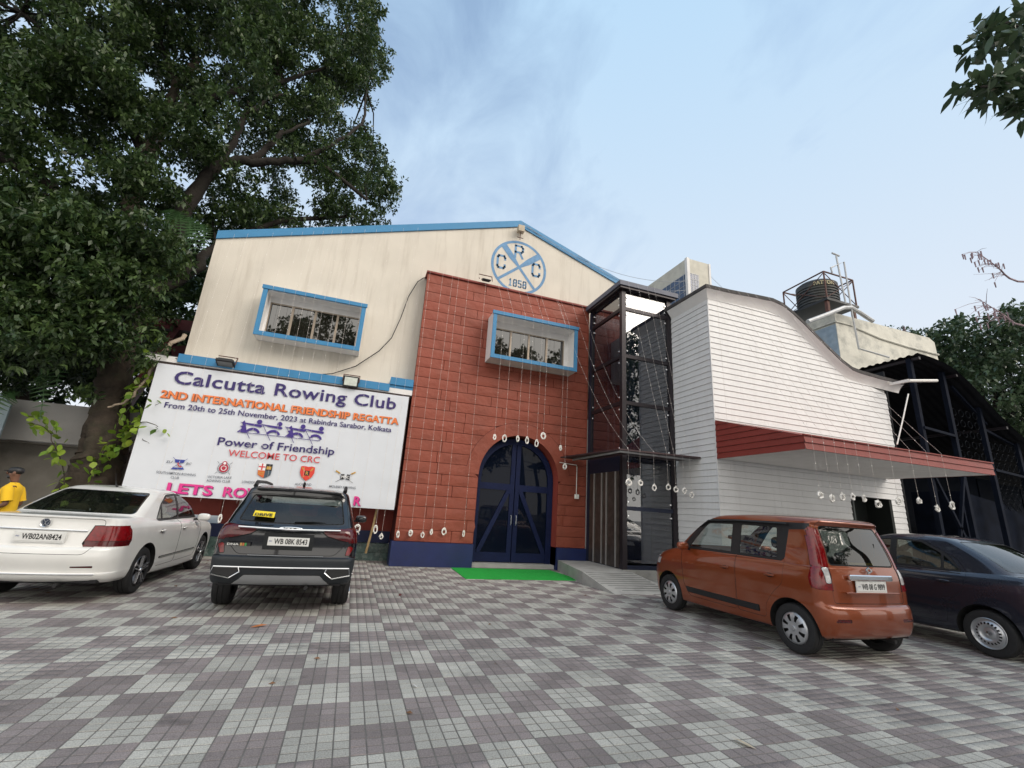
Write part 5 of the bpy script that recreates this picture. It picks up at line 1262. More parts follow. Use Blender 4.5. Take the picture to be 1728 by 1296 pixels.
# ---- black compact SUV
P_bk = paint('black_paint', (.003, .0035, .007), rough=.18)
M_clad = mat('grey_black_cladding', (.016, .020, .024), .55, var=.1)
M_silverskid = mat('silver_skid_plate', (.30, .31, .32), .45, metal=.3, var=.06)
sv = dict(L=4.315, W=1.80, paint=P_bk, axles=(.87, 3.48), wr=.345, ww=.22, wheel='alloy', gap=.05, tap_r=.05, tap_f=.10,
  rows=[dict(z=(.36, .24, .26), x=(.16, 4.2), w=.80, c=(.14, .3), b=(.05, .18), k=1),
        dict(z=(.40, .30, .31), x=(.07, 4.27), w=.865, c=(.15, .3), b=(.05, .18)),
        dict(z=(.53, .5, .5), x=(.015, 4.31), w=.892, c=(.16, .32), b=(.06, .2)),
        dict(z=(.66, .66, .66), x=(.0, 4.315), w=.90, c=(.16, .32), b=(.06, .2)),
        dict(z=(.70, .71, .70), x=(.01, 4.31), w=.90, c=(.16, .32), b=(.06, .2), k=1),
        dict(z=(.72, .73, .72), x=(.04, 4.31), w=.895, c=(.15, .32), b=(.06, .2), k=1),
        dict(z=(.86, .88, .85), x=(.05, 4.28), w=.895, c=(.15, .32), b=(.06, .2)),
        dict(z=(.98, .98, .95), x=(.045, 4.2), w=.88, c=(.15, .32), b=(.06, .2)),
        dict(z=(1.06, 1.05, 1.02), x=(.065, 4.05), w=.855, c=(.15, .32), b=(.06, .2)),
        dict(z=(1.10, 1.09, 1.07), x=(.11, 3.35), w=.83, c=(.15, .24), b=(.06, .18), k=1),
        dict(z=(1.27, 1.27, 1.27), x=(.24, 3.0), w=.775, c=(.14, .2), b=(.07, .16)),
        dict(z=(1.43, 1.44, 1.43), x=(.38, 2.72), w=.715, c=(.13, .18), b=(.07, .14)),
        dict(z=(1.54, 1.55, 1.53), x=(.40, 2.50), w=.675, c=(.13, .16), b=(.08, .14)),
        dict(z=(1.575, 1.595, 1.57), x=(.40, 2.38), w=.63, c=(.15, .16), b=(.08, .12), k=1),
        dict(z=(1.60, 1.62, 1.59), x=(.52, 2.26), w=.5, c=(.15, .16), b=(.08, .12)),
        dict(z=(1.612, 1.635, 1.60), x=(.7, 2.1), w=.3, c=(.1, .1), b=(.08, .1)),
        dict(z=(1.615, 1.638, 1.605), x=(.9, 1.9), w=.0, c=(.0, .0), b=(.0, .0))],
  cabin=(.6, 3.2, .86), seats=[(1.2, (-.38, .38)), (2.1, (-.38, .38))], seatmat=M_seat_dark, hr=-.02, mirror=(2.75, 1.14), plate=(.035, .905), reg='WB 08K 8543')
sv['regions'] = [
  dict(name='cladding', mat=M_clad, polys=[('rear', [(-.95, .2), (.95, .2), (.95, .712), (-.95, .712)]), ('LR', [(-.1, .2), (4.4, .2), (4.4, .40), (3.95, .40), (3.9, .62), (3.75, .74), (3.2, .74), (3.02, .55), (2.98, .42), (1.38, .42), (1.32, .58), (1.18, .74), (.6, .76), (.46, .72), (.2, .712), (-.1, .712)]), ('front', [(-.95, .2), (.95, .2), (.95, .55), (-.95, .55)])], whole=1),
  dict(name='front_door', mat=P_bk, polys=[('LR', roundpoly([(2.02, .42), (2.98, .42), (3.06, .6), (3.10, 1.05), (2.80, 1.30), (2.50, 1.50), (2.05, 1.53)], .05))], inset=.005, depth=-.003, handle=(2.18, .96), hmat=M_chrome),
  dict(name='rear_door', mat=P_bk, polys=[('LR', roundpoly([(1.40, .42), (2.005, .42), (2.035, 1.53), (1.30, 1.50), (1.05, 1.15), (1.08, .9), (1.30, .72)], .05))], inset=.005, depth=-.003, handle=(1.30, .96), hmat=M_chrome),
  dict(name='tailgate', mat=P_bk, polys=[('rear', roundpoly([(-.58, .735), (.58, .735), (.70, .86), (.74, 1.05), (.64, 1.50), (-.64, 1.50), (-.74, 1.05), (-.70, .86)], .05))], inset=.006, depth=-.002, whole=1, lim=(-1, .6)),
  dict(name='front_window', mat=M_cglass, polys=[('LR', roundpoly([(2.08, 1.13), (3.0, 1.13), (2.76, 1.30), (2.48, 1.47), (2.08, 1.50)], .03))], inset=.01, depth=-.004),
  dict(name='rear_side_window', mat=M_cglass, polys=[('LR', roundpoly([(1.20, 1.13), (2.0, 1.13), (2.0, 1.50), (1.34, 1.47)], .03))], inset=.01, depth=-.004),
  dict(name='quarter_window', mat=M_cglass, polys=[('LR', roundpoly([(.80, 1.22), (1.14, 1.16), (1.26, 1.44), (.92, 1.40)], .03))], inset=.01, depth=-.004),
  dict(name='rear_window', mat=M_cglass, polys=[('rear', roundpoly([(-.655, 1.145), (-.3, 1.125), (.3, 1.125), (.655, 1.145), (.575, 1.475), (-.575, 1.475)], .04))], inset=.012, depth=-.004, whole=1, lim=(-1, .7)),
  dict(name='windscreen', mat=M_cglass_clear, polys=[('front', roundpoly([(-.74, 1.11), (.74, 1.11), (.6, 1.52), (-.6, 1.52)], .05))], inset=.02, depth=-.004, whole=1, lim=(2.3, 3.6)),
  dict(name='tail_lamp', mat=M_lampdark, polys=[('rearLR', [(.40, 1.03), (.46, .985), (.66, .93), (.92, .90), (.92, 1.09), (.75, 1.10), (.44, 1.065)]), ('LR', [(-.1, .90), (.30, .90), (.44, 1.02), (.40, 1.08), (-.1, 1.10)])], inset=.006, depth=.004, lim=(-1, .48)),
  dict(name='rear_reflector', mat=M_lampred, polys=[('rearLR', roundpoly([(.72, .745), (.78, .735), (.83, .84), (.78, .875), (.74, .86)], .012))], inset=.008, depth=-.003, lim=(-1, .4)),
  dict(name='skid_plate', mat=M_silverskid, polys=[('rear', roundpoly([(-.60, .37), (-.50, .44), (-.45, .50), (.45, .50), (.50, .44), (.60, .37)], .02))], inset=.006, depth=.006, whole=1, lim=(-1, .4)),
  dict(name='headlight', mat=M_lampclear, polys=[('frontLR', [(.45, .82), (.86, .84), (.86, .96), (.45, .93)])], inset=.006, lim=(3.8, 5)),
  dict(name='grille', mat=M_black, polys=[('front', [(-.42, .62), (.42, .62), (.45, .90), (-.45, .90)])], whole=1, lim=(3.9, 5)),
]
black = make_car('parked_car', 'black SUV with roof rails and full width rear chrome bar', (-.67, 6.81, 0), .018, sv)
def rearx(y, base=.05, bow=.06): return base + bow * (y / .9) ** 2
b = MB(); b.tube([(rearx(y, .035) - .008, y, 1.055 + .012 * (abs(y) / .62)) for y in np.linspace(-.62, .62, 13)], .012, 6); b.build('chrome_bar', M_chrome, black, world=False)
b = MB(); b.tube([(rearx(y, .0) - .004, y, .587) for y in np.linspace(-.80, .80, 15)], .010, 6)
for sg in (1, -1):
    P_ = [(.80, .587), (.82, .50), (.60, .46), (.50, .53), (.52, .587)]
    b.tube([(rearx(y, .0) - .006, sg * y, z) for y, z in P_], .009, 6)
b.build('bumper_chrome_trim', M_chrome, black, world=False)
for sg in (1, -1):
    b = MB(); b.add([(rearx(y, .0) - .004, sg * y, z) for y, z in [(.79, .578), (.80, .51), (.61, .475), (.52, .535), (.53, .578)]], [(0, 1, 2, 3, 4) if sg > 0 else (4, 3, 2, 1, 0)]); b.build('exhaust_bezel', M_black, black, world=False)
b = MB(); b.box(.028, .045, -.30, .30, .80, 1.0); b.build('plate_recess', mat('gloss_black', (.01, .01, .01), .12, coat=1.0), black, world=False)
b = MB(); b.tube([(rearx(y, .035), y, .728) for y in np.linspace(-.45, .45, 9)], .008, 5); b.build('lower_chrome_strip', M_chrome, black, world=False)
b = MB(); blob(b, .045, 0, 1.062, .014, .15, .030, p=2.4); b.build('badge_plinth', M_chrome, black, smooth=True, world=False)
letters('KIA', (.026, .092, 1.044), (0, -1, 0), (0, 0, 1), .184, .036, M_ink, black, bold=.02, name='badge_letters', world=False)
b = MB(); blob(b, .90, 0, 1.66, .09, .02, .045, p=2.2); b.build('shark_fin_antenna', M_black, black, smooth=True, world=False)
for sg in (1, -1):
    b = MB(); b.tube([(.55, sg * .60, 1.59), (.68, sg * .605, 1.655), (1.4, sg * .61, 1.675), (2.1, sg * .605, 1.66), (2.25, sg * .60, 1.60)], [.03, .024, .022, .022, .028], 6); b.build('roof_rail', M_black, black, world=False)
b = MB(); blob(b, .40, 0, 1.565, .07, .60, .018, p=4); b.build('roof_spoiler', P_bk, black, smooth=True, world=False)
b = MB(); b.tube([(.135, -.02, 1.15), (.155, -.25, 1.16), (.175, -.42, 1.155)], [.022, .016, .008], 6, flat=.6); b.build('rear_wiper', M_black, black, world=False)
M_yel = mat('yellow_sticker', (.62, .42, .06), .5)
def on_rearglass(y, z): return .105 + (z - 1.10) * .80 + .07 * (y / .8) ** 2 - .06
b = MB(); q = [(.50, 1.20), (.24, 1.19), (.24, 1.26), (.49, 1.27)]; b.add([(on_rearglass(y, z) - .004, y, z) for y, z in q], [(0, 1, 2, 3)]); stk = b.build('window_sticker', mat('bright_yellow_sticker', (.80, .62, .02), .5, var=0), black, world=False); stk['_loc'] = [0., 0., 0.]
letters('DRIVE', (on_rearglass(.25, 1.208) - .016, .475, 1.208), (0, -1, 0), (.8, 0, 1), .21, .042, M_ink, stk, bold=.03, name='lettering', world=False)
b = MB(); b.box(.030, .040, .44, .72, .835, .875); b.build('side_badge', mat('badge_black', (.02, .02, .02), .4), black, world=False)
letters('DNA', (.026, .70, .842), (0, -1, 0), (0, 0, 1), .13, .024, M_plate, black, bold=.02, name='lettering', world=False)
for k, c in enumerate([(.5, .3, .1), (.5, .15, .05), (.05, .3, .08)]):
    b = MB(); b.box(.024, .029, .535 - k * .026, .555 - k * .026, .838, .872); b.build('badge_stripe', mat('stripe_%s' % 'abc'[k], c, .5, var=0), black, world=False)

# ---- dark grey blue saloon at the right edge
P_gr = paint('dark_grey_blue_paint', (.030, .033, .050), metal=.5, rough=.26)
ds = dict(L=3.995, W=1.695, paint=P_gr, axles=(.80, 3.23), wr=.295, ww=.17, wheel='steel', gap=.05, tap_r=.06, tap_f=.10,
  rows=[dict(z=(.26, .21, .2), x=(.12, 3.88), w=.76, c=(.20, .3), b=(.08, .2), k=1),
        dict(z=(.33, .26, .26), x=(.04, 3.95), w=.81, c=(.24, .34), b=(.09, .22)),
        dict(z=(.50, .48, .46), x=(.0, 3.99), w=.84, c=(.26, .36), b=(.10, .22)),
        dict(z=(.68, .68, .62), x=(.01, 3.99), w=.847, c=(.25, .36), b=(.10, .22)),
        dict(z=(.86, .86, .76), x=(.05, 3.9), w=.845, c=(.22, .36), b=(.09, .22)),
        dict(z=(.985, .95, .86), x=(.07, 3.75), w=.825, c=(.20, .36), b=(.085, .22)),
        dict(z=(1.05, 1.0, .95), x=(.085, 3.6), w=.79, c=(.20, .34), b=(.08, .2), k=1),
        dict(z=(1.075, 1.03, 1.05), x=(.40, 3.15), w=.76, c=(.18, .24), b=(.10, .2), k=1),
        dict(z=(1.22, 1.22, 1.22), x=(.58, 2.88), w=.71, c=(.15, .18), b=(.12, .16)),
        dict(z=(1.39, 1.39, 1.38), x=(.86, 2.54), w=.645, c=(.14, .16), b=(.12, .14)),
        dict(z=(1.475, 1.485, 1.46), x=(1.04, 2.32), w=.595, c=(.16, .16), b=(.12, .14)),
        dict(z=(1.515, 1.53, 1.50), x=(1.16, 2.2), w=.50, c=(.18, .18), b=(.12, .12)),
        dict(z=(1.53, 1.55, 1.52), x=(1.3, 2.05), w=.28, c=(.14, .14), b=(.08, .1)),
        dict(z=(1.532, 1.553, 1.525), x=(1.5, 1.9), w=.0, c=(.0, .0), b=(.0, .0))],
  cabin=(.8, 3.0, .76), seats=[(1.2, (-.36, .36)), (2.0, (-.36, .36))], seatmat=M_seat_cream, hr=-.03, mirror=(2.65, 1.07), plate=(.04, .80), reg='')
ds['regions'] = [
  dict(name='front_door', mat=P_gr, polys=[('LR', roundpoly([(1.90, .33), (2.80, .33), (2.88, .5), (2.92, 1.0), (2.65, 1.26), (2.35, 1.45), (1.93, 1.49)], .05))], inset=.005, depth=-.003, handle=(2.05, .90)),
  dict(name='rear_door', mat=P_gr, polys=[('LR', roundpoly([(1.25, .33), (1.885, .33), (1.915, 1.49), (1.5, 1.46), (1.05, 1.22), (.93, 1.02), (.98, .80), (1.18, .62)], .05))], inset=.005, depth=-.003, handle=(1.20, .90)),
  dict(name='boot_lid', mat=P_gr, polys=[('rear', roundpoly([(-.55, .66), (.55, .66), (.60, .80), (.60, 1.03), (-.60, 1.03), (-.60, .80)], .05))], inset=.006, depth=-.002, whole=1, lim=(-1, .4)),
  dict(name='window_trim', mat=M_black, polys=[('LR', roundpoly([(.99, 1.045), (2.88, 1.045), (2.62, 1.25), (2.32, 1.43), (1.9, 1.465), (1.5, 1.44), (1.16, 1.26)], .06))]),
  dict(name='front_window', mat=M_cglass, polys=[('LR', roundpoly([(1.95, 1.065), (2.80, 1.065), (2.60, 1.24), (2.31, 1.41), (1.96, 1.44)], .03))], inset=.006, depth=-.004),
  dict(name='rear_side_window', mat=M_cglass, polys=[('LR', roundpoly([(1.25, 1.065), (1.86, 1.065), (1.88, 1.445), (1.52, 1.42), (1.25, 1.28)], .03))], inset=.006, depth=-.004),
  dict(name='quarter_window', mat=M_cglass, polys=[('LR', roundpoly([(1.03, 1.065), (1.22, 1.065), (1.22, 1.26)], .02))], inset=.005, depth=-.004),
  dict(name='rear_window', mat=M_cglass, polys=[('rear', roundpoly([(-.66, 1.10), (.66, 1.10), (.55, 1.46), (-.55, 1.46)], .05))], inset=.012, depth=-.004, whole=1, lim=(.2, 1.6)),
  dict(name='windscreen', mat=M_cglass_clear, polys=[('front', roundpoly([(-.67, 1.08), (.67, 1.08), (.55, 1.44), (-.55, 1.44)], .05))], inset=.02, depth=-.004, whole=1, lim=(2.1, 3.4)),
  dict(name='tail_lamp', mat=M_lampred, polys=[('rearLR', [(.55, .72), (.9, .72), (.9, .98), (.58, .98)]), ('LR', [(-.1, .72), (.20, .72), (.30, .96), (-.1, .98)])], inset=.006, depth=.004, lim=(-1, .4)),
  dict(name='headlight', mat=M_lampclear, polys=[('frontLR', [(.40, .64), (.82, .66), (.82, .80), (.42, .76)])], inset=.006, lim=(3.5, 5)),
  dict(name='grille', mat=M_black, polys=[('front', [(-.45, .34), (.45, .34), (.45, .60), (-.45, .60)])], whole=1, lim=(3.6, 5)),
]
dark = make_car('parked_car', 'dark grey blue saloon with plain steel wheels behind the orange hatchback', (9.22, 3.40, 0), -.02, ds)
b = MB(); b.box(.97, 1.9, .845, .85, 1.02, 1.03); b.build('waist_strip', M_black, dark, world=False)
# ------------------------------------------------------------------ trees
def leaf_mat(name, col, col2, trans=.25):
    m = bpy.data.materials.new(name); m.use_nodes = True
    n, l = m.node_tree.nodes, m.node_tree.links
    b = n['Principled BSDF']; b.inputs['Roughness'].default_value = .42; b.inputs['Specular IOR Level'].default_value = .55
    at = n.new("ShaderNodeAttribute"); at.attribute_name = 'tone'
    mx = n.new("ShaderNodeMixRGB"); mx.inputs['Color1'].default_value = (*col, 1); mx.inputs['Color2'].default_value = (*col2, 1)
    l.new(at.outputs['Fac'], mx.inputs['Fac']); l.new(mx.outputs[0], b.inputs['Base Color'])
    tr = n.new("ShaderNodeBsdfTranslucent"); l.new(mx.outputs[0], tr.inputs['Color'])
    ms = n.new("ShaderNodeMixShader"); ms.inputs[0].default_value = trans
    l.new(b.outputs[0], ms.inputs[1]); l.new(tr.outputs[0], ms.inputs[2]); l.new(ms.outputs[0], n['Material Output'].inputs['Surface'])
    return m
M_leaf = leaf_mat('broad_leaf', (.014, .038, .013), (.095, .150, .042))
M_leaf_y = leaf_mat('yellow_green_leaf', (.10, .22, .02), (.32, .42, .05), .35)
M_leaf_b = leaf_mat('background_leaf', (.030, .060, .030), (.085, .13, .06))
M_bark = mat('dark_bark', (.020, .016, .013), .95, var=.3, vscale=4, grime=.5, gscale=3, gcol=(.03, .035, .022), bump=.03, bscale=9)
M_bark2 = mat('brown_bark', (.045, .034, .025), .95, var=.45, vscale=5, grime=.5, gscale=3, gcol=(.05, .06, .03), bump=.03, bscale=9)

def leaves_mesh(name, sprigs, m, hexa=False, per=7, ln=.15, wd=.055, tone_shift=0.0, droop=.35, rng=None, tone=None, fold=.25):
    """sprigs: N x 3 points; each carries a whorl of folded leaves"""
    rng = rng or RNG
    n = len(sprigs); N = n * per
    ax = rng.normal(0, 1, (n, 3)); ax[:, 2] = np.abs(ax[:, 2]) * .6 - .1; ax /= np.linalg.norm(ax, axis=1)[:, None]
    A = ax.repeat(per, 0); P = sprigs.repeat(per, 0)
    r = rng.normal(0, 1, (N, 3)); r -= (r * A).sum(1)[:, None] * A; r /= np.linalg.norm(r, axis=1)[:, None] + 1e-9
    d = r + A * rng.uniform(-.1, .8, (N, 1)); d[:, 2] -= droop * rng.uniform(.3, 1.4, N); d /= np.linalg.norm(d, axis=1)[:, None]
    s = np.cross(d, rng.normal(0, .5, (N, 3)) + np.array([0, 0, 1.])); s /= np.linalg.norm(s, axis=1)[:, None] + 1e-9
    nn = np.cross(s, d)
    L = ln * rng.uniform(.65, 1.25, (N, 1)); Wd = wd * rng.uniform(.7, 1.2, (N, 1))
    base = P + A * rng.uniform(-.05, .10, (N, 1)) * (ln / .15) + d * .012
    mid = base + d * L * .45 - nn * Wd * fold
    V = np.stack([base, mid + s * Wd * .5 + nn * Wd * fold, base + d * L + np.array([0, 0, -1.]) * L * .12, mid - s * Wd * .5 + nn * Wd * fold], 1).reshape(-1, 3)
    if hexa:
        q = lambda t, w_: base + (mid - base) * min(1, t / .45) + (d * L * max(0, t - .45)) + s * Wd * w_ + nn * Wd * fold * abs(w_) * 2
        V = np.stack([base, q(.25, .36), q(.55, .46), q(.82, .24), base + d * L - np.array([0, 0, 1.]) * L * .12, q(.82, -.24), q(.55, -.46), q(.25, -.36)], 1).reshape(-1, 3)
        pr_ = 8
    else: pr_ = 4
    me = bpy.data.meshes.new(name); me.vertices.add(N * pr_); me.vertices.foreach_set('co', V.reshape(-1))
    me.loops.add(N * pr_); me.loops.foreach_set('vertex_index', np.arange(N * pr_)); me.polygons.add(N)
    me.polygons.foreach_set('loop_start', np.arange(N) * pr_); me.polygons.foreach_set('loop_total', np.full(N, pr_))
    me.materials.append(m); me.update()
    a = me.attributes.new('tone', 'FLOAT', 'FACE')
    t = (rng.random((n, 1)) ** 1.6).repeat(per, 1).reshape(-1) * .7 + rng.random(N) * .3
    if tone is not None: t = np.clip(t * .6 + tone.repeat(per) * .5, 0, 1)
    a.data.foreach_set('value', t.astype(np.float32))
    return me
def cluster_points(cents, rads, n, rng, shell=.55, flat=.8):
    """points scattered through lumpy clusters, denser near each surface"""
    k = rng.choice(len(cents), n, p=rads ** 2 / (rads ** 2).sum())
    v = rng.normal(0, 1, (n, 3)); v /= np.linalg.norm(v, axis=1)[:, None]
    r = (shell + (1 - shell) * rng.random(n) ** .6) * rads[k] * rng.uniform(.8, 1.12, n)
    v[:, 2] *= flat
    return cents[k] + v * r[:, None]
def limb(b, pts, r0, r1, seg=8, wob=.0):
    P = [Vector(p) for p in pts]; out = []; NSUB = 10 if seg > 20 else 4
    for i in range(len(P) - 1):
        p0 = P[max(0, i - 1)]; p1, p2 = P[i], P[i + 1]; p3 = P[min(len(P) - 1, i + 2)]
        for k in range(NSUB):
            t = k / NSUB; out.append(.5 * (2 * p1 + (p2 - p0) * t + (2 * p0 - 5 * p1 + 4 * p2 - p3) * t * t + (3 * p1 - p0 - 3 * p2 + p3) * t ** 3) + Vector((random.gauss(0, wob), random.gauss(0, wob), 0)))
    out.append(P[-1]); n = len(out)
    b.tube(out, [r0 + (r1 - r0) * i / (n - 1) for i in range(n)], seg)
    return out
CamP = np.array([0, 0, CAM_H])
from mathutils import noise
def roughen(b, amp, sc=1.0):
    out = []
    for v in b.v:
        p = Vector(v); q = Vector((p.x * 5 * sc, p.y * 5 * sc, p.z * .9 * sc)); d = noise.noise_vector(q) + noise.noise_vector(q * 2.3) * .5
        out.append((v[0] + d.x * amp, v[1] + d.y * amp, v[2] + d.z * amp * .3))
    b.v = out; return b


# big tree on the left, overhanging the annex
big = thing('big_tree', 'huge dark broadleaf tree spreading over the left of the clubhouse', 'tree', (-5.6, 12.9, 0))
b = MB()
limb(b, [(-5.75, 12.7, -.1), (-5.6, 12.75, .8), (-5.5, 12.85, 1.7), (-5.55, 12.9, 2.5), (-5.7, 13.0, 3.4)], .56, .34, 36, .02)
limb(b, [(-5.65, 12.95, 3.0), (-5.85, 13.1, 4.4), (-6.0, 13.3, 5.6), (-6.5, 13.8, 7.3), (-6.95, 14, 8.9), (-7.15, 14, 9.9), (-7.05, 14, 11.2), (-6.95, 14, 12.4), (-6.95, 14, 13.5), (-6.7, 14, 14.8)], .34, .10, 24, .03)
roughen(b, .075).build('trunk', M_bark2, big, smooth=True)
LIMBS = [([(-6.0, 13.4, 5.6), (-6.0, 13.8, 7.2), (-5.8, 14, 9.2), (-5.54, 14, 10.6), (-5.04, 14, 11.35), (-4.24, 14, 11.6), (-3.3, 14, 12.0), (-2.39, 14, 12.1), (-.96, 14.2, 11.4)], .27, .05),
         ([(-4.6, 14, 11.5), (-4.1, 14, 12.2), (-3.86, 14, 12.9), (-3.2, 14.2, 13.8)], .13, .04), ([(-5.3, 14, 11.1), (-5.06, 14, 12.3), (-4.92, 14, 13.3), (-4.2, 14.2, 14.6)], .13, .04),
         ([(-7.0, 14, 10.6), (-8.13, 14, 12.2), (-9.62, 14, 13.5), (-11, 14, 14.4)], .16, .05), ([(-6.6, 13.9, 7.6), (-8.2, 13.4, 8.6), (-10, 13.2, 9.4), (-12, 13, 10)], .20, .06),
         ([(-6.9, 14, 12.6), (-5.8, 14.2, 13.9), (-4.4, 14.5, 15.4), (-3.2, 14.8, 17)], .13, .04), ([(-6.1, 13.4, 6.0), (-5.2, 13.9, 7.4), (-4.9, 14.3, 8.6), (-3.4, 14.8, 10.2), (-1.6, 15.2, 11.2)], .17, .05),
         ([(-3.3, 14, 12.0), (-2.4, 14, 12.9), (-1.6, 14.4, 14.6), (-1.7, 14.8, 16.5)], .09, .03), ([(-7.0, 14, 13.6), (-8, 14.4, 15.5), (-8.5, 14.6, 17.5)], .12, .04), ([(-5.9, 13.2, 4.8), (-7.4, 12.8, 5.5), (-9, 12.6, 5.8)], .12, .04)]
for pts, r0, r1 in LIMBS:
    b = MB(); limb(b, pts, r0, r1, 12, .03); roughen(b, .03).build('limb', M_bark, big, smooth=True)
rng = np.random.default_rng(3)
OUT = [(-14.5, 22.5), (-2.6, 22.0), (-1.7, 19.9), (-1.25, 18.7), (-1.75, 16.9), (-1.35, 16.1), (-1.75, 14.9), (-.8, 13.9), (-.05, 13.0), (-.05, 11.9), (-.7, 11.0), (-1.6, 10.7), (-5.3, 9.1), (-5.7, 7.6), (-5.9, 6.3), (-6.3, 5.0), (-6.6, 4.2), (-7.9, 3.7), (-14.5, 3.4)]
cs = []
while len(cs) < 860:
    x, z = rng.uniform(-14.5, .1), rng.uniform(4, 22.5)
    if not pip(x, z, OUT): continue
    if pip(x, z, [(-4.9, 10.7), (-2.2, 11.0), (-2.3, 12.1), (-3.9, 12.9), (-5.1, 12.0)]) and rng.random() < .78: continue
    if pip(x, z, [(-7.6, 7.8), (-6.6, 7.8), (-6.2, 12.4), (-7.8, 12.4)]) and rng.random() < .35: continue
    s = rng.uniform(.92, 1.22) if x > -5.5 else (rng.uniform(.76, 1.0) if (rng.random() < .5 and z > 4.6) else rng.uniform(.9, 1.22))
    q = CamP + (np.array([x, 15., z]) - CamP) * s
    cs.append(q)
for _ in range(170):      # low skirt of foliage hanging in front of the trunk
    x, z = rng.uniform(-9.5, -4.75), rng.uniform(3.2, 7.2)
    if z < 3.9 + .45 * abs(x + 6.6) and rng.random() < .8: continue
    if x > -4.95 and z < 6.0: continue
    cs.append(np.array([x, rng.uniform(11.0, 12.2), z]))
cs = np.array(cs); rad = rng.uniform(.38, .80, len(cs)); rad[-170:] *= .8
nsp = 50000
pts = cluster_points(cs, rad, nsp, rng, .35)
keep = ~((pts[:, 0] > -4.5) & (pts[:, 1] > 12.2) & (pts[:, 2] < 10.85 - .335 * np.abs(pts[:, 0] - 4.07) + .12)) & ~((pts[:, 0] > -4.5) & (pts[:, 1] < 12.6) & (pts[:, 2] < 11))
pts = pts[keep]
o = link('crown', leaves_mesh('crown', pts - np.array([-5.6, 12.9, 0]), M_leaf, per=7, ln=.16, wd=.070, rng=rng), big, 'stuff')
# twigs carrying the outer clusters
b = MB()
for i in range(0, 860, 5):
    c = cs[i]; near = min(((Vector(c) - Vector(p)).length, p) for pl, _, _ in LIMBS for p in pl)
    if near[0] < 4.5 and c[1] > 12.5:
        p = Vector(near[1]); q = Vector(c); m_ = (p + q) / 2 + Vector((random.gauss(0, .2), random.gauss(0, .2), .25))
        if q.x > -4.5 and q.z < 11: continue
        b.tube([p, m_, q], [.04, .025, .01], 5)
b.build('twigs', M_bark, big, smooth=True, kind='stuff')

# creeper of yellow green leaves on the trunk, with thin trailing stems
cre = thing('creeper', 'creeper with yellow green leaves climbing the big tree trunk', 'climbing plant', (-5.3, 12.3, 1.5))
b = MB(); rngc = np.random.default_rng(8); lp_ = []
stems = [[(-5.35, 12.3, 1.2), (-5.2, 12.25, 2.2), (-5.05, 12.3, 3.2), (-4.95, 12.4, 4.2)], [(-5.3, 12.3, 1.9), (-4.9, 12.2, 2.3), (-4.6, 12.1, 2.5), (-4.35, 12.0, 2.4)], [(-4.95, 12.3, 2.4), (-4.7, 12.2, 2.9), (-4.55, 12.1, 3.2), (-4.35, 11.95, 3.3)],
         [(-5.6, 12.2, 1.3), (-5.9, 12.1, 2.0), (-6.2, 12.1, 2.5), (-6.5, 12.0, 2.6)], [(-5.1, 12.3, 3.4), (-4.9, 12.3, 3.9), (-5.0, 12.4, 4.6)], [(-4.9, 12.2, 2.6), (-4.6, 12.0, 2.85), (-4.3, 11.95, 2.8), (-4.25, 11.95, 2.72)]]
for s_ in stems:
    o_ = limb(b, s_, .014, .004, 5, .02)
    for p in o_:
        for _ in range(3): lp_.append([p.x + rngc.normal(0, .09), p.y + rngc.normal(0, .06), p.z + rngc.normal(0, .09)])
b.build('stems', M_bark2, cre)
lp_ = np.array(lp_); lp_ = lp_[(rngc.random(len(lp_)) < .75) & ((lp_[:, 0] < -4.72) | (rngc.random(len(lp_)) < .22))]
link('leaves', leaves_mesh('leaves', lp_ - np.array([-5.3, 12.3, 1.5]), M_leaf_y, hexa=True, per=2, ln=.17, wd=.13, rng=rngc, fold=.12), cre, 'stuff')
fern = thing('fern_fronds', 'drooping green fern fronds hanging from the tree fork', 'fern', (-5.2, 13.5, 8.8))
for k in range(11):
    b = MB(); a = rngc.uniform(-1.9, -.4) if k < 7 else rngc.uniform(-3, 0); L = rngc.uniform(.8, 1.3); base = Vector((-5.9 + .12 * k, 13.4, 8.9 - .05 * k)) if k < 7 else Vector((-6.6 - .2 * (k - 7), 12.3, 4.2 - .5 * (k - 7)))
    d = Vector((math.cos(a) * .5, -.35, 0)); pr = []
    for i in range(16):
        t = i / 15; p = base + d * L * t + Vector((0, 0, .25 * t - 1.1 * L * t * t)); pr.append(p)
    b.tube(pr, .008, 4)
    for i in range(1, 16):
        tn = (pr[i] - pr[i - 1]).normalized(); sd_ = tn.cross(Vector((0, -1, .2))).normalized(); w_ = .24 * math.sin(PI * (i + 1) / 17) + .03
        for sg in (1, -1):
            c = pr[i]; q = c + sd_ * sg * w_ + Vector((0, 0, -.05)); b.add([c - tn * .02, q, c + tn * .03], [(0, 1, 2)])
    o = b.build('frond', mat('fern_leaf', (.028, .075, .020), .5, var=.2, vscale=5), fern)
root_ = MB(); limb(root_, [(-4.35, 12.35, 5.1), (-4.7, 12.3, 4.5), (-4.85, 12.3, 3.9), (-5.1, 12.35, 3.35), (-5.45, 12.4, 3.15)], .05, .02, 7, .02)
tag(root_.build('hanging_root', mat('pale_bark', (.42, .34, .26), .9, var=.2), smooth=True), 'pale bent aerial root hanging beside the banner top corner', 'root')

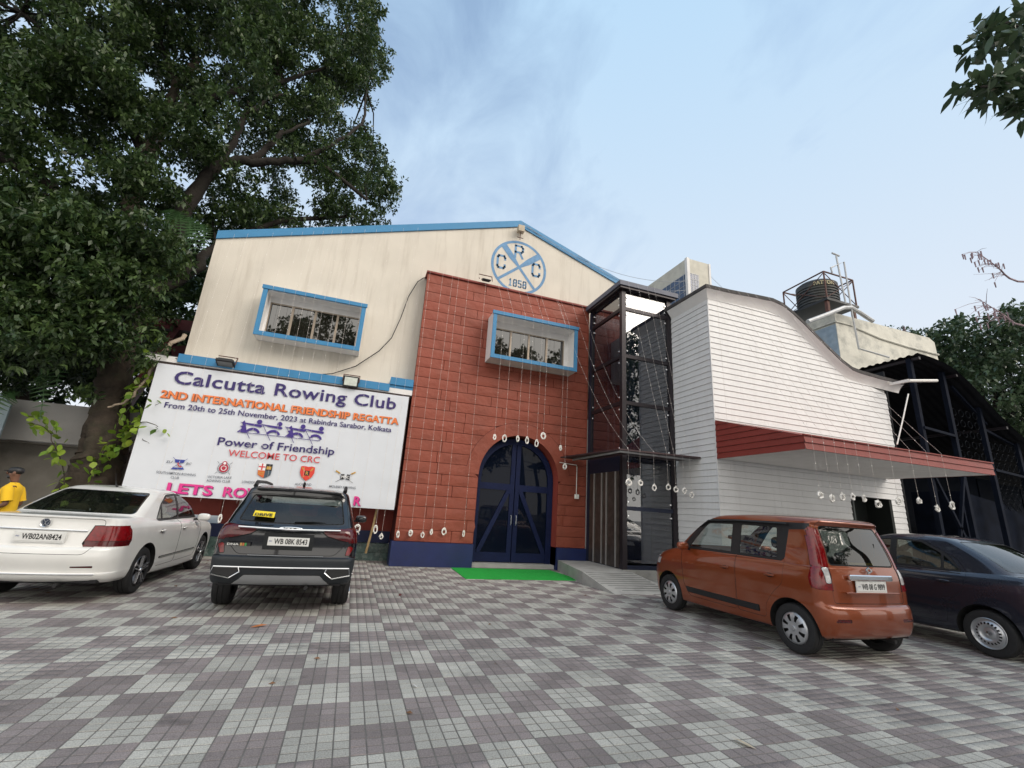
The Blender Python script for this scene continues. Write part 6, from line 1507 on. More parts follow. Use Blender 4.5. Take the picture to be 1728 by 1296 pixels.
# generic tree for behind the camera and the far side
def gen_tree(name, label, loc, h, cr, nclu, nspr, m, seed, ln=.2, wd=.1, trunk_r=.3, group=None, flat=.8, low=.35):
    rg = np.random.default_rng(seed); t = thing(name, label, 'tree', loc, 0, group)
    b = MB(); top = Vector((rg.normal(0, .3), rg.normal(0, .3), h * .62)); limb(b, [(0, 0, -.1), (.1, .05, h * .25), top * .7, top], trunk_r, trunk_r * .45, 10, .02); b.build('trunk', M_bark2, t, smooth=True, world=False)
    cc = []
    while len(cc) < nclu:
        v = rg.uniform(-1, 1, 3)
        if (v ** 2).sum() > 1 or (v ** 2).sum() < .12: continue
        cc.append([v[0] * cr, v[1] * cr, h * .68 + v[2] * h * low])
    cc = np.array(cc); rr = rg.uniform(.13, .26, nclu) * cr
    for i in range(0, nclu, max(1, nclu // 14)):
        b = MB(); q = Vector(cc[i]); limb(b, [top * .75, (top * .6 + q * .5) + Vector((0, 0, -.3)), q], trunk_r * .35, .03, 6, .02); b.build('limb', M_bark, t, smooth=True, world=False)
    link('crown', leaves_mesh('crown', cluster_points(cc, rr, nspr, rg, .4, flat), m, per=7, ln=ln, wd=wd, rng=rg), t, 'stuff')
    return t
gen_tree('background_tree', 'green leafy tree rising behind the black shed', (36.5, 16, 0), 14.6, 6.6, 150, 9000, M_leaf_b, 21, ln=.30, wd=.16)
gen_tree('background_tree', 'shaded tree standing behind the annex parapet at the far left', (-10.5, 19, 0), 11, 5.0, 90, 5000, M_leaf, 22, ln=.26, wd=.13)
t0 = gen_tree('background_tree', 'tree glimpsed behind the maroon frame beside the clubhouse', (-7.8, 24, 0), 10.5, 3.8, 70, 3500, M_leaf, 24, ln=.26, wd=.13)
# trees on the near side of the yard, seen in the windows and car paint
def copy_tree(src, loc, rz, label, sc=1.0):
    r = src.copy(); COL.objects.link(r); r.location = loc; r.rotation_euler = (0, 0, rz); r.scale = (sc, sc, sc); r['label'] = label
    for ch in src.children: c = ch.copy(); COL.objects.link(c); c.parent = r
    return r
tb = gen_tree('yard_tree', 'tall tree behind the viewer opposite the clubhouse', (-3.5, -15, 0), 16.5, 6.4, 110, 5200, M_leaf, 31, ln=.34, wd=.18, group='trees across the yard')
for (loc, rz, sc, lab) in (((11, -17, 0), 1.3, 1.05, 'tall tree behind the viewer opposite the lift tower'), ((22, -14, 0), 4.1, 1.05, 'tree behind the viewer to the right of the yard')):
    copy_tree(tb, loc, rz, lab, sc)

# overhanging branches of a tree that stands right of the camera
ov = thing('overhanging_tree', 'tree to the right whose leafy branch hangs into the upper right corner', 'tree', (9.0, 1.0, 0))
b = MB(); limb(b, [(9.0, 1.0, -.1), (8.9, 1.0, 2.5), (8.6, 1.1, 4.8), (8.2, 1.2, 6.5)], .28, .14, 10, .01); b.build('trunk', M_bark2, ov, smooth=True)
b = MB(); l1 = limb(b, [(8.4, 1.15, 5.6), (7.2, 1.3, 6.6), (6.2, 1.4, 6.4), (5.2, 1.4, 5.75), (4.7, 1.4, 5.2), (4.35, 1.4, 4.95), (4.05, 1.4, 4.8)], .08, .006, 6, .0)
limb(b, [(5.3, 1.4, 5.85), (4.8, 1.4, 5.85), (4.45, 1.4, 5.55)], .02, .005, 5); limb(b, [(4.9, 1.4, 5.4), (4.75, 1.4, 5.0), (4.6, 1.4, 4.8)], .015, .005, 5); b.build('limb', M_bark, ov, smooth=True)
rgo = np.random.default_rng(12); P = []
for (c, sp_, n_) in (((4.07, 1.4, 4.82), .06, 6), ((4.25, 1.4, 4.95), .07, 8), ((4.40, 1.4, 5.45), .07, 9), ((4.55, 1.4, 5.6), .08, 8), ((4.50, 1.4, 4.95), .07, 8), ((4.62, 1.4, 4.85), .06, 6), ((4.65, 1.4, 5.2), .09, 9), ((4.95, 1.4, 5.75), .13, 14), ((5.0, 1.4, 5.35), .12, 12), ((5.4, 1.4, 5.9), .2, 18), ((6.2, 1.35, 6.4), .35, 34), ((7.2, 1.3, 6.7), .5, 50), ((8.2, 1.2, 6.8), .8, 90)):
    P += [[c[0] + rgo.normal(0, sp_), c[1] + rgo.normal(0, min(sp_, .12)), c[2] + rgo.normal(0, sp_)] for _ in range(int(n_ * 1.3))]
link('crown', leaves_mesh('crown', np.array(P) - np.array([9., 1., 0]), M_leaf_b, hexa=True, per=6, ln=.14, wd=.052, rng=rgo, droop=.15), ov, 'stuff')
cas = thing('feathery_tree', 'feathery tree at the right edge with thin drooping pinkish twigs', 'tree', (9.5, 2.4, 0))
b = MB(); limb(b, [(9.5, 2.4, -.1), (9.4, 2.4, 2.2), (9.0, 2.35, 4.0)], .14, .08, 8, .01); b.build('trunk', M_bark2, cas, smooth=True)
M_cas = mat('pinkish_twig', (.34, .24, .26), .8, var=.3, vscale=10)
for pts in ([(9.0, 2.35, 4.0), (7.0, 2.2, 4.2), (5.6, 2.05, 3.85), (5.2, 2.0, 3.87), (4.88, 1.98, 3.93)], [(9.0, 2.35, 3.6), (7.0, 2.2, 3.7), (5.5, 2.05, 3.38), (5.1, 2.0, 3.38), (4.78, 1.98, 3.43)]):
    b = MB(); o_ = limb(b, pts, .016, .002, 5, .0)
    for p in o_[10:]:
        for q in range(5):
            a = rgo.uniform(-.9, .9); L = rgo.uniform(.08, .26)
            e = p + Vector((-math.cos(a) * L, rgo.normal(0, .05), -abs(math.sin(a)) * L * .9 + rgo.uniform(-.02, .05)))
            b.tube([p, (p + e) / 2 + Vector((0, 0, .01)), e], [.0022, .002, .001], 3, caps=False)
            if rgo.random() < .5: b.tube([e, e + Vector((.005, 0, -.05))], [.006, .004], 4)
    b.build('twigs', M_cas, cas, kind='stuff')
# ------------------------------------------------------------------ banner
BY = 12.04
ban = thing('event_banner', 'large white rowing regatta banner hanging on the wall beside the tower', 'banner', (-1.75, BY, 1.3))
TL, TR, BR, BL = (-4.63, 4.24), (1.10, 4.25), (1.09, 1.315), (-4.63, 1.325)
nx, nz_ = 46, 26; b = MB(); rb = random.Random(2)
def bq(u, v):
    top = (TL[0] + (TR[0] - TL[0]) * u, TL[1] + (TR[1] - TL[1]) * u); bot = (BL[0] + (BR[0] - BL[0]) * u, BL[1] + (BR[1] - BL[1]) * u)
    return (bot[0] + (top[0] - bot[0]) * v, bot[1] + (top[1] - bot[1]) * v)
for j in range(nz_ + 1):
    for i in range(nx + 1):
        u, v = i / nx, j / nz_; x, z = bq(u, v)
        wr_ = .010 * math.sin(9 * u + 22 * v + 3 * math.sin(5 * v)) * max(0, u - .72) * 3 * max(0, .8 - v) + .004 * math.sin(31 * u + 4 * v) * (.3 + .7 * v) + .003 * math.sin(17 * u - 13 * v)
        b.v.append((x, BY + wr_, z))
W_ = nx + 1
for j in range(nz_):
    for i in range(nx): b.f.append((j * W_ + i, j * W_ + i + 1, (j + 1) * W_ + i + 1, (j + 1) * W_ + i)); b.m.append(0)
sheet = b.build('sheet', mat('banner_vinyl', (.66, .69, .74), .42, var=.02, grime=.12, gscale=.7, gcol=(.5, .52, .55)), ban, smooth=True); sheet['_loc'] = [0., 0., 0.]
b = MB(); b.box(TL[0] - .02, TR[0] + .02, BY + .02, BY + .07, TR[1] - .03, TR[1] + .03); b.box(TL[0] - .02, TL[0] + .03, BY + .03, BY + .08, 1.6, 4.2); b.box(TR[0] - .03, TR[0] + .02, BY + .03, BY + .08, 1.4, 4.2); b.build('batten', mat('batten_wood', (.05, .03, .03), .8), ban)
I_navy = mat('print_navy', (.030, .016, .13), .5, var=0); I_or = mat('print_orange', (.78, .20, .05), .5, var=.1); I_orsh = mat('print_orange_shade', (.25, .06, .02), .5, var=0)
I_red = mat('print_red', (.60, .06, .07), .5, var=0); I_mag = mat('print_magenta', (.68, .035, .25), .5, var=0); I_magsh = mat('print_magenta_shade', (.20, .01, .12), .5, var=0)
I_grey = mat('print_grey', (.10, .11, .14), .5, var=0); I_viol = mat('print_violet', (.05, .025, .22), .5, var=0)
yt = BY - .022
def T(s, x0, z0, x1, z1, cap, m, bold, sp=1.0, y=yt, shear=0.0): return letters(s, (x0, y, z0), (x1 - x0, 0, z1 - z0), (0, 0, 1), math.hypot(x1 - x0, z1 - z0), cap, m, sheet, bold=bold, spacing=sp, shear=shear)
T('Calcutta Rowing Club', -4.23, 3.816, .79, 3.86, .295, I_navy, .016, 1.04)
T('2ND INTERNATIONAL FRIENDSHIP REGATTA', -4.385, 3.446, .925, 3.460, .165, I_orsh, .035, 1.02, y=yt + .002)
T('2ND INTERNATIONAL FRIENDSHIP REGATTA', -4.40, 3.453, .91, 3.467, .165, I_or, .03, 1.02)
T('From 20th to 25th November, 2023 at Rabindra Sarabor, Kolkata', -4.27, 3.234, .76, 3.249, .124, I_navy, .012)
T('Power of Friendship', -3.06, 2.512, -.53, 2.53, .175, I_navy, .014)
T('WELCOME TO CRC', -2.80, 2.281, -.83, 2.301, .148, I_red, .006)
T('SOUTHAMTON ROWING', -4.08, 1.779, -3.33, 1.775, .051, I_grey, .006); T('CLUB', -3.79, 1.692, -3.63, 1.687, .051, I_grey, .006)
T('VICTORIA LAKE', -3.10, 1.757, -2.62, 1.774, .052, I_grey, .006); T('ROWING CLUB', -3.09, 1.674, -2.63, 1.688, .052, I_grey, .006)
T('LONDON ROWING', -2.39, 1.703, -1.81, 1.718, .053, I_grey, .006); T('AUCKLAND', -1.28, 1.739, -.92, 1.75, .055, I_grey, .006); T('MOLESEY ROWING', -.51, 1.746, .10, 1.751, .054, I_grey, .006)
for (m, dx, dz, dy) in ((I_magsh, .018, -.018, .002), (I_mag, 0, 0, 0)):
    T('LETS', -3.81 + dx, 1.392 + dz, -2.93 + dx, 1.385 + dz, .20, m, .028, y=yt + dy); T('ROW', -2.72 + dx, 1.385 + dz, -1.86 + dx, 1.39 + dz, .20, m, .028, y=yt + dy); T('R', .10 + dx, 1.372 + dz, .27 + dx, 1.372 + dz, .20, m, .028, y=yt + dy)
def flat(b, pts, y=yt): b.add([(x, y, z) for x, z in pts], [tuple(range(len(pts)))])
def disc(b, cx, cz, r, y=yt, n=20, sy=1.0): flat(b, [(cx + r * math.cos(2 * PI * k / n), cz + sy * r * math.sin(2 * PI * k / n)) for k in range(n)], y)
# rowers pictogram
b = MB()
flat(b, [(-2.72, 2.862), (-.90, 2.845), (-.90, 2.832), (-2.72, 2.849)])
for k, x in enumerate((-2.42, -1.98, -1.46, -1.04)):
    z = 2.86; disc(b, x + .12, z + .28, .056, yt - .001)
    flat(b, [(x - .28, z + .235), (x + .17, z + .215), (x + .20, z + .185), (x + .17, z + .155), (x - .10, z + .185), (x - .27, z + .222)])
    prev = None
    arc_ = [(x + .02 + .15 * math.cos(t), z + .13 * math.sin(t)) for t in np.linspace(.1, PI - .2, 9)]; arc2 = [(x + .02 + .10 * math.cos(t), z + .07 * math.sin(t)) for t in np.linspace(PI - .2, .1, 9)]
    for i in range(8): flat(b, [arc_[i], arc_[i + 1], arc2[7 - i], arc2[8 - i]], yt - .0005 * (i % 2))
    stroke(b, [(x - .24, z + .22), (x - .02, z - .13)], .012, yt - .002)
for x in (-2.72, -1.70): flat(b, [(x - .0, 2.86), (x + .08, 2.95), (x + .03, 3.0), (x + .10, 3.02), (x + .06, 3.09), (x + .10, 3.14), (x + .13, 3.08), (x + .20, 2.86)], yt + .001)
b.build('rowers_pictogram', I_viol, sheet)
# five club crests
I_blue = mat('print_blue', (.03, .05, .30), .5, var=0); I_white = mat('print_white', (.8, .8, .8), .5, var=0); I_blk = mat('print_black', (.015, .015, .02), .5, var=0); I_gold = mat('print_gold', (.55, .32, .06), .5, var=0)
b = MB(); cx, cz = -3.70, 2.02
flat(b, [(cx - .10, cz + .09), (cx + .10, cz + .09), (cx + .08, cz + .02), (cx - .08, cz + .02)]); flat(b, [(cx - .13, cz - .13), (cx + .12, cz - .12), (cx + .10, cz - .085), (cx - .10, cz - .09)]); stroke(b, [(cx - .14, cz + .13), (cx + .10, cz - .09)], .008, yt - .001); stroke(b, [(cx + .14, cz + .12), (cx - .10, cz - .09)], .008, yt - .002)
b.build('club_crest', I_blue, sheet); T('SU', cx - .25, cz + .0, cx - .13, cz, .05, I_grey, .006, shear=.2); T('BC', cx + .13, cz - .01, cx + .24, cz - .01, .05, I_grey, .006, shear=.2)
b = MB(); stroke(b, [(cx - .02, cz + .01), (cx + .0, cz - .05), (cx + .05, cz - .06)], .025, yt - .003); b.build('club_crest', I_red, sheet)
b = MB(); cx, cz = -2.82, 2.02; disc(b, cx, cz - .02, .095); disc(b, cx, cz + .09, .05, yt - .001); b.build('club_crest', mat('print_crimson', (.42, .03, .06), .5, var=0), sheet)
b = MB(); b.add(*ring(cx, cz - .02, .115, .125, yt, 28)); stroke(b, [(cx - .15, cz + .12), (cx - .11, cz + .08)], .008, yt); stroke(b, [(cx + .15, cz + .12), (cx + .11, cz + .08)], .008, yt); stroke(b, [(cx - .15, cz - .15), (cx - .11, cz - .11)], .008, yt); stroke(b, [(cx + .15, cz - .15), (cx + .11, cz - .11)], .008, yt); b.build('club_crest', I_grey, sheet)
b = MB(); disc(b, cx, cz + .09, .03, yt - .002); b.add(*ring(cx, cz - .02, .045, .058, yt - .002, 16)); b.build('club_crest', I_white, sheet)
cx, cz = -1.97, 2.02
for (pl, m) in (([(-.15, 0), (0, 0), (0, .16), (-.15, .16)], I_white), ([(0, 0), (.14, 0), (.14, .155), (0, .155)], I_blk), ([(-.15, 0), (0, 0), (0, -.17), (-.06, -.15), (-.14, -.10)], mat('print_orange_red', (.62, .13, .03), .5, var=0)), ([(0, 0), (.14, 0), (.13, -.10), (.06, -.15), (0, -.17)], mat('print_slate', (.06, .09, .12), .5, var=0))):
    b = MB(); flat(b, [(cx + x, cz + z) for x, z in pl]); b.build('club_crest', m, sheet)
b = MB(); stroke(b, [(cx - .075, cz + .015), (cx - .075, cz + .145)], .03, yt - .001); stroke(b, [(cx - .135, cz + .08), (cx - .015, cz + .08)], .03, yt - .0015); b.build('club_crest', I_red, sheet)
b = MB(); flat(b, [(cx + .02, cz + .03), (cx + .12, cz + .03), (cx + .12, cz + .10), (cx + .02, cz + .10)], yt - .001); stroke(b, [(cx - .13, cz - .04), (cx - .07, cz - .055), (cx - .02, cz - .04)], .014, yt - .001); stroke(b, [(cx - .13, cz - .08), (cx - .07, cz - .095), (cx - .02, cz - .08)], .014, yt - .001); b.build('club_crest', I_gold, sheet)
cx, cz = -1.06, 2.03
b = MB(); flat(b, [(cx - .155, cz + .16), (cx - .08, cz + .175), (cx, cz + .16), (cx + .08, cz + .175), (cx + .155, cz + .16), (cx + .16, cz + .02), (cx + .11, cz - .09), (cx, cz - .175), (cx - .11, cz - .09), (cx - .16, cz + .02)]); b.build('club_crest', mat('print_scarlet', (.68, .05, .03), .5, var=0), sheet)
b = MB(); flat(b, [(cx - .055, cz - .05), (cx + .055, cz - .05), (cx + .055, cz + .065), (cx - .055, cz + .065)], yt - .001); b.build('club_crest', I_blk, sheet); T('R', cx - .03, cz - .03, cx + .035, cz - .03, .075, I_gold, .03, y=yt - .003)
b = MB(); stroke(b, [(cx - .11, cz + .11), (cx + .08, cz - .09)], .012, yt - .0005); stroke(b, [(cx + .11, cz + .11), (cx - .08, cz - .09)], .012, yt - .0006); stroke(b, [(cx - .115, cz + .125), (cx - .085, cz + .085)], .03, yt - .0007); stroke(b, [(cx + .115, cz + .125), (cx + .085, cz + .085)], .03, yt - .0007); b.build('club_crest', I_gold, sheet)
cx, cz = -.19, 2.02
b = MB(); stroke(b, [(cx - .22, cz + .13), (cx - .14, cz + .085)], .035, yt); stroke(b, [(cx + .22, cz + .13), (cx + .14, cz + .085)], .035, yt); b.build('club_crest', I_gold, sheet)
b = MB(); stroke(b, [(cx - .17, cz + .10), (cx + .20, cz - .13)], .008, yt); stroke(b, [(cx + .17, cz + .10), (cx - .20, cz - .13)], .008, yt - .001); flat(b, [(cx - .10, cz - .06), (cx - .02, cz - .06), (cx - .02, cz + .07), (cx - .10, cz + .06)], yt - .002); flat(b, [(cx + .04, cz - .06), (cx + .11, cz - .06), (cx + .11, cz + .06), (cx + .04, cz + .07)], yt - .002); b.build('club_crest', I_blk, sheet)
T('MBC', cx - .085, cz - .03, cx + .10, cz - .03, .06, I_white, .02, y=yt - .004); T('EXPERIENTIA', cx - .12, cz - .125, cx + .13, cz - .125, .022, I_grey, 0) if False else None

# ------------------------------------------------------------------ fairy light strings
strn = [0]
def light_string(label, path, coil_at=None, group='fairy light strings hanging over the front', coil=True, kind=0):
    strn[0] += 1
    t = thing('light_string', label, 'fairy lights', path[-1], 0, group)
    b = MB(); b.tube(path, .0020, 4, caps=False); b.build('wire', M_wire, t)
    b = MB(); P = [Vector(p) for p in path]; acc = .3
    for p, q in zip(P[:-1], P[1:]):
        L = (q - p).length; 
        while acc < L: 
            c = p.lerp(q, acc / L); b.box(c.x - .005, c.x + .005, c.y - .005, c.y + .005, c.z - .007, c.z + .009); acc += .42
        acc -= L
    if b.v: b.build('bulbs', M_coil, t, kind='stuff')
    if coil:
        e = P[-1]; rr = random.Random(strn[0] * 7); b = MB(); R0 = rr.uniform(.045, .07); el = rr.uniform(.45, 1.0) if kind == 0 else rr.uniform(.75, 1.15)
        for w in range(3):
            ph = rr.uniform(0, 1); dr = rr.uniform(-.01, .01)
            pts = [(e.x + (R0 + dr) * el * math.sin(tt + ph) + rr.gauss(0, .004), e.y + rr.gauss(0, .012), e.z - R0 + (R0 + dr) * math.cos(tt + ph) * (1.35 if kind == 0 else 1)) for tt in np.linspace(0, 2 * PI, 11)]
            b.tube(pts, .012, 5, caps=False)
        b.tube([(e.x, e.y, e.z + .03), (e.x + .01, e.y, e.z - .03)], .016, 5)
        b.build('coil', M_coil, t, smooth=True)
    return t
def sag(a, c, s, n=14):
    a, c = Vector(a), Vector(c); return [tuple(a.lerp(c, k / n) + Vector((0, 0, -s * 4 * (k / n) * (1 - k / n)))) for k in range(n + 1)]
YT = 12.03
G1 = 'fairy light strings down the red tower'
TWX = [(1.26, .74), (1.57, .78), (1.87, .75), (2.09, .83), (2.41, .87), (2.93, .84)]
TLB = ['first from the left corner', 'second from the left corner', 'third from the left corner', 'fourth from the left corner', 'fifth from the left corner', 'sixth from the left, nearest the arch']
for (x, z), l in zip(TWX, TLB): light_string('fairy light string on the red tower, ' + l, [(x + random.gauss(0, .02), YT - .02, 8.1), (x, YT, 4.4), (x, YT, z + .05)], group=G1)
for (x, z), l in zip([(3.42, 3.35), (3.70, 3.37), (4.08, 3.39), (4.35, 3.39), (4.64, 3.34), (4.83, 3.56), (5.37, 3.26), (5.52, 2.77)], ['first', 'second', 'third', 'fourth', 'fifth', 'sixth', 'seventh', 'eighth, lowest']):
    light_string('fairy light string passing the tower window box over the arch, %s from left' % l, [(x - .08, 12.03, 8.11), (x, 11.47, 7.03), (x, 11.485, 5.5), (x, 11.5, z + .05)], group=G1)
G2 = 'fairy light strings over the lift tower and its canopy'
for (x0, x, z), l in zip([(5.35, 6.15, 2.32), (5.85, 6.48, 2.32), (6.2, 6.87, 2.25)], ['leftmost', 'middle', 'rightmost']):
    light_string('swooping fairy light string from the red tower top to the plate canopy, ' + l, sag((x0, 12.03, 8.11), (x, 9.33, 3.1), .55) + [(x, 9.33, z + .05)], group=G2, kind=1)
for (x0, x, z), l in zip([(6.64, 7.22, 2.28), (6.96, 7.44, 2.24), (7.28, 7.69, 2.23), (7.53, 7.9, 2.14)], ['first', 'second', 'third', 'fourth']):
    light_string('straight fairy light string down the glass front of the lift, %s from left' % l, sag((x0, 10.02, 8.06), (x - .02, 9.26, 3.1), .10, 8) + [(x, 9.26, z + .05)], group=G2, kind=1)
G3 = 'fairy light strings from the curved roof to the red canopy'
CH = [(8.36, 2.13), (8.66, 2.10), (8.95, 2.15), (9.24, 2.17), (9.55, 2.16), (9.94, 2.08), (10.55, 2.18), (11.2, 2.22), (11.75, 2.10), (12.27, 2.21)]
ET = [(7.95, 7.39), (8.25, 7.4), (8.55, 7.44), (8.9, 7.46), (9.2, 7.48), (9.5, 7.5), (9.95, 7.53), (10.4, 7.48), (11.3, 6.96), (11.9, 6.54)]
for (x, z), (xt, zt), l in zip(CH, ET, ['first', 'second', 'third', 'fourth', 'fifth', 'sixth', 'seventh', 'eighth', 'ninth', 'tenth']):
    light_string('fairy light string over the white building and red canopy edge, %s from left' % l, sag((xt * 1.02, 8.50, zt + .15), (x - .02, 6.33, 3.31), .08, 8) + [(x, 6.32, z + .05)], group=G3, kind=1)
light_string('fairy light string hanging down the left corner of the white building', [(8.34, 8.50, 7.55), (8.36, 8.45, 4.0), (8.37, 8.45, 2.6)], group=G3, coil=False)
G4 = 'fairy light strings hanging down the cream wall'
LW = [-3.98, -3.68, -3.10, -2.65, -2.39, -2.12, -1.88, -1.65, -1.41, -1.13, -.79, -.48, -.05, .28, .70]
for k, x in enumerate(LW):
    zt = EL[1] + (x - EL[0]) * (PK[1] - EL[1]) / (PK[0] - EL[0])
    light_string('faint fairy light string number %s from the left on the cream wall' % ['one', 'two', 'three', 'four', 'five', 'six', 'seven', 'eight', 'nine', 'ten', 'eleven', 'twelve', 'thirteen', 'fourteen', 'fifteen'][k],
                 [(x + .05, 12.43, zt), (x, 11.97 if -2.9 < x < -.3 else 12.3, 6.65), (x, 11.96, 4.6), (x, 11.955, .97 if k in (3, 5) else (1.25 + .1 * (k % 2) if x < .2 else .9))], group=G4, coil=(k in (3, 5, 13, 14)))
light_string('fairy light string ending low by the bamboo pole', [(1.0, 12.3, 8.6), (.95, 11.98, 4.7), (.86, 11.955, .72)], group=G4)
for k, (a, c, s, l) in enumerate([((4.1, 12.4, 10.8), (11.35, 13.0, 10.7), .7, 'upper loose fairy light cable from the gable to the rooftop room'), ((6.2, 12.4, 10.15), (11.35, 13.0, 10.3), .5, 'lower loose fairy light cable from the gable to the rooftop room'), ((12.5, 13.0, 11.2), (16.5, 13.0, 9.3), .25, 'upper cable from the rooftop room over the curved roof'), ((12.5, 13.0, 10.8), (15.5, 13.0, 9.1), .25, 'lower cable from the rooftop room over the curved roof'), ((4.3, 12.42, 10.75), (8.2, 12.42, 9.55), .12, 'looping fairy lights along the right slope of the gable')]):
    t = thing('light_cable', l, 'cable', a, 0, 'loose cables over the roofs'); b = MB(); b.tube(sag(a, c, s, 18), .008, 4, caps=False); b.build('wire', M_greymetal, t)

# ------------------------------------------------------------------ litter on the paving
for (x, y, rz, l, m) in ((-.78, 6.39, .5, 'orange fallen leaf on the paving behind the black SUV', (.45, .16, .05)), (5.15, 4.95, 2.6, 'yellow green fallen leaf beside the orange car', (.45, .5, .10)), (2.87, 2.95, 1.9, 'pale dry leaf near the bottom of the picture', (.5, .42, .30)), (1.01, 9.82, .3, 'brown dry leaf near the tower plinth', (.15, .08, .05)), (1.03, 8.31, 1.3, 'small dark red leaf right of the black SUV', (.12, .03, .03)), (.75, 4.33, 2.0, 'tiny pale scrap on the paving', (.6, .6, .58))):
    b = MB(); s_ = .5 if 'tiny' in l else 1.0
    P = [(-.09, 0, .004), (-.03, .022, .012), (.04, .02, .02), (.10, 0, .010), (.04, -.02, .010), (-.03, -.022, .006)]
    b.add([(q[0] * s_, q[1] * s_, q[2]) for q in P], [(0, 1, 5), (1, 2, 4, 5), (2, 3, 4)])
    o = tag(b.build('fallen_leaf', mat('leaf_%s' % l.split()[0] + l.split()[1], m, .8, var=.2, vscale=20)), l, 'leaf'); o.location = (x, y, .004); o.rotation_euler = (0, 0, rz)

rl = random.Random(77); b = MB()
for k in range(70):
    if k < 40: x, y = rl.uniform(-4.5, 2.6), rl.uniform(8.6, 12.6)
    else: x, y = rl.uniform(-4, 9), rl.uniform(3, 12)
    if x > 1.0 and y > 11.9: continue
    a = rl.uniform(0, 6.28); c, s_ = math.cos(a), math.sin(a); L = rl.uniform(.02, .055); w_ = L * rl.uniform(.25, .5)
    b.add([(x + c * u - s_ * v, y + s_ * u + c * v, h) for u, v, h in ((-L, 0, .006), (0, w_, .018), (L, 0, .008), (0, -w_, .007))], [(0, 3, 2, 1)])
tag(b.build('leaf_litter', mat('dry_litter', (.16, .085, .045), .9, var=.5, vscale=3)), kind='stuff')

# ------------------------------------------------------------------ man in a yellow T-shirt, turned to the left
man = thing('person', 'man in yellow T-shirt and black cap standing left of the white car', 'person', (-5.06, 9.55, 0))
man.scale = (.95, .95, .95)
man['_loc'] = [0., 0., 0.]
man.rotation_euler = (0, 0, math.radians(8))
def skin(name, nodes, edges, m, parent, root=0, sub=2):
    me = bpy.data.meshes.new(name); me.from_pydata([n_[:3] for n_ in nodes], edges, [])
    o = bpy.data.objects.new(name, me); COL.objects.link(o)
    md = o.modifiers.new('s', 'SKIN'); md.use_smooth_shade = True
    for i, n_ in enumerate(nodes):
        sv_ = me.skin_vertices[0].data[i]; sv_.radius = (n_[3], n_[4] if len(n_) > 4 else n_[3]); sv_.use_root = (i == root)
    o.modifiers.new('d', 'SUBSURF').levels = sub
    bpy.context.view_layer.update()
    ev = bpy.data.meshes.new_from_object(o.evaluated_get(bpy.context.evaluated_depsgraph_get())); ev.name = name
    bpy.data.objects.remove(o)
    ev.materials.clear(); ev.materials.append(m); ev.polygons.foreach_set('use_smooth', [True] * len(ev.polygons))
    return link(name, ev, parent)
M_skin = mat('brown_skin', (.16, .075, .045), .55, var=.08, vscale=8)
M_shirt = mat('yellow_cotton', (.80, .48, .015), .85, var=.06, vscale=6, bump=.004, bscale=14)
M_trou = mat('dark_trousers', (.03, .03, .04), .85, var=.1)
# faces -x (to the left); y is across the shoulders
body = [(0, 0, .92, .11, .13), (-.01, 0, 1.08, .105, .13), (-.03, 0, 1.24, .115, .15), (-.01, 0, 1.38, .10, .15), (-.01, 0, 1.47, .05), (-.03, 0, 1.53, .052), (-.055, 0, 1.60, .082, .075), (-.05, 0, 1.68, .085, .075),
        (0, .10, .86, .085), (-.02, .11, .48, .06), (.03, .12, .10, .042), (-.10, .12, .04, .04), (0, -.10, .86, .085), (.03, -.11, .48, .06), (.08, -.12, .10, .042), (-.05, -.12, .04, .04),
        (0, .19, 1.37, .055), (.06, .23, 1.12, .042), (-.14, .20, 1.06, .032), (-.24, .17, 1.09, .026), (0, -.19, 1.37, .055), (.05, -.24, 1.13, .042), (-.16, -.21, 1.07, .033), (-.27, -.18, 1.10, .026),
        (-.31, .16, 1.10, .030, .018), (-.34, -.17, 1.11, .030, .018)]
E_ = [(0, 1), (1, 2), (2, 3), (3, 4), (4, 5), (5, 6), (6, 7), (0, 8), (8, 9), (9, 10), (10, 11), (0, 12), (12, 13), (13, 14), (14, 15), (3, 16), (16, 17), (17, 18), (18, 19), (19, 24), (3, 20), (20, 21), (21, 22), (22, 23), (23, 25)]
bd = skin('body', body, E_, M_skin, man)
for sy, (hx, hy, hz) in ((1, (-.31, .16, 1.10)), (-1, (-.34, -.17, 1.11))):
    for k, (dy, L) in enumerate(((-.024, .07), (-.008, .08), (.008, .078), (.022, .062))):
        skin('finger', [(hx, hy + dy * .7, hz + .005, .011), (hx - L * .55, hy + dy, hz - .002, .0095), (hx - L * .85, hy + dy, hz - .025, .008), (hx - L * .8, hy + dy, hz - .045, .007)], [(0, 1), (1, 2), (2, 3)], M_skin, bd, sub=1)
    skin('thumb', [(hx + .02, hy - sy * .02, hz + .01, .012), (hx - .01, hy - sy * .045, hz + .02, .010), (hx - .045, hy - sy * .045, hz + .01, .008)], [(0, 1), (1, 2)], M_skin, bd, sub=1)
def loft(b, rings, seg=20, cap=True):
    vs = [(cx + rx * math.cos(2 * PI * k / seg), cy + ry * math.sin(2 * PI * k / seg), cz) for (cx, cy, cz, rx, ry) in rings for k in range(seg)]
    fs = [(i_ * seg + k, i_ * seg + (k + 1) % seg, (i_ + 1) * seg + (k + 1) % seg, (i_ + 1) * seg + k) for i_ in range(len(rings) - 1) for k in range(seg)]
    b.add(vs, fs)
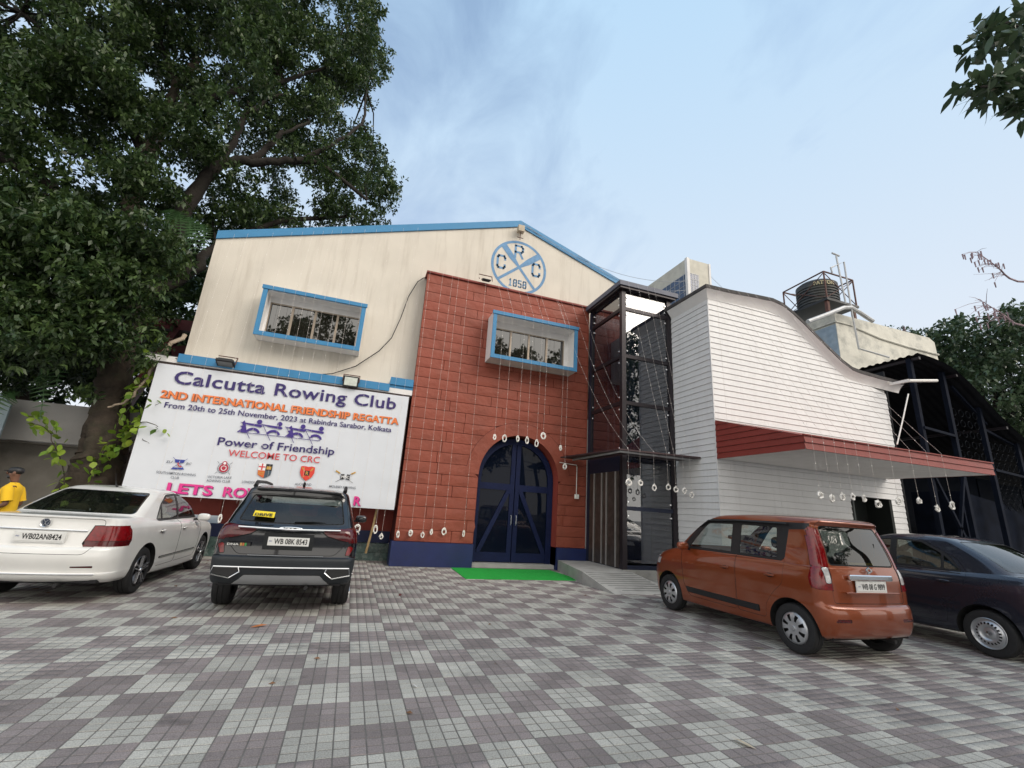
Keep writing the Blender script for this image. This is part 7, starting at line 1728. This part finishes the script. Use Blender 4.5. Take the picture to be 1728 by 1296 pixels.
b = MB(); loft(b, [(-.01, 0, .83, .150, .178), (-.02, 0, .90, .150, .176), (-.03, 0, 1.0, .150, .170), (-.04, 0, 1.12, .152, .172), (-.045, 0, 1.24, .150, .186), (-.03, 0, 1.33, .135, .205), (-.015, 0, 1.40, .112, .205), (-.01, 0, 1.445, .082, .150), (-.012, 0, 1.47, .062, .085), (-.015, 0, 1.485, .056, .060)])
for sy in (1, -1):
    b.tube([(-.01, sy * .13, 1.395), (0, sy * .185, 1.375), (.02, sy * .212, 1.30), (.04, sy * .226, 1.22), (.048, sy * .231, 1.185)], [.06, .072, .072, .070, .074], 12, caps=False)
b.build('t_shirt', M_shirt, man, smooth=True, world=False)
b = MB(); loft(b, [(0, 0, .93, .138, .165), (0, 0, .86, .142, .172), (0, 0, .78, .13, .17), (0, 0, .74, .10, .14)])
for sy, dx in ((1, 0), (-1, .03)):
    b.tube([(0, sy * .085, .86), (-.01 + dx * .5, sy * .10, .66), (-.02 + dx, sy * .11, .48), (.0 + dx, sy * .115, .30), (.03 + dx * 1.4, sy * .12, .09)], [.10, .092, .078, .070, .066], 12, caps=False)
b.build('trousers', M_trou, man, smooth=True, world=False)
for (x, y) in ((-.04, .12), (.01, -.12)):
    b = MB(); blob(b, x, y, .045, .14, .05, .045, p=2.6); b.build('shoe', M_black, man, smooth=True, world=False)
b = MB(); blob(b, -.145, 0, 1.635, .022, .014, .022, p=2); b.build('nose', M_skin, bd, smooth=True, world=False)
for sy in (1, -1):
    b = MB(); blob(b, -.128, sy * .032, 1.662, .010, .014, .008, p=2); b.build('eye', M_ink, bd, smooth=True, world=False)
    b = MB(); blob(b, -.035, sy * .082, 1.635, .022, .010, .032, p=2); b.build('ear', M_skin, bd, smooth=True, world=False)
b = MB(); blob(b, -.125, 0, 1.598, .012, .026, .006, p=2); b.build('mouth', mat('lips', (.10, .03, .025), .5), bd, smooth=True, world=False)
b = MB(); blob(b, -.095, 0, 1.575, .045, .055, .035, p=2); b.build('beard', M_black, bd, smooth=True, world=False)
b = MB(); blob(b, -.045, 0, 1.675, .100, .088, .066, p=2.2); b.build('cap', M_black, man, smooth=True, world=False)
b = MB(); blob(b, -.15, 0, 1.672, .05, .062, .009, p=2.2); b.build('cap_peak', M_black, man, smooth=True, world=False)
